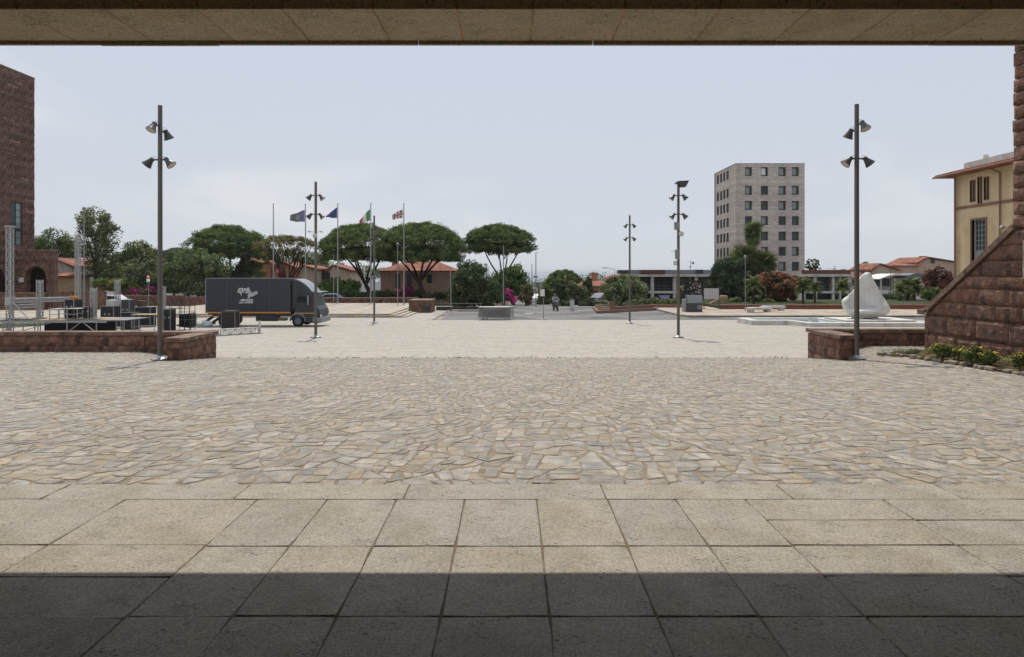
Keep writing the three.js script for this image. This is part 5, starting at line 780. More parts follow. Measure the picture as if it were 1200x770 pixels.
  const wx = X(348.4), rx = X(262); wheel(wx, -0.2); wheel(wx, -W + 0.2); wheel(rx, -0.16); wheel(rx, -0.46); wheel(rx, -W + 0.16); wheel(rx, -W + 0.46);
  // cab: side profile with wheel arch
  const cx = (p) => X(p), cy = (p) => Y(p), arch = []; for (let i = 0; i <= 12; i++) { const a = Math.PI * (1 - i / 12) ; arch.push([wx + Math.cos(a) * 0.52, 0.39 + Math.sin(a) * 0.52]); }
  const prof2 = [[cx(342.6), 0.62], [cx(342.6), cy(329.2)], [cx(344.5), cy(328)], [cx(349), cy(329.5)], [cx(355), cy(333)], [cx(360), cy(337.5)], [cx(364), cy(342.5)], [cx(366), cy(347)], [cx(370.5), cy(359)], [cx(373.4), cy(363)], [cx(374.6), cy(368)], [cx(374.8), 0.34], [cx(372), 0.27], [wx + 0.55, 0.32]];
  const cab = part('cab', cabM, o, (b) => b.prism([...prof2, ...arch.slice().reverse()], W - 0.16, 0, 0, -W + 0.08, 0, 0.03));
  part('wind_deflector', mat([0.20, 0.21, 0.225], { phys: true, roughness: 0.3, clearcoat: 0.6 }), cab, (b) => { const pts = [[344.5, 328], [349, 329.5], [355, 333], [360, 337.5], [364, 342.5]]; for (let i = 0; i + 1 < pts.length; i++) { const a = [cx(pts[i][0]) + 0.03, cy(pts[i][1]) + 0.045], c = [cx(pts[i + 1][0]) + 0.03, cy(pts[i + 1][1]) + 0.045]; b.bar([a[0], a[1], -W / 2], [c[0], c[1], -W / 2], W - 0.3, 0.03); } });
  part('windscreen', mat([0.16, 0.18, 0.19], { roughness: 0.05 }), cab, (b) => { const a = [cx(366.2) + 0.035, cy(347.5)], c = [cx(370.3) + 0.035, cy(358.6)]; b.bar([a[0], a[1], -W / 2], [c[0], c[1], -W / 2], W - 0.35, 0.03); });
  const dr = part('door', mat([0.028, 0.03, 0.036], { roughness: 0.45 }), cab, (b) => b.prism([[cx(345.3), cy(372)], [cx(361), cy(372)], [cx(364.3), cy(359)], [cx(361.8), cy(346.5)], [cx(345.3), cy(346.5)]], 0.02, 0, 0, -0.055));
  part('window', mat([0.02, 0.024, 0.025], { roughness: 0.06 }), dr, (b) => b.prism([[cx(347.3), cy(354.5)], [cx(362.5), cy(355.5)], [cx(361), cy(347.4)], [cx(348), cy(347.4)]], 0.012, 0, 0, -0.036)); part('handle', M.tyre, dr, (b) => b.rbox(cx(347.6), cy(358), -0.022, 0.2, 0.05, 0.02, 0.008));
  part('mirror', trimM, cab, (b) => { b.rbox(cx(361.5), cy(352), 0.1, 0.1, 0.62, 0.2, 0.04); b.rod([cx(361), cy(346), -0.04], [cx(361.5), cy(348), 0.1], 0.02, 5); }); part('sun_visor', trimM, cab, (b) => b.box(cx(366.2), cy(342.3), -W / 2, 0.9, 0.04, W - 0.2, 0, 0, -0.05));
  part('side_stripe', mat([0.60, 0.33, 0.04], { roughness: 0.5 }), cab, (b) => b.span(cx(344.8), cx(371), cy(367.6), cy(366.6), -0.028, -0.044)); part('wheel_arch', trimM, cab, (b) => { for (let i = 0; i < 12; i++) { const q = arch[i], s = arch[i + 1]; b.bar([q[0], q[1], -0.08], [s[0], s[1], -0.08], 0.14, 0.06); } }); part('bumper', trimM, cab, (b) => b.rbox(cx(371.3), 0.46, -W / 2, 0.62, 0.36, W - 0.04, 0.06)); part('headlight', mat([0.6, 0.6, 0.58], { roughness: 0.1 }), cab, (b) => b.rbox(cx(371.8), 0.74, -0.2, 0.44, 0.2, 0.3, 0.04)); part('headlight', mat([0.6, 0.6, 0.58], { roughness: 0.1 }), cab, (b) => b.rbox(cx(371.8), 0.74, -W + 0.2, 0.44, 0.2, 0.3, 0.04)); part('step', M.dark, cab, (b) => b.rbox(cx(360), 0.36, -0.2, 0.5, 0.1, 0.25, 0.02));
  part('cab_gap', mat([0.06, 0.06, 0.065]), o, (b) => b.span(x1 + 0.002, cx(342.4), 0.7, cy(333), -0.25, -W + 0.25));
  const bin = thing('equipment_crate', 'dark brown upright crate standing before the truck rear wheel', 'crate', [PX(270, 43.5), G(-18, 43.5), -43.5]);
  part('body', mat([0.035, 0.026, 0.022], { map: rep(plasterMap, 0.5), roughness: 0.6 }), bin, (b) => b.rbox(0, 0.55, 0, 0.86, 1.05, 0.7, 0.03)); part('lid', mat([0.07, 0.05, 0.045], { roughness: 0.6 }), bin, (b) => b.rbox(0.05, 1.1, 0.02, 0.72, 0.12, 0.74, 0.02)); for (const [a, c] of [[-1, -1], [1, -1], [-1, 1], [1, 1]]) part('corner_trim', M.greyMetal, bin, (b) => b.rbox(a * 0.43, 0.55, c * 0.35, 0.04, 1.06, 0.04, 0.01));
}

// ================================================================ STAGE UNDER CONSTRUCTION
// box truss between a and b; parts: four chords and lacing
function truss(label, a, b, w, o = {}) {
  const t = thing(o.name ?? 'truss_tower', label, 'truss', [0, 0, 0], o.group ?? 'aluminium trusses'), A = new THREE.Vector3(...a), D = new THREE.Vector3(...b).sub(A), L = D.length(); D.normalize();
  let U = Math.abs(D.y) > 0.9 ? new THREE.Vector3(1, 0, 0) : new THREE.Vector3(0, 1, 0); const V = new THREE.Vector3().crossVectors(D, U).normalize(); U.crossVectors(V, D).normalize();
  const pt = (s, i, j) => A.clone().addScaledVector(D, s).addScaledVector(U, (i - 0.5) * w).addScaledVector(V, (j - 0.5) * w).toArray(), m = o.m ?? M.alu;
  for (const [i, j] of [[0, 0], [1, 0], [1, 1], [0, 1]]) part('chord', m, t, (q) => q.rod(pt(0, i, j), pt(L, i, j), 0.026, 7));
  part('lacing', m, t, (q) => { const n = Math.max(2, Math.round(L / (w * 1.1))); for (let k = 0; k < n; k++) { const s0 = L * k / n, s1 = L * (k + 1) / n, c = [[0, 0], [1, 0], [1, 1], [0, 1]]; for (let f = 0; f < 4; f++) { const p = c[f], r = c[(f + 1) % 4]; q.rod(pt(s0, ...p), pt(s0, ...r), 0.017, 5); if ((k + f) % 2) q.rod(pt(s0, ...p), pt(s1, ...r), 0.016, 5); else q.rod(pt(s0, ...r), pt(s1, ...p), 0.016, 5); } } });
  if (o.plate) part('end_plate', m, t, (q) => { const e = pt(L, 0.5, 0.5); q.rbox(...e, w + 0.12, 0.06, w + 0.12, 0.01); });
  if (o.sleeve) part('sleeve_block', m, t, (q) => { q.rbox(a[0], PY(353, -a[2]), a[2], w + 0.1, 0.42, w + 0.1, 0.02); });
  if (o.foot) part('base_plate', M.galv, t, (q) => q.rbox(a[0], a[1] + 0.03, a[2], w + 0.25, 0.06, w + 0.25, 0.01));
  return t;
}
{
  const gy = (d) => prof(MID, d), V = (px, d, py0, py1, w, label, o = {}) => truss(label, [PX(px, d), py1 === null ? gy(d) : PY(py1, d), -d], [PX(px, d), PY(py0, d), -d], w, o);
  V(11.6, 33.5, 265.5, null, 0.21, 'tallest aluminium truss tower with sleeve block before the dark arcade', { plate: 1, sleeve: 1, foot: 1 });
  V(46.6, 34, 328, 373.5, 0.19, 'short truss tower on the stage before the arcade arch', { foot: 1 });
  V(91.2, 41, 275.5, null, 0.2, 'tall truss tower beside the grey lamp pole', { plate: 1, foot: 1 });
  V(109.6, 34.5, 337.5, 373.5, 0.2, 'short truss tower at the corner of the stage', { foot: 1 });
  V(137.6, 43, 328, null, 0.22, 'truss tower rising behind the black flight case', { foot: 1 });
  V(191.6, 46, 335.5, null, 0.2, 'truss tower partly hidden by the tall floodlight post', { foot: 1 });
  // deck: panels on a frame with legs
  const st = thing('stage_deck', 'half built scaffold stage with plywood deck panels and steel legs', 'stage'), yd = PY(375.5, 33), r = rng(99);
  const deck = (px0, px1, d0, d1, y) => { for (let d = d0; d < d1 - 0.1; d += 1.1) for (let x = PX(px0, d0); x < PX(px1, d0) - 0.2; x += 1.5) { if (r() < 0.16) continue; part('deck_panel', r() < 0.55 ? M.ply : mat([0.20, 0.19, 0.18], { roughness: 0.7 }), st, (b) => b.rbox(x + 0.73, y, -d - 0.53, 1.46, 0.035, 1.06, 0.006)); } };
  deck(-70, 122, 33, 35.15, yd);
  part('deck_frame', M.galv, st, (b) => { for (const d of [33, 34.1, 35.2]) { b.bar([PX(-70, 33), yd - 0.07, -d], [PX(125, 33), yd - 0.07, -d], 0.06, 0.09); } });
  for (const px of [-30, 3.5, 10.5, 27, 44.5, 78.5, 113]) for (const d of [33, 35.2]) { const x = PX(px, 33); part('leg', M.galv, st, (b) => { b.rod([x, gy(d), -d], [x, yd + (px === 78.5 || px === 44.5 ? 0.5 : 0.02), -d], 0.028, 7); b.box(x, gy(d) + 0.012, -d, 0.14, 0.02, 0.14); }); }
  part('brace', M.galv, st, (b) => { const L = (p, y) => [PX(p, 33), y, -33.0]; b.rod(L(78.5, yd - 0.6), L(94, yd - 0.1), 0.02); b.rod(L(113, yd - 0.6), L(97, yd - 0.1), 0.02); b.rod(L(14, yd + 0.9), L(34, yd + 0.05), 0.022); b.rod(L(12, yd + 0.75), L(15.6, yd + 0.1), 0.05); b.rod(L(27, yd - 0.5), L(60, yd - 0.1), 0.02); b.rod(L(3, yd - 0.5), L(27, yd - 0.15), 0.02); });
  part('stage_skirt', M.blackFab, st, (b) => { b.span(PX(34, 34), PX(120, 34), gy(34), yd - 0.14, -35.1, -35.14); });
  // raised horizontal trusses at the back
  truss('long horizontal truss lying along the back of the stage', [PX(14, 34), PY(352.5, 34), -34], [PX(90, 40.8), PY(350, 40.8), -40.8], 0.2, { name: 'lying_truss' });
  truss('thin horizontal truss joining the tallest tower to the short one', [PX(14, 33.9), PY(360, 33.9), -33.9], [PX(46, 34.2), PY(358, 34.2), -34.2], 0.16, { name: 'lying_truss' });
  truss('slanted truss section lying on the ground before the flight cases', [PX(138, 30), gy(30) + 0.36, -30], [PX(166, 33), gy(33) + 0.16, -33], 0.34, { name: 'lying_truss' });
  truss('short truss section on the ground beside the floodlight post', [PX(174, 31), gy(31) + 0.2, -31], [PX(207, 32), gy(32) + 0.2, -32], 0.30, { name: 'lying_truss' });
  truss('long truss lying on the ground in front of the truck', [PX(168, 33), gy(33) + 0.18, -33], [PX(303, 38.5), gy(38.5) + 0.2, -38.5], 0.30, { name: 'lying_truss' });
  const post = thing('truss_end_post', 'short white post at the end of the long lying truss', 'post', [PX(304, 38.5), gy(38.5), -38.5]); part('post', M.white, post, (b) => b.rbox(0, 0.36, 0, 0.11, 0.72, 0.11, 0.02)); part('foot', M.galv, post, (b) => b.rbox(0, 0.02, 0, 0.3, 0.04, 0.3, 0.01));
  // flight cases, tables, boxes
  const fcase = (label, px0, px1, py0, py1, d, m = M.blackFab, dz = 0.7, trim = true) => { const x0 = PX(px0, d), x1 = PX(px1, d), y0 = PY(py1, d), y1 = PY(py0, d), o = thing('flight_case', label, 'case', [(x0 + x1) / 2, y0, -d - dz / 2], 'stage equipment cases'); part('body', m, o, (b) => b.rbox(0, (y1 - y0) / 2, 0, x1 - x0, y1 - y0, dz, 0.03)); if (trim) { part('edge_trim', M.galv, o, (b) => { for (const s of [-1, 1]) { b.box(s * (x1 - x0) / 2, (y1 - y0) / 2, dz / 2, 0.035, y1 - y0, 0.035); b.box(0, s > 0 ? y1 - y0 : 0.02, dz / 2, x1 - x0, 0.03, 0.03); } }); part('latch', M.steel, o, (b) => { b.rbox(-0.12, (y1 - y0) * 0.62, dz / 2 + 0.012, 0.09, 0.09, 0.02, 0.005); b.rbox(0.12, (y1 - y0) * 0.62, dz / 2 + 0.012, 0.09, 0.09, 0.02, 0.005); }); } return o; };
  fcase('black flight case on the stage behind the tables', 75.5, 86.5, 351, 373.4, 34.2); fcase('small black case between the two truss towers', 97, 103.2, 359.5, 373.6, 34.2); fcase('tall black flight case on the ground beside the stage', 141.5, 157, 366.4, null ?? 387, 37.5); fcase('black loudspeaker case behind the tall floodlight post', 191.5, 199.5, 362.5, 388, 40);
  fcase('orange box on top of the black stage case', 81.5, 87.5, 347, 351.1, 34.25, mat([0.48, 0.21, 0.04]), 0.3, false); fcase('dark low case beside the tall flight case', 118, 133, 359, 383.5, 38.5); fcase('wide dark case with tan lid behind the tall flight case', 158, 176, 360, 384, 39.5); fcase('round topped white case behind the stage corner', 124, 132, 352.5, 360, 40, M.white, 0.5, false).position.y = PY(359, 40);
  fcase('grey amplifier rack near the truss tower foot', 142, 151.5, 351.5, 381.5, 41, mat([0.05, 0.055, 0.055])); fcase('brown crate in the row of cases behind the post', 160, 167, 352.5, 381, 42, mat([0.11, 0.07, 0.05]), 0.5, false);
  const table = (label, px0, px1, py, d, m, h) => { const x0 = PX(px0, d), x1 = PX(px1, d), y1 = PY(py, d), y0 = y1 - h, o = thing('work_table', label, 'table', [(x0 + x1) / 2, y0, -d], 'work tables at the stage'), w = x1 - x0; part('tabletop', m, o, (b) => b.rbox(0, h - 0.02, 0, w, 0.04, 0.8, 0.008)); for (const [a, c] of [[-1, -1], [1, -1], [-1, 1], [1, 1]]) part('leg', M.alu, o, (b) => b.rod([a * (w / 2 - 0.05), 0, c * 0.35], [a * (w / 2 - 0.05), h - 0.04, c * 0.35], 0.022, 6)); part('stretcher', M.alu, o, (b) => { b.rod([-w / 2 + 0.05, h * 0.45, 0.35], [w / 2 - 0.05, h * 0.45, 0.35], 0.018, 5); b.rod([-w / 2 + 0.05, h * 0.45, -0.35], [w / 2 - 0.05, h * 0.45, -0.35], 0.018, 5); }); return o; };
  table('grey metal framed table on the stage', 62.5, 75, 361.5, 33.8, M.alu, PY(361.5, 33.8) - yd - 0.02); table('wide metal framed table on the stage beside it', 80, 97, 361, 34.0, M.alu, PY(361, 34.0) - yd - 0.02); table('plywood topped table on the ground behind the lying trusses', 157.5, 186, 368, 36, M.ply, PY(368, 36) - gy(36)); table('low plywood bench behind the stage corner', 120, 142, 373.3, 36, M.ply, PY(373.3, 36) - gy(36));
  // loudspeaker and the thin pipe frames
  const sp = thing('loudspeaker', 'black loudspeaker standing on a low dolly in front of the pipe frame', 'speaker', [PX(220, 41), gy(41), -41]); part('cabinet', M.blackFab, sp, (b) => b.prism([[-0.32, 0.28], [0.28, 0.22], [0.36, 0.3], [0.36, 0.98], [0.28, 1.06], [-0.3, 1.0], [-0.36, 0.9], [-0.36, 0.4]], 0.6, 0, 0, -0.3, 0, 0.02)); part('grille', mat([0.012, 0.012, 0.012], { roughness: 0.9 }), sp, (b) => b.rbox(0, 0.64, 0.325, 0.56, 0.6, 0.012, 0.004)); part('badge', M.steel, sp, (b) => b.rbox(0.0, 0.62, 0.336, 0.05, 0.05, 0.01, 0.003)); part('dolly', M.dark, sp, (b) => { b.rbox(-0.2, 0.03, 0.2, 1.5, 0.06, 1.0, 0.02); b.rod([-0.2, 0.06, 0], [-0.2, 0.26, 0], 0.03); b.rod([0.15, 0.06, 0], [0.15, 0.26, 0], 0.03); });
  const pf = (label, px0, px1, py0, d) => { const o = thing('pipe_frame', label, 'railing', [0, 0, 0], 'thin pipe frames'), x0 = PX(px0, d), x1 = PX(px1, d), y0 = gy(d), y1 = PY(py0, d); part('uprights', M.frameDark, o, (b) => { for (let k = 0; k <= 3; k++) { const x = lerp(x0, x1, k / 3); b.rod([x, y0, -d], [x, y1, -d], 0.02, 5); } }); part('rails', M.frameDark, o, (b) => { for (const t of [0.45, 0.75, 1]) b.rod([x0, lerp(y0, y1, t), -d], [x1, lerp(y0, y1, t), -d], 0.018, 5); }); };
  pf('thin dark pipe frame beside the loudspeaker', 210, 228.5, 358, 40.5); pf('long dark pipe railing behind the cases', 170, 213, 354, 47); pf('far dark pipe railing before the garden wall', 190, 222, 356, 52);
  const wt = thing('white_chair', 'white folding frame left on the paving behind the truck', 'chair', [PX(232.5, 45), gy(45), -45]); part('seat', M.white, wt, (b) => b.rbox(0, 0.42, 0, 0.42, 0.03, 0.42, 0.01)); part('backrest', M.white, wt, (b) => b.rbox(-0.22, 0.75, 0, 0.03, 0.5, 0.42, 0.01, 0, 0, 0.25)); for (const [a, c] of [[-1, -1], [1, -1], [-1, 1], [1, 1]]) part('leg', M.white, wt, (b) => b.rod([a * 0.2, 0, c * 0.19], [a * 0.17, 0.42, c * 0.19], 0.015, 5));
  const gt = thing('white_tarp', 'crumpled pale tarpaulin piled behind the truck', 'tarpaulin', [PX(238, 45.5), gy(45.5), -45.6]); { const g = new THREE.IcosahedronGeometry(0.42, 3), p = g.attributes.position; for (let i = 0; i < p.count; i++) { const v = new THREE.Vector3().fromBufferAttribute(p, i), n = 0.75 + 0.5 * fbm(0.5 + v.x, 0.5 + v.z + v.y, 4, 4, 77); p.setXYZ(i, v.x * n * 1.4, Math.max(0, v.y * n * 0.6 + 0.15), v.z * n); } g.computeVertexNormals(); part('cloth', mat([0.55, 0.56, 0.56]), gt, (b) => b.add(g)); }
  // strip of grass behind the stage
  const gr = struct('grass_patch', 'small patch of grass behind the tall truss'); part('turf', M.lawn, gr, (b) => b.box(PX(2, 46), gy(46) + 0.03, -46, 3.4, 0.05, 5));
}

// ================================================================ CARS, SCOOTER, RIDER
function car(label, x, y, z, turn, color, o = {}) {
  const c = thing('parked_car', label, 'car', [x, y, z], 'parked cars', turn), paint = mat(color, { phys: true, roughness: 0.3, clearcoat: 1, clearcoatRoughness: 0.08 }), L = 4.1, W = 1.7;
  const body = [[-2.0, 0.32], [-2.05, 0.6], [-1.95, 0.85], [-1.2, 0.93], [-0.55, 1.36], [0.1, 1.45], [0.95, 1.42], [1.6, 0.98], [2.0, 0.9], [2.06, 0.5], [1.98, 0.3], [1.62, 0.3], [1.55, 0.5], [1.3, 0.62], [1.05, 0.5], [0.98, 0.28], [-0.98, 0.28], [-1.05, 0.5], [-1.3, 0.62], [-1.55, 0.5], [-1.62, 0.3]];
  part('body', paint, c, (b) => b.prism(body, W - 0.2, 0, 0, -W / 2 + 0.1, 0, 0.07));
  for (const s of [-1, 1]) { part('window', M.glassDark, c, (b) => b.prism([[-0.95, 0.95], [-0.48, 1.31], [0.12, 1.37], [0.12, 0.95]], 0.012, 0, 0, s * (W / 2 + 0.0) + (s < 0 ? -0.004 : -0.022 + 0.016 - 0.0))); part('window', M.glassDark, c, (b) => b.prism([[0.2, 0.95], [0.2, 1.37], [0.88, 1.34], [1.38, 0.97]], 0.012, 0, 0, s * W / 2 + (s < 0 ? -0.004 : -0.006))); part('headlight', mat([0.7, 0.7, 0.68], { roughness: 0.1 }), c, (b) => b.rbox(-2.03, 0.7, s * 0.6, 0.16, 0.14, 0.34, 0.03)); part('tail_light', mat([0.35, 0.02, 0.02], { roughness: 0.2 }), c, (b) => b.rbox(2.03, 0.78, s * 0.64, 0.14, 0.2, 0.24, 0.03)); part('mirror', paint, c, (b) => b.rbox(-0.75, 1.0, s * (W / 2 + 0.1), 0.14, 0.12, 0.2, 0.03)); for (const w of [-1.3, 1.3]) { const q = new THREE.Group(); q.name = 'wheel'; q.position.set(w, 0.3, s * (W / 2 - 0.08)); c.add(q); part('tyre', M.tyre, q, (b) => b.add(lathe([[0.19, -0.09], [0.28, -0.095], [0.3, -0.06], [0.3, 0.06], [0.28, 0.095], [0.19, 0.09]], 20), 0, 0, 0, Math.PI / 2)); part('rim', M.galv, q, (b) => b.cyl(0, 0, 0, 0.19, 0.19, 0.12, 14, Math.PI / 2)); } }
  part('windscreen', M.glassDark, c, (b) => b.bar([-1.2, 0.965, 0], [-0.56, 1.39, 0], W - 0.28, 0.02)); part('rear_window', M.glassDark, c, (b) => b.bar([1.02, 1.44, 0], [1.6, 1.03, 0], W - 0.28, 0.02));
  return c;
}
{
  car('white car parked between the stage and the garden wall', PX(127.5, 73), prof(MID, 73), -73, 0.15, [0.72, 0.72, 0.72]);
  car('silver blue car roof showing over the flag terrace wall', PX(387, 86), -2.33, -86, 0.02, [0.35, 0.42, 0.50]);
  car('dark blue car in the side street beside the verge', PX(704, 97), prof(MID, 97) + 0.1, -97, 0.9, [0.05, 0.055, 0.09]); car('beige car behind the dark blue one', PX(712, 106), prof(MID, 106) + 0.12, -106, 0.8, [0.5, 0.47, 0.42]);
  car('white car coming up the tree lined street', PX(625.5, 104), prof(MID, 104), -104, -Math.PI / 2, [0.75, 0.75, 0.74]);
  const ub = thing('utility_cabinet', 'white utility cabinet at the street corner', 'cabinet', [PX(670.5, 69.5), -2.1, -69.5]); part('body', M.white, ub, (b) => b.rbox(0, 0.5, 0, 0.42, 1.0, 0.35, 0.03)); part('lid', M.kerb, ub, (b) => b.rbox(0, 1.03, 0, 0.5, 0.07, 0.42, 0.02));
  // scooter, seen from the front
  const sx = PX(651, 69), sy = -2.13, sz = -69, s = thing('motor_scooter', 'dark motor scooter coming out of the tree lined street', 'scooter', [sx, sy, sz], null, 0.25), bodyM = mat([0.03, 0.032, 0.036], { phys: true, roughness: 0.3, clearcoat: 0.8 });
  const wheel = (z) => { const w = new THREE.Group(); w.name = 'wheel'; w.position.set(0, 0.25, z); s.add(w); part('tyre', M.tyre, w, (b) => b.add(new THREE.TorusGeometry(0.2, 0.055, 8, 20), 0, 0, 0, 0, Math.PI / 2)); part('rim', M.galv, w, (b) => b.cyl(0, 0, 0, 0.15, 0.15, 0.05, 14, 0, 0, Math.PI / 2)); }; wheel(0.62); wheel(-0.62);
  part('front_shield', bodyM, s, (b) => { const g = new THREE.SphereGeometry(0.3, 14, 10); g.scale(0.8, 1.25, 0.35); b.add(g, 0, 0.72, 0.48, -0.25); }); part('footboard', bodyM, s, (b) => b.rbox(0, 0.3, 0.1, 0.34, 0.08, 0.55, 0.03)); part('rear_body', bodyM, s, (b) => { const g = new THREE.SphereGeometry(0.32, 14, 10); g.scale(0.6, 0.72, 1.35); b.add(g, 0, 0.55, -0.45); }); part('seat', M.tyre, s, (b) => b.rbox(0, 0.78, -0.4, 0.28, 0.1, 0.7, 0.04)); part('handlebar', M.dark, s, (b) => { b.rod([-0.34, 1.04, 0.36], [0.34, 1.04, 0.36], 0.02, 7); b.rod([0, 0.25, 0.62], [0, 1.04, 0.38], 0.03, 7); }); part('headlight', mat([0.75, 0.75, 0.7], { roughness: 0.1 }), s, (b) => b.add(new THREE.SphereGeometry(0.075, 10, 8), 0, 0.98, 0.5)); part('fender', bodyM, s, (b) => b.add(new THREE.TorusGeometry(0.26, 0.05, 6, 12, Math.PI), 0, 0.25, 0.62, 0, Math.PI / 2)); for (const q of [-1, 1]) part('mirror', M.dark, s, (b) => { b.rod([q * 0.25, 1.04, 0.36], [q * 0.34, 1.22, 0.34], 0.008, 5); b.cyl(q * 0.34, 1.25, 0.34, 0.055, 0.055, 0.02, 10, Math.PI / 2); });
  // rider: one continuous body
  const J = { pel: [0, 0.92, -0.32], chest: [0, 1.24, -0.22], neck: [0, 1.42, -0.18], head: [0, 1.56, -0.14], shL: [-0.19, 1.36, -0.2], shR: [0.19, 1.36, -0.2], elL: [-0.31, 1.16, -0.02], elR: [0.31, 1.16, -0.02], haL: [-0.29, 1.07, 0.32], haR: [0.29, 1.07, 0.32], hipL: [-0.1, 0.9, -0.3], hipR: [0.1, 0.9, -0.3], knL: [-0.19, 0.82, 0.14], knR: [0.19, 0.82, 0.14], anL: [-0.15, 0.42, 0.1], anR: [0.15, 0.42, 0.1], toL: [-0.16, 0.375, 0.26], toR: [0.16, 0.375, 0.26] };
  const bones = [['pel', 'chest', 0.155, 0.165], ['chest', 'neck', 0.15, 0.065], ['neck', 'head', 0.06, 0.1], ['shL', 'shR', 0.075, 0.075]]; for (const q of ['L', 'R']) { bones.push(['sh' + q, 'el' + q, 0.06, 0.045], ['el' + q, 'ha' + q, 0.043, 0.032], ['hip' + q, 'kn' + q, 0.095, 0.065], ['kn' + q, 'an' + q, 0.062, 0.042], ['an' + q, 'to' + q, 0.05, 0.035]); for (let f = 0; f < 5; f++) { const a = J['ha' + q], x = a[0] + (f - 2) * 0.021; J[`k${q}${f}`] = [x, a[1] - 0.012 + (f === 0 || f === 4 ? -0.012 : 0), a[2] + 0.055]; J[`t${q}${f}`] = [x, a[1] - 0.05, a[2] + 0.045]; J[`r${q}${f}`] = [lerp(a[0], x, 0.8), a[1] + 0.005, a[2] + 0.02]; bones.push([`r${q}${f}`, `k${q}${f}`, 0.012, 0.010], [`k${q}${f}`, `t${q}${f}`, 0.010, 0.009]); } }
  const R = 96, S = 0.72, mc = new MarchingCubes(R, M.dark, false, false, 200000), ctr = [0, 0.98, 0.0]; mc.isolation = 0;
  const bb = bones.map(([a, c, r0, r1]) => { const A = J[a], Q = J[c], d = [Q[0] - A[0], Q[1] - A[1], Q[2] - A[2]]; return { A, d, l2: d[0] ** 2 + d[1] ** 2 + d[2] ** 2, r0, r1 }; });
  for (let z = 0; z < R; z++) for (let y = 0; y < R; y++) for (let x = 0; x < R; x++) { const p = [((x - R / 2) / (R / 2)) * S + ctr[0], ((y - R / 2) / (R / 2)) * S + ctr[1], ((z - R / 2) / (R / 2)) * S + ctr[2]]; let acc = 1; for (const q of bb) { const px = p[0] - q.A[0], py = p[1] - q.A[1], pz = p[2] - q.A[2], t = clamp((px * q.d[0] + py * q.d[1] + pz * q.d[2]) / q.l2), dx = px - q.d[0] * t, dy = py - q.d[1] * t, dz = pz - q.d[2] * t, ds = Math.sqrt(dx * dx + dy * dy + dz * dz) - lerp(q.r0, q.r1, t), k = q.r0 < 0.02 ? 0.006 : 0.04, h = clamp(0.5 + 0.5 * (acc - ds) / k); acc = lerp(acc, ds, h) - k * h * (1 - h); } mc.field[x + y * R + z * R * R] = -acc; }
  mc.update(); const n = mc.count, P = new Float32Array(n * 3), col = new Float32Array(n * 3); for (let i = 0; i < n; i++) { const x = mc.positionArray[i * 3] * S + ctr[0], y = mc.positionArray[i * 3 + 1] * S + ctr[1], z = mc.positionArray[i * 3 + 2] * S + ctr[2]; P.set([x, y, z], i * 3); const c = y > 1.44 ? [0.40, 0.25, 0.18] : z > 0.24 && y > 0.9 ? [0.40, 0.25, 0.18] : y < 0.47 ? [0.05, 0.045, 0.04] : y > 0.92 && !(z > 0.05 && y < 1.0) ? [0.28, 0.30, 0.33] : [0.05, 0.06, 0.09]; col.set(c, i * 3); }
  const g = new THREE.BufferGeometry(); g.setAttribute('position', new THREE.BufferAttribute(P, 3)); g.setAttribute('color', new THREE.BufferAttribute(col, 3)); g.computeVertexNormals();
  const person = thing('person', 'rider in grey shirt, dark trousers and helmet sitting on the scooter', 'person', [sx, sy, sz], null, 0.25); meshOf(g, 'body', mat([1, 1, 1], { vertexColors: true }), person);
  part('helmet', mat([0.05, 0.05, 0.055], { roughness: 0.25 }), person, (b) => { const h = new THREE.SphereGeometry(0.15, 18, 12, 0, Math.PI * 2, 0, Math.PI * 0.62); h.scale(0.9, 1.05, 1.05); b.add(h, 0, 1.585, -0.16); }); part('visor', mat([0.08, 0.09, 0.1], { roughness: 0.05 }), person, (b) => { const h = new THREE.SphereGeometry(0.155, 14, 6, 0.5, Math.PI - 1.0, 1.25, 0.5); b.add(h, 0, 1.585, -0.165); }); part('face', mat([0.42, 0.27, 0.19]), person, (b) => { b.add(new THREE.ConeGeometry(0.018, 0.045, 6), 0, 1.53, -0.035, 0.6); b.rbox(0, 1.487, -0.045, 0.045, 0.01, 0.015, 0.003); for (const q of [-1, 1]) b.add(new THREE.SphereGeometry(0.014, 6, 5), q * 0.035, 1.56, -0.045); });
}

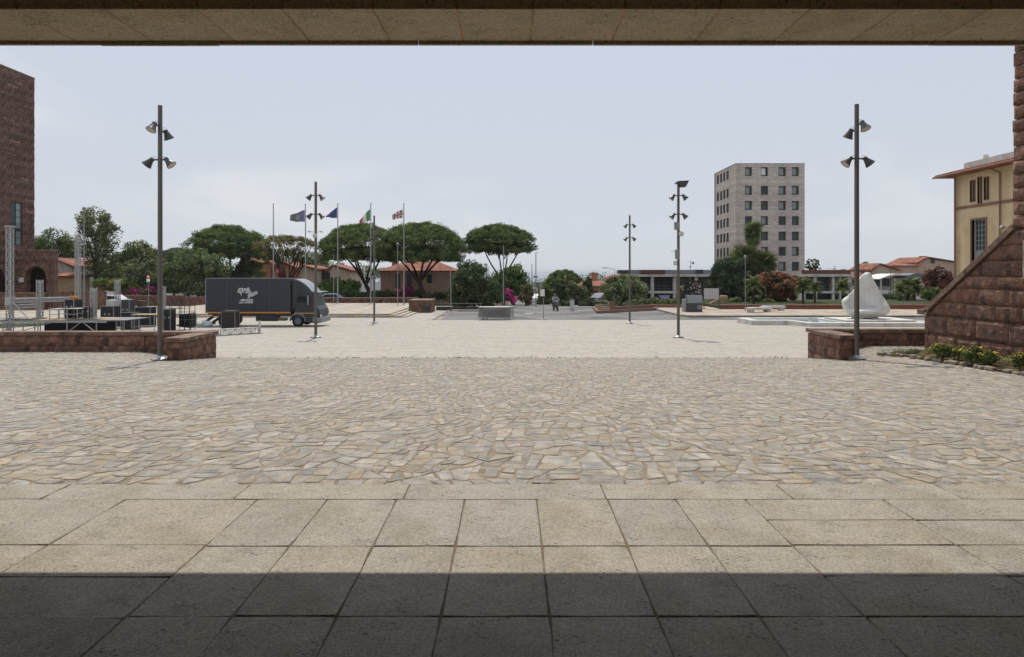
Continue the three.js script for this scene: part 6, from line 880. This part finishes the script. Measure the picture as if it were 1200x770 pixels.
// ================================================================ TREES AND PLANTS
// foliage: clumps = [{x,y,z,r,sy}], leaf-sized diamonds spread through each clump's shell
function foliage(clumps, per, leaf, tones, seed, o = {}) {
  const r = rng(seed), N = clumps.length * per, pos = new Float32Array(N * 12), col = new Float32Array(N * 12), idx = new Uint32Array(N * 6); let n = 0;
  const va = new THREE.Vector3(), vb = new THREE.Vector3(), vn = new THREE.Vector3();
  for (const c of clumps) {
    const t0 = tones[Math.floor(r() * tones.length)], kc = 0.62 + 0.76 * r();
    for (let i = 0; i < per; i++) {
      const u = r() * 2 - 1, a = r() * Math.PI * 2, s = Math.sqrt(1 - u * u), rad = c.r * (0.5 + 0.5 * Math.pow(r(), 0.5)) * (r() < 0.06 ? 1.25 : 1);
      const nx = s * Math.cos(a), ny = u, nz = s * Math.sin(a), x = c.x + nx * rad * (c.sx ?? 1), y = c.y + ny * rad * (c.sy ?? 1), z = c.z + nz * rad * (c.sx ?? 1);
      vn.set(nx + (r() - 0.5) * 1.7, ny + (o.up ?? 0.3) + (r() - 0.5) * 1.7, nz + (r() - 0.5) * 1.7).normalize();
      va.set(r() - 0.5, r() - 0.5, r() - 0.5).cross(vn).normalize(); vb.crossVectors(vn, va);
      const L = leaf * (0.6 + 0.8 * r()), w = L * (o.aspect ?? 0.55), k = 1.22 * kc * (0.7 + 0.6 * r()), t = r() < 0.25 ? tones[Math.floor(r() * tones.length)] : t0, p = n * 12;
      for (let q = 0; q < 4; q++) { const e = q === 0 ? [L, 0] : q === 1 ? [0.1 * L, w] : q === 2 ? [-L, 0] : [-0.1 * L, -w]; pos[p + q * 3] = x + va.x * e[0] * 0.5 + vb.x * e[1] * 0.5; pos[p + q * 3 + 1] = y + va.y * e[0] * 0.5 + vb.y * e[1] * 0.5; pos[p + q * 3 + 2] = z + va.z * e[0] * 0.5 + vb.z * e[1] * 0.5; col[p + q * 3] = t[0] * k; col[p + q * 3 + 1] = t[1] * k; col[p + q * 3 + 2] = t[2] * k; }
      idx.set([n * 4, n * 4 + 1, n * 4 + 2, n * 4, n * 4 + 2, n * 4 + 3], n * 6); n++;
    }
  }
  const g = new THREE.BufferGeometry(); g.setAttribute('position', new THREE.BufferAttribute(pos, 3)); g.setAttribute('color', new THREE.BufferAttribute(col, 3)); g.setIndex(new THREE.BufferAttribute(idx, 1)); g.computeVertexNormals(); return g;
}
const T = { pine: [[0.105, 0.145, 0.045], [0.088, 0.125, 0.04], [0.13, 0.16, 0.052]], dark: [[0.055, 0.08, 0.034], [0.068, 0.095, 0.04], [0.08, 0.105, 0.045]], mid: [[0.105, 0.14, 0.048], [0.125, 0.16, 0.055], [0.09, 0.12, 0.042]], olive: [[0.135, 0.16, 0.075], [0.16, 0.18, 0.09], [0.115, 0.14, 0.068]], dry: [[0.17, 0.15, 0.05], [0.13, 0.13, 0.045], [0.15, 0.12, 0.05]], lime: [[0.14, 0.20, 0.035], [0.12, 0.17, 0.04]], poplar: [[0.15, 0.17, 0.07], [0.125, 0.15, 0.058], [0.175, 0.19, 0.09]], red: [[0.40, 0.09, 0.055], [0.34, 0.085, 0.055], [0.24, 0.11, 0.06]], plum: [[0.11, 0.035, 0.03], [0.085, 0.04, 0.03]], pink: [[0.46, 0.06, 0.22], [0.40, 0.05, 0.20], [0.10, 0.11, 0.05]], yel: [[0.50, 0.37, 0.05], [0.42, 0.33, 0.06]] };
function limb(b, p, q, r0, r1, rr, seg = 4) { let prev = p; const bend = [(rr() - 0.5) * 0.25, (rr() - 0.5) * 0.1, (rr() - 0.5) * 0.25], L = Math.hypot(q[0] - p[0], q[1] - p[1], q[2] - p[2]); for (let i = 1; i <= seg; i++) { const t = i / seg, s = Math.sin(t * Math.PI) * L * 0.5, c = [0, 1, 2].map((k) => lerp(p[k], q[k], t) + bend[k] * s); b.rod(prev, c, lerp(r0, r1, (i - 1) / seg), 7, lerp(r0, r1, t)); prev = c; } }
// umbrella pine: flat dome on spreading limbs
function umbrellaPine(label, o) {
  const { px, d, w, top, bot, base, trunkPx = px, seed, tones = T.pine, per = 130, n = 120, sparse = 0 } = o, r = rng(seed), cx = PX(px, d), yt = PY(top, d), yb = PY(bot, d), R = w * d / FOCAL / 2, gy = base ?? prof(MID, d), tx = PX(trunkPx, d);
  const t = thing('umbrella_pine', label, 'tree', [tx, gy, -d], 'umbrella pines'), dx = cx - tx, H = yt - yb, fork = lerp(gy, yb, o.fork ?? 0.62), clumps = [];
  const lobes = []; for (let i = 0; i < 7; i++) lobes.push([r() * Math.PI * 2, 0.75 + 0.5 * r()]);
  for (let i = 0; i < n; i++) { const a = r() * Math.PI * 2, q = Math.sqrt(r()), lob = 1 + 0.13 * Math.sin(a * 3 + seed) + 0.09 * Math.sin(a * 5 + seed * 2), rad = q * R * lob * 0.9, dome = Math.sqrt(Math.max(0, 1 - q * q * 0.93)), low = r() < (o.under ?? 0.42); const y = low ? yb + H * (0.10 + 0.16 * r()) + H * 0.16 * (1 - q) : yb + H * (0.16 + 0.76 * dome * (0.86 + 0.16 * r())); const cr = (0.5 + 0.32 * r()) * (R / 5.6) * (o.clump ?? 1); clumps.push({ x: dx + Math.cos(a) * rad, y: y - gy - cr * 0.25, z: Math.sin(a) * rad, r: cr, sy: 0.68 }); }
  part('trunk', M.bark, t, (b) => { const r0 = o.trunkR ?? 0.34, f = [dx * 0.35 + (o.lean ?? 0), fork - gy, 0]; limb(b, [0, -0.2, 0], f, r0, r0 * 0.72, r, 5);
    const nl = o.limbs ?? 8; for (let i = 0; i < nl; i++) { const a = i / nl * Math.PI * 2 + r() * 0.5, q = 0.4 + 0.45 * r(), e = [dx + Math.cos(a) * R * q, yb - gy + H * (0.22 + 0.2 * r()), Math.sin(a) * R * q]; limb(b, f, e, r0 * 0.5, 0.06, r, 5); for (let k = 0; k < 3; k++) { const a2 = a + (r() - 0.5) * 1.1, q2 = Math.min(0.95, q + 0.25 * r()), s = [lerp(f[0], e[0], 0.6), lerp(f[1], e[1], 0.62), lerp(f[2], e[2], 0.6)]; limb(b, s, [dx + Math.cos(a2) * R * q2, yb - gy + H * (0.3 + 0.4 * r()), Math.sin(a2) * R * q2], 0.07, 0.025, r, 3); } } });
  meshOf(foliage(clumps, per, o.leaf ?? 0.29, tones, seed + 1, { aspect: 0.32, up: 0.5 }), 'crown', M.leaf, t);
  return t;
}
// broadleaf tree or shrub from a few big lobes: lobes [px, py, rx px, ry px]
function leafyTree(name, label, cat, d, lobes, o = {}) {
  const seed = o.seed ?? 1, r = rng(seed), gy = o.base ?? prof(MID, d), tp = o.trunkPx ?? lobes[0][0], tx = PX(tp, d), t = thing(name, label, cat, [tx, gy, -d], o.group), clumps = [], dens = (o.dens ?? 1) * 1.7;
  for (const [px, py, rx, ry] of lobes) { const X = PX(px, d) - tx, Y = PY(py, d) - gy, RX = rx * d / FOCAL, RY = ry * d / FOCAL, n = Math.max(6, Math.round(dens * 4.4 * RX * RY / ((o.cr ?? 0.55) ** 2) * 0.55)); for (let i = 0; i < n; i++) { const u = r() * 2 - 1, a = r() * Math.PI * 2, s = Math.sqrt(1 - u * u), q = 0.5 + 0.46 * r(), cr = (o.cr ?? 0.55) * (0.7 + 0.7 * r()); clumps.push({ x: X + s * Math.cos(a) * RX * q, y: Math.max(cr * 0.5, Y + u * RY * q), z: s * Math.sin(a) * RX * 0.9 * q, r: cr, sy: 0.85 }); } }
  if (!o.noTrunk) part('trunk', M.bark, t, (b) => { const L0 = lobes[0], top = PY(L0[1], d) - gy, r0 = o.trunkR ?? 0.2; limb(b, [0, -0.2, 0], [0, top * 0.55, 0], r0, r0 * 0.7, r, 4); for (const [px, py, rx] of lobes) for (let k = 0; k < 3; k++) limb(b, [0, top * (0.35 + 0.2 * r()), 0], [PX(px, d) - tx + (r() - 0.5) * rx * d / FOCAL, PY(py, d) - gy + (r() - 0.3) * 0.8, (r() - 0.5) * 1.5], r0 * 0.55, 0.03, r, 4); });
  meshOf(foliage(clumps, o.per ?? 110, o.leaf ?? 0.26, o.tones ?? T.mid, seed + 3, { aspect: o.aspect ?? 0.6, up: o.up }), o.noTrunk ? 'foliage' : 'crown', M.leaf, t);
  if (o.flowers) meshOf(foliage(clumps.filter(() => r() < (o.flowerShare ?? 0.6)), o.fper ?? 18, o.fleaf ?? 0.2, o.flowers, seed + 9, { aspect: 0.8 }), 'blossom', M.leaf, t);
  return t;
}
// --- umbrella pines
umbrellaPine('broad dark umbrella pine with forked trunk behind the blue and mauve flags', { px: 424, d: 92, w: 97, top: 259, bot: 307, trunkPx: 439, seed: 11, n: 600, fork: 0.46, trunkR: 0.38, limbs: 5, lean: -0.6 });
umbrellaPine('broad dark umbrella pine leaning over the peach house', { px: 494, d: 93, w: 108, top: 257, bot: 309, trunkPx: 503, seed: 12, n: 660, fork: 0.54, trunkR: 0.42, limbs: 5, lean: -1.0 });
umbrellaPine('umbrella pine with high clear limbs above the dense dark shrubs', { px: 584, d: 96, w: 82, top: 260, bot: 298, trunkPx: 590, seed: 13, n: 430, fork: 0.5, trunkR: 0.26, limbs: 4 });
umbrellaPine('umbrella pine rising behind the truck and round leafy trees', { px: 266, d: 102, w: 92, top: 261, bot: 304, trunkPx: 277, seed: 14, n: 520, trunkR: 0.34, fork: 0.6 });
umbrellaPine('thin dry umbrella pine with bare branching limbs above the truck cab', { px: 334, d: 94, w: 84, top: 273, bot: 303, trunkPx: 352, seed: 15, n: 120, per: 55, tones: T.dry, trunkR: 0.2, fork: 0.35, limbs: 12, lean: -1.0, under: 0.1, clump: 0.8 });
umbrellaPine('small rounded pine dome beyond the street beside the orange house', { px: 661, d: 118, w: 46, top: 314, bot: 341, seed: 16, n: 260, per: 110, under: 0.4, trunkR: 0.25 });
umbrellaPine('small distant pine beside the office tower', { px: 952, d: 150, w: 19, top: 301.5, bot: 316, seed: 17, n: 40, per: 70, trunkR: 0.12, clump: 1.3 });
// --- broadleaf trees, from the dark tower rightwards
leafyTree('tree', 'dense dark tree between the stone tower and the poplar', 'tree', 104, [[62, 288, 24, 19], [44, 292, 14, 16], [80, 291, 12, 16]], { seed: 21, tones: T.pine, cr: 0.9, per: 150, group: 'trees behind the stage' });
leafyTree('tree', 'tall loose poplar beside the truss tower', 'tree', 90, [[113, 262, 20, 22], [126, 272, 13, 22], [98, 258, 10, 16], [112, 300, 24, 26], [124, 318, 22, 20]], { seed: 22, tones: T.poplar, cr: 0.75, per: 95, dens: 0.62, leaf: 0.28, group: 'trees behind the stage' });
leafyTree('tree', 'dull green tree to the right of the poplar', 'tree', 96, [[152, 305, 14, 20], [140, 318, 16, 20]], { seed: 23, tones: T.mid, cr: 0.8, group: 'trees behind the stage' });
leafyTree('tree', 'yellowish round topped tree behind the red and white sign', 'tree', 106, [[166, 300, 20, 16], [180, 306, 14, 14]], { seed: 24, tones: [[0.145, 0.155, 0.045], [0.12, 0.14, 0.04]], cr: 0.8, group: 'trees behind the stage' });
leafyTree('tree', 'grey green willowy tree behind the flower hedge', 'tree', 86, [[168, 322, 26, 18], [184, 326, 20, 18]], { seed: 25, tones: T.olive, cr: 0.6, group: 'trees behind the stage' });
leafyTree('tree', 'broad round leafy tree to the left of the truck', 'tree', 84, [[222, 312, 30, 22], [202, 318, 22, 24], [245, 316, 24, 20], [232, 334, 34, 14]], { seed: 26, tones: [[0.115, 0.15, 0.065], [0.135, 0.165, 0.075], [0.095, 0.125, 0.05]], cr: 0.7, per: 130, group: 'trees behind the stage' });
leafyTree('tree', 'dark fir like tree behind the round leafy tree', 'tree', 100, [[206, 300, 14, 14]], { seed: 27, tones: T.dark, cr: 0.6, group: 'trees behind the stage' });
leafyTree('tree', 'green tree peeping over the truck roof', 'tree', 104, [[294, 318, 16, 14], [280, 322, 14, 12]], { seed: 28, tones: T.mid, cr: 0.7, group: 'trees behind the stage' });
leafyTree('shrub', 'yellow green shrub behind the wall beside the white car', 'shrub', 83, [[128, 334, 18, 8], [146, 335, 14, 8]], { seed: 29, tones: [[0.22, 0.20, 0.04], [0.14, 0.18, 0.04], [0.10, 0.14, 0.04]], noTrunk: 1, cr: 0.5 });
leafyTree('shrub', 'magenta flowering hedge on the garden wall', 'shrub', 83.5, [[160, 342, 12, 5], [178, 342, 14, 5], [148, 343, 8, 4]], { seed: 30, tones: T.pink, noTrunk: 1, cr: 0.4, leaf: 0.2 });
leafyTree('tree', 'low green trees behind the thin dry pine', 'tree', 128, [[330, 300, 18, 9], [372, 304, 20, 10], [352, 306, 18, 8], [310, 300, 14, 9]], { seed: 31, tones: T.mid, cr: 0.9 });
leafyTree('shrub', 'bright green hedge behind the flag terrace wall', 'shrub', 90, [[395, 334, 15, 9], [380, 338, 12, 9], [410, 338, 13, 9], [395, 343, 30, 5]], { seed: 32, tones: [[0.13, 0.19, 0.045], [0.10, 0.16, 0.04]], noTrunk: 1, cr: 0.5 });
leafyTree('shrub', 'dark clipped hedge along the flag terrace wall', 'shrub', 87, [[380, 347, 12, 4], [405, 347, 14, 4], [430, 347, 14, 4]], { seed: 33, tones: T.dark, noTrunk: 1, cr: 0.4 });
leafyTree('shrub', 'magenta bougainvillea at the foot of the peach house', 'shrub', 96, [[480, 342, 9, 5.5], [468, 345, 8, 4], [487, 344, 6, 4]], { seed: 34, tones: T.pink, noTrunk: 1, cr: 0.4, leaf: 0.2 });
leafyTree('shrub', 'green garden shrubs under the leaning pine', 'shrub', 95, [[455, 345, 10, 5], [445, 346, 8, 4], [495, 345, 8, 5], [520, 346, 12, 4]], { seed: 35, tones: T.mid, noTrunk: 1, cr: 0.45, flowers: T.pink, fper: 8 });
leafyTree('shrub', 'magenta flowers on the wall above the orange house corner', 'shrub', 114, [[328, 321, 5, 4]], { seed: 36, tones: T.pink, noTrunk: 1, cr: 0.4, leaf: 0.2 });
leafyTree('tree', 'dense dark green tree mass beside the leaning pole', 'tree', 76, [[556, 331, 26, 22], [540, 345, 14, 18], [572, 344, 16, 18], [548, 318, 14, 12]], { seed: 37, tones: T.dark, cr: 0.55, per: 140 });
leafyTree('tree', 'round dark evergreen behind the stacked barriers', 'tree', 90, [[602, 326, 18, 16], [590, 334, 14, 16], [612, 338, 10, 16]], { seed: 38, tones: T.pine, cr: 0.6, per: 130 });
leafyTree('shrub', 'magenta bougainvillea beside the lamp pole', 'shrub', 78, [[594, 346, 7, 5.5], [600, 350, 5, 6]], { seed: 39, tones: T.pink, noTrunk: 1, cr: 0.35, leaf: 0.18 });
leafyTree('tree', 'reddish leaved tree beside the street lamps', 'tree', 84, [[617, 345, 7, 11]], { seed: 40, tones: [[0.16, 0.08, 0.05], [0.12, 0.09, 0.045], [0.09, 0.10, 0.045]], cr: 0.4 });
leafyTree('tree', 'light green street tree behind the sign', 'tree', 98, [[643, 346, 9, 11], [636, 350, 7, 8]], { seed: 41, tones: T.mid, cr: 0.45, group: 'street trees' });
leafyTree('tree', 'dark street tree behind the scooter', 'tree', 88, [[656, 343, 8, 12], [652, 352, 8, 7]], { seed: 42, tones: T.dark, cr: 0.4, group: 'street trees' });
leafyTree('tree', 'olive green street tree behind the utility cabinet', 'tree', 92, [[669, 342, 10, 13], [680, 346, 9, 12], [672, 353, 12, 6]], { seed: 43, tones: T.olive, cr: 0.45, group: 'street trees' });
leafyTree('tree', 'dark narrow cypress like tree before the orange house', 'tree', 96, [[688.5, 338, 5.2, 14]], { seed: 44, tones: T.dark, cr: 0.35, group: 'street trees' });
leafyTree('tree', 'leafy tree with white flowers before the office block', 'tree', 79, [[733, 335, 21, 17], [719, 342, 14, 14], [747, 343, 12, 14], [733, 348, 24, 9]], { seed: 45, tones: [[0.13, 0.165, 0.075], [0.15, 0.18, 0.085]], cr: 0.5, per: 120, flowers: [[0.7, 0.7, 0.64]], fper: 5, fleaf: 0.16 });
leafyTree('shrub', 'dry flowering shrubs along the verge wall', 'shrub', 76, [[752, 355, 10, 4], [768, 355, 12, 4], [785, 355, 12, 4], [740, 357, 10, 3.5]], { seed: 46, tones: T.olive, noTrunk: 1, cr: 0.32, flowers: [[0.45, 0.22, 0.10]], fper: 10 });
leafyTree('shrub', 'green shrub beside the kiosk and speckled panel', 'shrub', 74, [[801, 342, 5, 8], [800, 350, 5, 6]], { seed: 47, tones: T.olive, noTrunk: 1, cr: 0.35 });
leafyTree('tree', 'large dark drooping tree before the office tower', 'tree', 84, [[858, 327, 26, 24], [846, 337, 18, 18], [876, 338, 18, 18], [850, 314, 14, 12]], { seed: 48, tones: [[0.055, 0.075, 0.038], [0.068, 0.09, 0.045]], cr: 0.6, per: 130 });
leafyTree('tree', 'broad shrub tree covered in dull red blossom on the lawn', 'tree', 82, [[915, 333, 22, 14], [898, 330, 14, 11], [932, 333, 12, 11], [916, 347, 17, 9]], { seed: 49, tones: [[0.07, 0.085, 0.04], [0.085, 0.095, 0.045]], cr: 0.45, per: 100, flowers: T.red, fper: 70, fleaf: 0.27, flowerShare: 0.8 });
leafyTree('shrub', 'low clipped shrubs on the lawn', 'shrub', 80, [[862, 352, 6, 4], [885, 352, 7, 4], [900, 354, 6, 3]], { seed: 50, tones: T.mid, noTrunk: 1, cr: 0.3 });
leafyTree('tree', 'dark plum coloured tree beside the ochre building', 'tree', 84, [[1100, 328, 16, 13], [1110, 336, 12, 12], [1092, 336, 10, 9]], { seed: 51, tones: T.plum, cr: 0.5, per: 110 });
leafyTree('shrub', 'round clipped green hedge below the plum tree', 'shrub', 78, [[1093, 345, 12, 8], [1106, 347, 10, 7]], { seed: 52, tones: T.mid, noTrunk: 1, cr: 0.35, leaf: 0.18 });
leafyTree('shrub', 'dark low hedge below the white pavilion', 'shrub', 98, [[1036, 349, 10, 3.5], [1056, 350, 12, 3], [1025, 346, 8, 4]], { seed: 53, tones: T.dark, noTrunk: 1, cr: 0.4 });
leafyTree('tree', 'small dark cypress on the skyline beside the sculpture', 'tree', 170, [[1013.5, 314, 3.5, 7]], { seed: 54, tones: T.dark, cr: 0.5, trunkR: 0.15 });
leafyTree('tree', 'green treetops far down the street', 'tree', 170, [[633, 333, 12, 8], [612, 336, 12, 8], [675, 330, 12, 6]], { seed: 55, tones: T.mid, cr: 1.1 });
leafyTree('treeline', 'far wooded skyline beyond the houses', 'trees', 260, [[700, 327, 20, 5], [735, 326, 22, 5], [770, 325, 30, 5], [660, 329, 20, 5], [560, 326, 60, 7], [480, 322, 50, 8], [400, 320, 60, 9], [300, 320, 60, 9], [1000, 324, 50, 6]], { seed: 56, tones: T.mid, cr: 2.2, leaf: 0.7, noTrunk: 1, per: 70 }).userData.kind = 'stuff';

leafyTree('shrub', 'dark low hedge behind the utility cabinet and scooter', 'shrub', 82, [[661, 357, 9, 4], [688, 356.5, 10, 3.6], [704, 357.5, 9, 3]], { seed: 57, tones: T.dark, noTrunk: 1, cr: 0.3 });

// --- palms: each frond a part
const frondGeo = (L, fan, seed) => { const r = rng(seed), pos = [], col = []; const tri = (a, b, c, k) => { pos.push(...a, ...b, ...c); for (let i = 0; i < 3; i++) col.push(0.15 * k, 0.18 * k, 0.065 * k); };
  if (fan) { const pl = L * 0.10; tri([0, 0, -0.03], [pl, -pl * 0.05, 0], [0, 0, 0.03], 0.9); for (let i = 0; i < 17; i++) { const a = (i / 16 - 0.5) * 2.5, l = L * 0.84 * (0.85 + 0.2 * r()), k = 0.75 + 0.5 * r(), da = 0.075; const p = [pl, -pl * 0.05, 0], m = (an, s) => [pl + Math.cos(an) * l * s, -pl * 0.05 - 0.25 * l * s * s - Math.abs(an) * 0.05 * l, Math.sin(an) * l * s]; tri(p, m(a - da, 0.55), m(a + da, 0.55), k); tri(m(a - da, 0.55), m(a, 1), m(a + da, 0.55), k); } }
  else { const S = 9; for (let i = 0; i < S; i++) { const t0 = i / S, t1 = (i + 1) / S, y = (t) => 0.28 * L * Math.sin(t * 2.2) - 0.42 * L * t * t, x = (t) => L * t * (1 - 0.18 * t); tri([x(t0), y(t0), -0.025], [x(t1), y(t1), 0], [x(t0), y(t0), 0.025], 1); for (const s of [-1, 1]) for (let q = 0; q < 3; q++) { const t = t0 + (q + r() * 0.5) / 3 / S, l = L * 0.30 * Math.sin(Math.min(1, t + 0.15) * Math.PI * 0.92), k = 0.75 + 0.5 * r(); tri([x(t), y(t), 0], [x(t) + l * 0.45 + 0.07 * L, y(t) - l * 0.25, s * l], [x(t) + 0.05 * L, y(t + 0.04), 0], k); } } }
  const g = new THREE.BufferGeometry(); g.setAttribute('position', new THREE.Float32BufferAttribute(pos, 3)); g.setAttribute('color', new THREE.Float32BufferAttribute(col, 3)); g.computeVertexNormals(); return g; };
const fanFronds = [1, 2, 3].map((s) => frondGeo(1, true, s)), featherFronds = [1, 2, 3].map((s) => frondGeo(1, false, s + 10));
function palm(label, px, d, topPx, L, fan, n, o = {}) {
  const gy = o.base ?? prof(MID, d), t = thing('palm_tree', label, 'palm', [PX(px, d), gy, -d], o.group), h = PY(topPx, d) - gy, r = rng(o.seed ?? 5), gs = fan ? fanFronds : featherFronds;
  part('trunk', M.palmBark, t, (b) => { const R = o.r ?? 0.22, st = 6; for (let i = 0; i < st; i++) b.cyl(0, h * (i + 0.5) / st, 0, R * (1 - 0.05 * i), R * (0.95 - 0.05 * i) + (i === st - 1 ? 0.06 : 0), h / st + 0.02, 9); });
  for (let i = 0; i < n; i++) { const f = new THREE.Mesh(gs[i % 3], M.leaf); f.name = 'frond'; f.castShadow = f.receiveShadow = true; const a = i * 2.399 + r() * 0.4, e = lerp(1.25, o.droop ?? -0.75, Math.pow((i + 0.5) / n, 0.85)); f.position.set(0, h + 0.05 + (o.stack ?? 0) * (0.5 - i / n), 0); f.rotation.set(0, a, e + (r() - 0.5) * 0.25, 'YXZ'); f.scale.setScalar(L * (0.8 + 0.4 * r())); if (fan) f.rotateX((r() - 0.5) * 2.2); t.add(f); }
  return t;
}
palm('tall fan palm standing before the office tower', 882, 88, 275, 1.55, true, 44, { seed: 61, r: 0.3, droop: -1.4, stack: 1.3 });
palm('broad fan palm below the tall one before the office tower', 873, 86, 301, 2.2, true, 48, { seed: 62, r: 0.32, droop: -1.2 });
palm('bushy fan palm between the drooping tree and the red shrub tree', 893, 85, 307, 2.2, true, 48, { seed: 63, r: 0.32, droop: -1.2 });
palm('small palm on the lawn before the dark drooping tree', 883, 76, 336, 1.5, false, 26, { seed: 64, r: 0.16, group: 'small palms on the lawn' });
palm('small palm on the lawn beside the red shrub tree', 941, 77, 337, 1.4, false, 26, { seed: 65, r: 0.15, group: 'small palms on the lawn' });
palm('small palm on the lawn before the balcony block', 955, 79, 338, 1.3, false, 24, { seed: 66, r: 0.15, group: 'small palms on the lawn' });
palm('small palm behind the edge of the white sculpture', 988, 78, 337, 1.4, false, 26, { seed: 67, r: 0.15, group: 'small palms on the lawn' });
palm('palm with white trunk before the pavilion', 1063.5, 86, 337.5, 1.6, false, 30, { seed: 68, r: 0.22, group: 'palms before the pavilion' });
palm('twin palm beside it before the pavilion', 1071.5, 87, 337, 1.6, false, 30, { seed: 69, r: 0.22, group: 'palms before the pavilion' });
palm('low spreading palm before the pavilion terrace', 1055, 85, 341, 1.4, false, 26, { seed: 70, r: 0.18, group: 'palms before the pavilion' });

// --- plants of the bed
{
  const plant = (label, px, py, w, h, seed) => { const gyv = -0.70, d = (EYE - gyv) * FOCAL / (py - 320), x = PX(px, d), gy = G(x, d) + 0.05, r = rng(seed), o = thing('flowering_plant', label, 'plant', [x, gy, -d], 'yellow flowering plants'), W = w * d / FOCAL / 2, H = h * d / FOCAL, cl = []; for (let i = 0; i < 26; i++) { const a = r() * 6.28, q = Math.sqrt(r()) * W * 0.85; cl.push({ x: Math.cos(a) * q, y: H * (0.25 + 0.6 * r() * (1 - 0.4 * q / W)), z: Math.sin(a) * q * 0.8, r: 0.07 + 0.04 * r() }); }
    meshOf(foliage(cl, 55, 0.055, [[0.10, 0.145, 0.045], [0.13, 0.16, 0.06], [0.075, 0.11, 0.04]], seed, { aspect: 0.45, up: 0.6 }), 'foliage', M.leaf, o); meshOf(foliage(cl.filter((c) => c.y > H * 0.42).map((c) => ({ ...c, y: c.y + 0.05 })), 5, 0.05, T.yel, seed + 5, { aspect: 0.9, up: 1.2 }), 'flowers', M.leaf, o).userData.kind = 'stuff'; part('stem', M.palmBark, o, (b) => { for (let i = 0; i < 9; i++) { const c = cl[i]; b.rod([c.x * 0.2, -0.05, c.z * 0.2], [c.x, c.y, c.z], 0.008, 4); } }); };
  plant('yellow flowering plant beside the far corner of the plant bed', 1103, 423, 20, 22, 81); plant('second yellow flowering plant along the plant bed', 1120, 424, 22, 20, 82); plant('largest yellow flowering plant in the middle of the bed', 1142, 430, 28, 25, 83); plant('low yellow flowering plant beside the largest one', 1158, 432, 20, 17, 84); plant('yellow flowering plant under the stone plaque', 1198, 440, 22, 22, 85);
  const r = rng(86), blades = []; for (let i = 0; i < 90; i++) { const d = 15 + 6 * r(), x = lerp(11.7, 13.3, r()); blades.push({ x, y: G(x, d) + 0.10, z: -d, r: 0.07 + 0.10 * r(), sy: 0.75 }); } for (let i = 0; i < 16; i++) { const d = 20.0 + 1.0 * r(), x = lerp(11.3, 12.4, r()); blades.push({ x, y: G(x, d) + 0.1, z: -d, r: 0.12 + 0.06 * r(), sy: 0.8 }); }
  const m = meshOf(foliage(blades, 60, 0.07, [[0.12, 0.15, 0.06], [0.17, 0.18, 0.08], [0.09, 0.12, 0.05], [0.26, 0.22, 0.12]], 87, { aspect: 0.2, up: 1.0 }), 'weeds', M.leaf, scene); tag(m, 'low weeds and dry grass in the stone edged bed', 'weeds', null, 'stuff');
}
{ // grass blades on the lawn
  const r = rng(95), cl = []; for (let i = 0; i < 500; i++) cl.push({ x: lerp(21.8, 45, r()), y: -1.70, z: -70.4 - 14 * r(), r: 0.5, sy: 0.12 }); const m = meshOf(foliage(cl, 22, 0.12, [[0.14, 0.22, 0.05], [0.18, 0.24, 0.07], [0.11, 0.18, 0.045]], 96, { aspect: 0.15, up: 0.2 }), 'lawn_grass', M.leaf, scene); tag(m, 'short green grass of the lawn below the small palms', 'grass', null, 'stuff');
}
{ // small weeds in the joint between apron and square
  const r = rng(97), cl = []; for (let i = 0; i < 70; i++) { const x = lerp(-9.8, 9.8, Math.pow(r(), 0.8)), d = 23.38 + 0.06 * r(); cl.push({ x, y: G(0, 23.29) + 0.005, z: -d, r: 0.02 + 0.035 * r(), sy: 0.7 }); } const m = meshOf(foliage(cl, 26, 0.035, [[0.10, 0.10, 0.05], [0.16, 0.13, 0.07], [0.07, 0.08, 0.04]], 98, { aspect: 0.3, up: 0.8 }), 'joint_weeds', M.leaf, scene); tag(m, 'tiny dry weeds in the joint where apron meets square', 'weeds', null, 'stuff');
}

// thin summer haze
scene.fog = new THREE.FogExp2(new THREE.Color(0.80, 0.85, 0.92), 0.00014);

scene.traverse((o) => { if (o.isMesh) { o.castShadow = true; o.receiveShadow = true; } });
renderer.render(scene, camera);
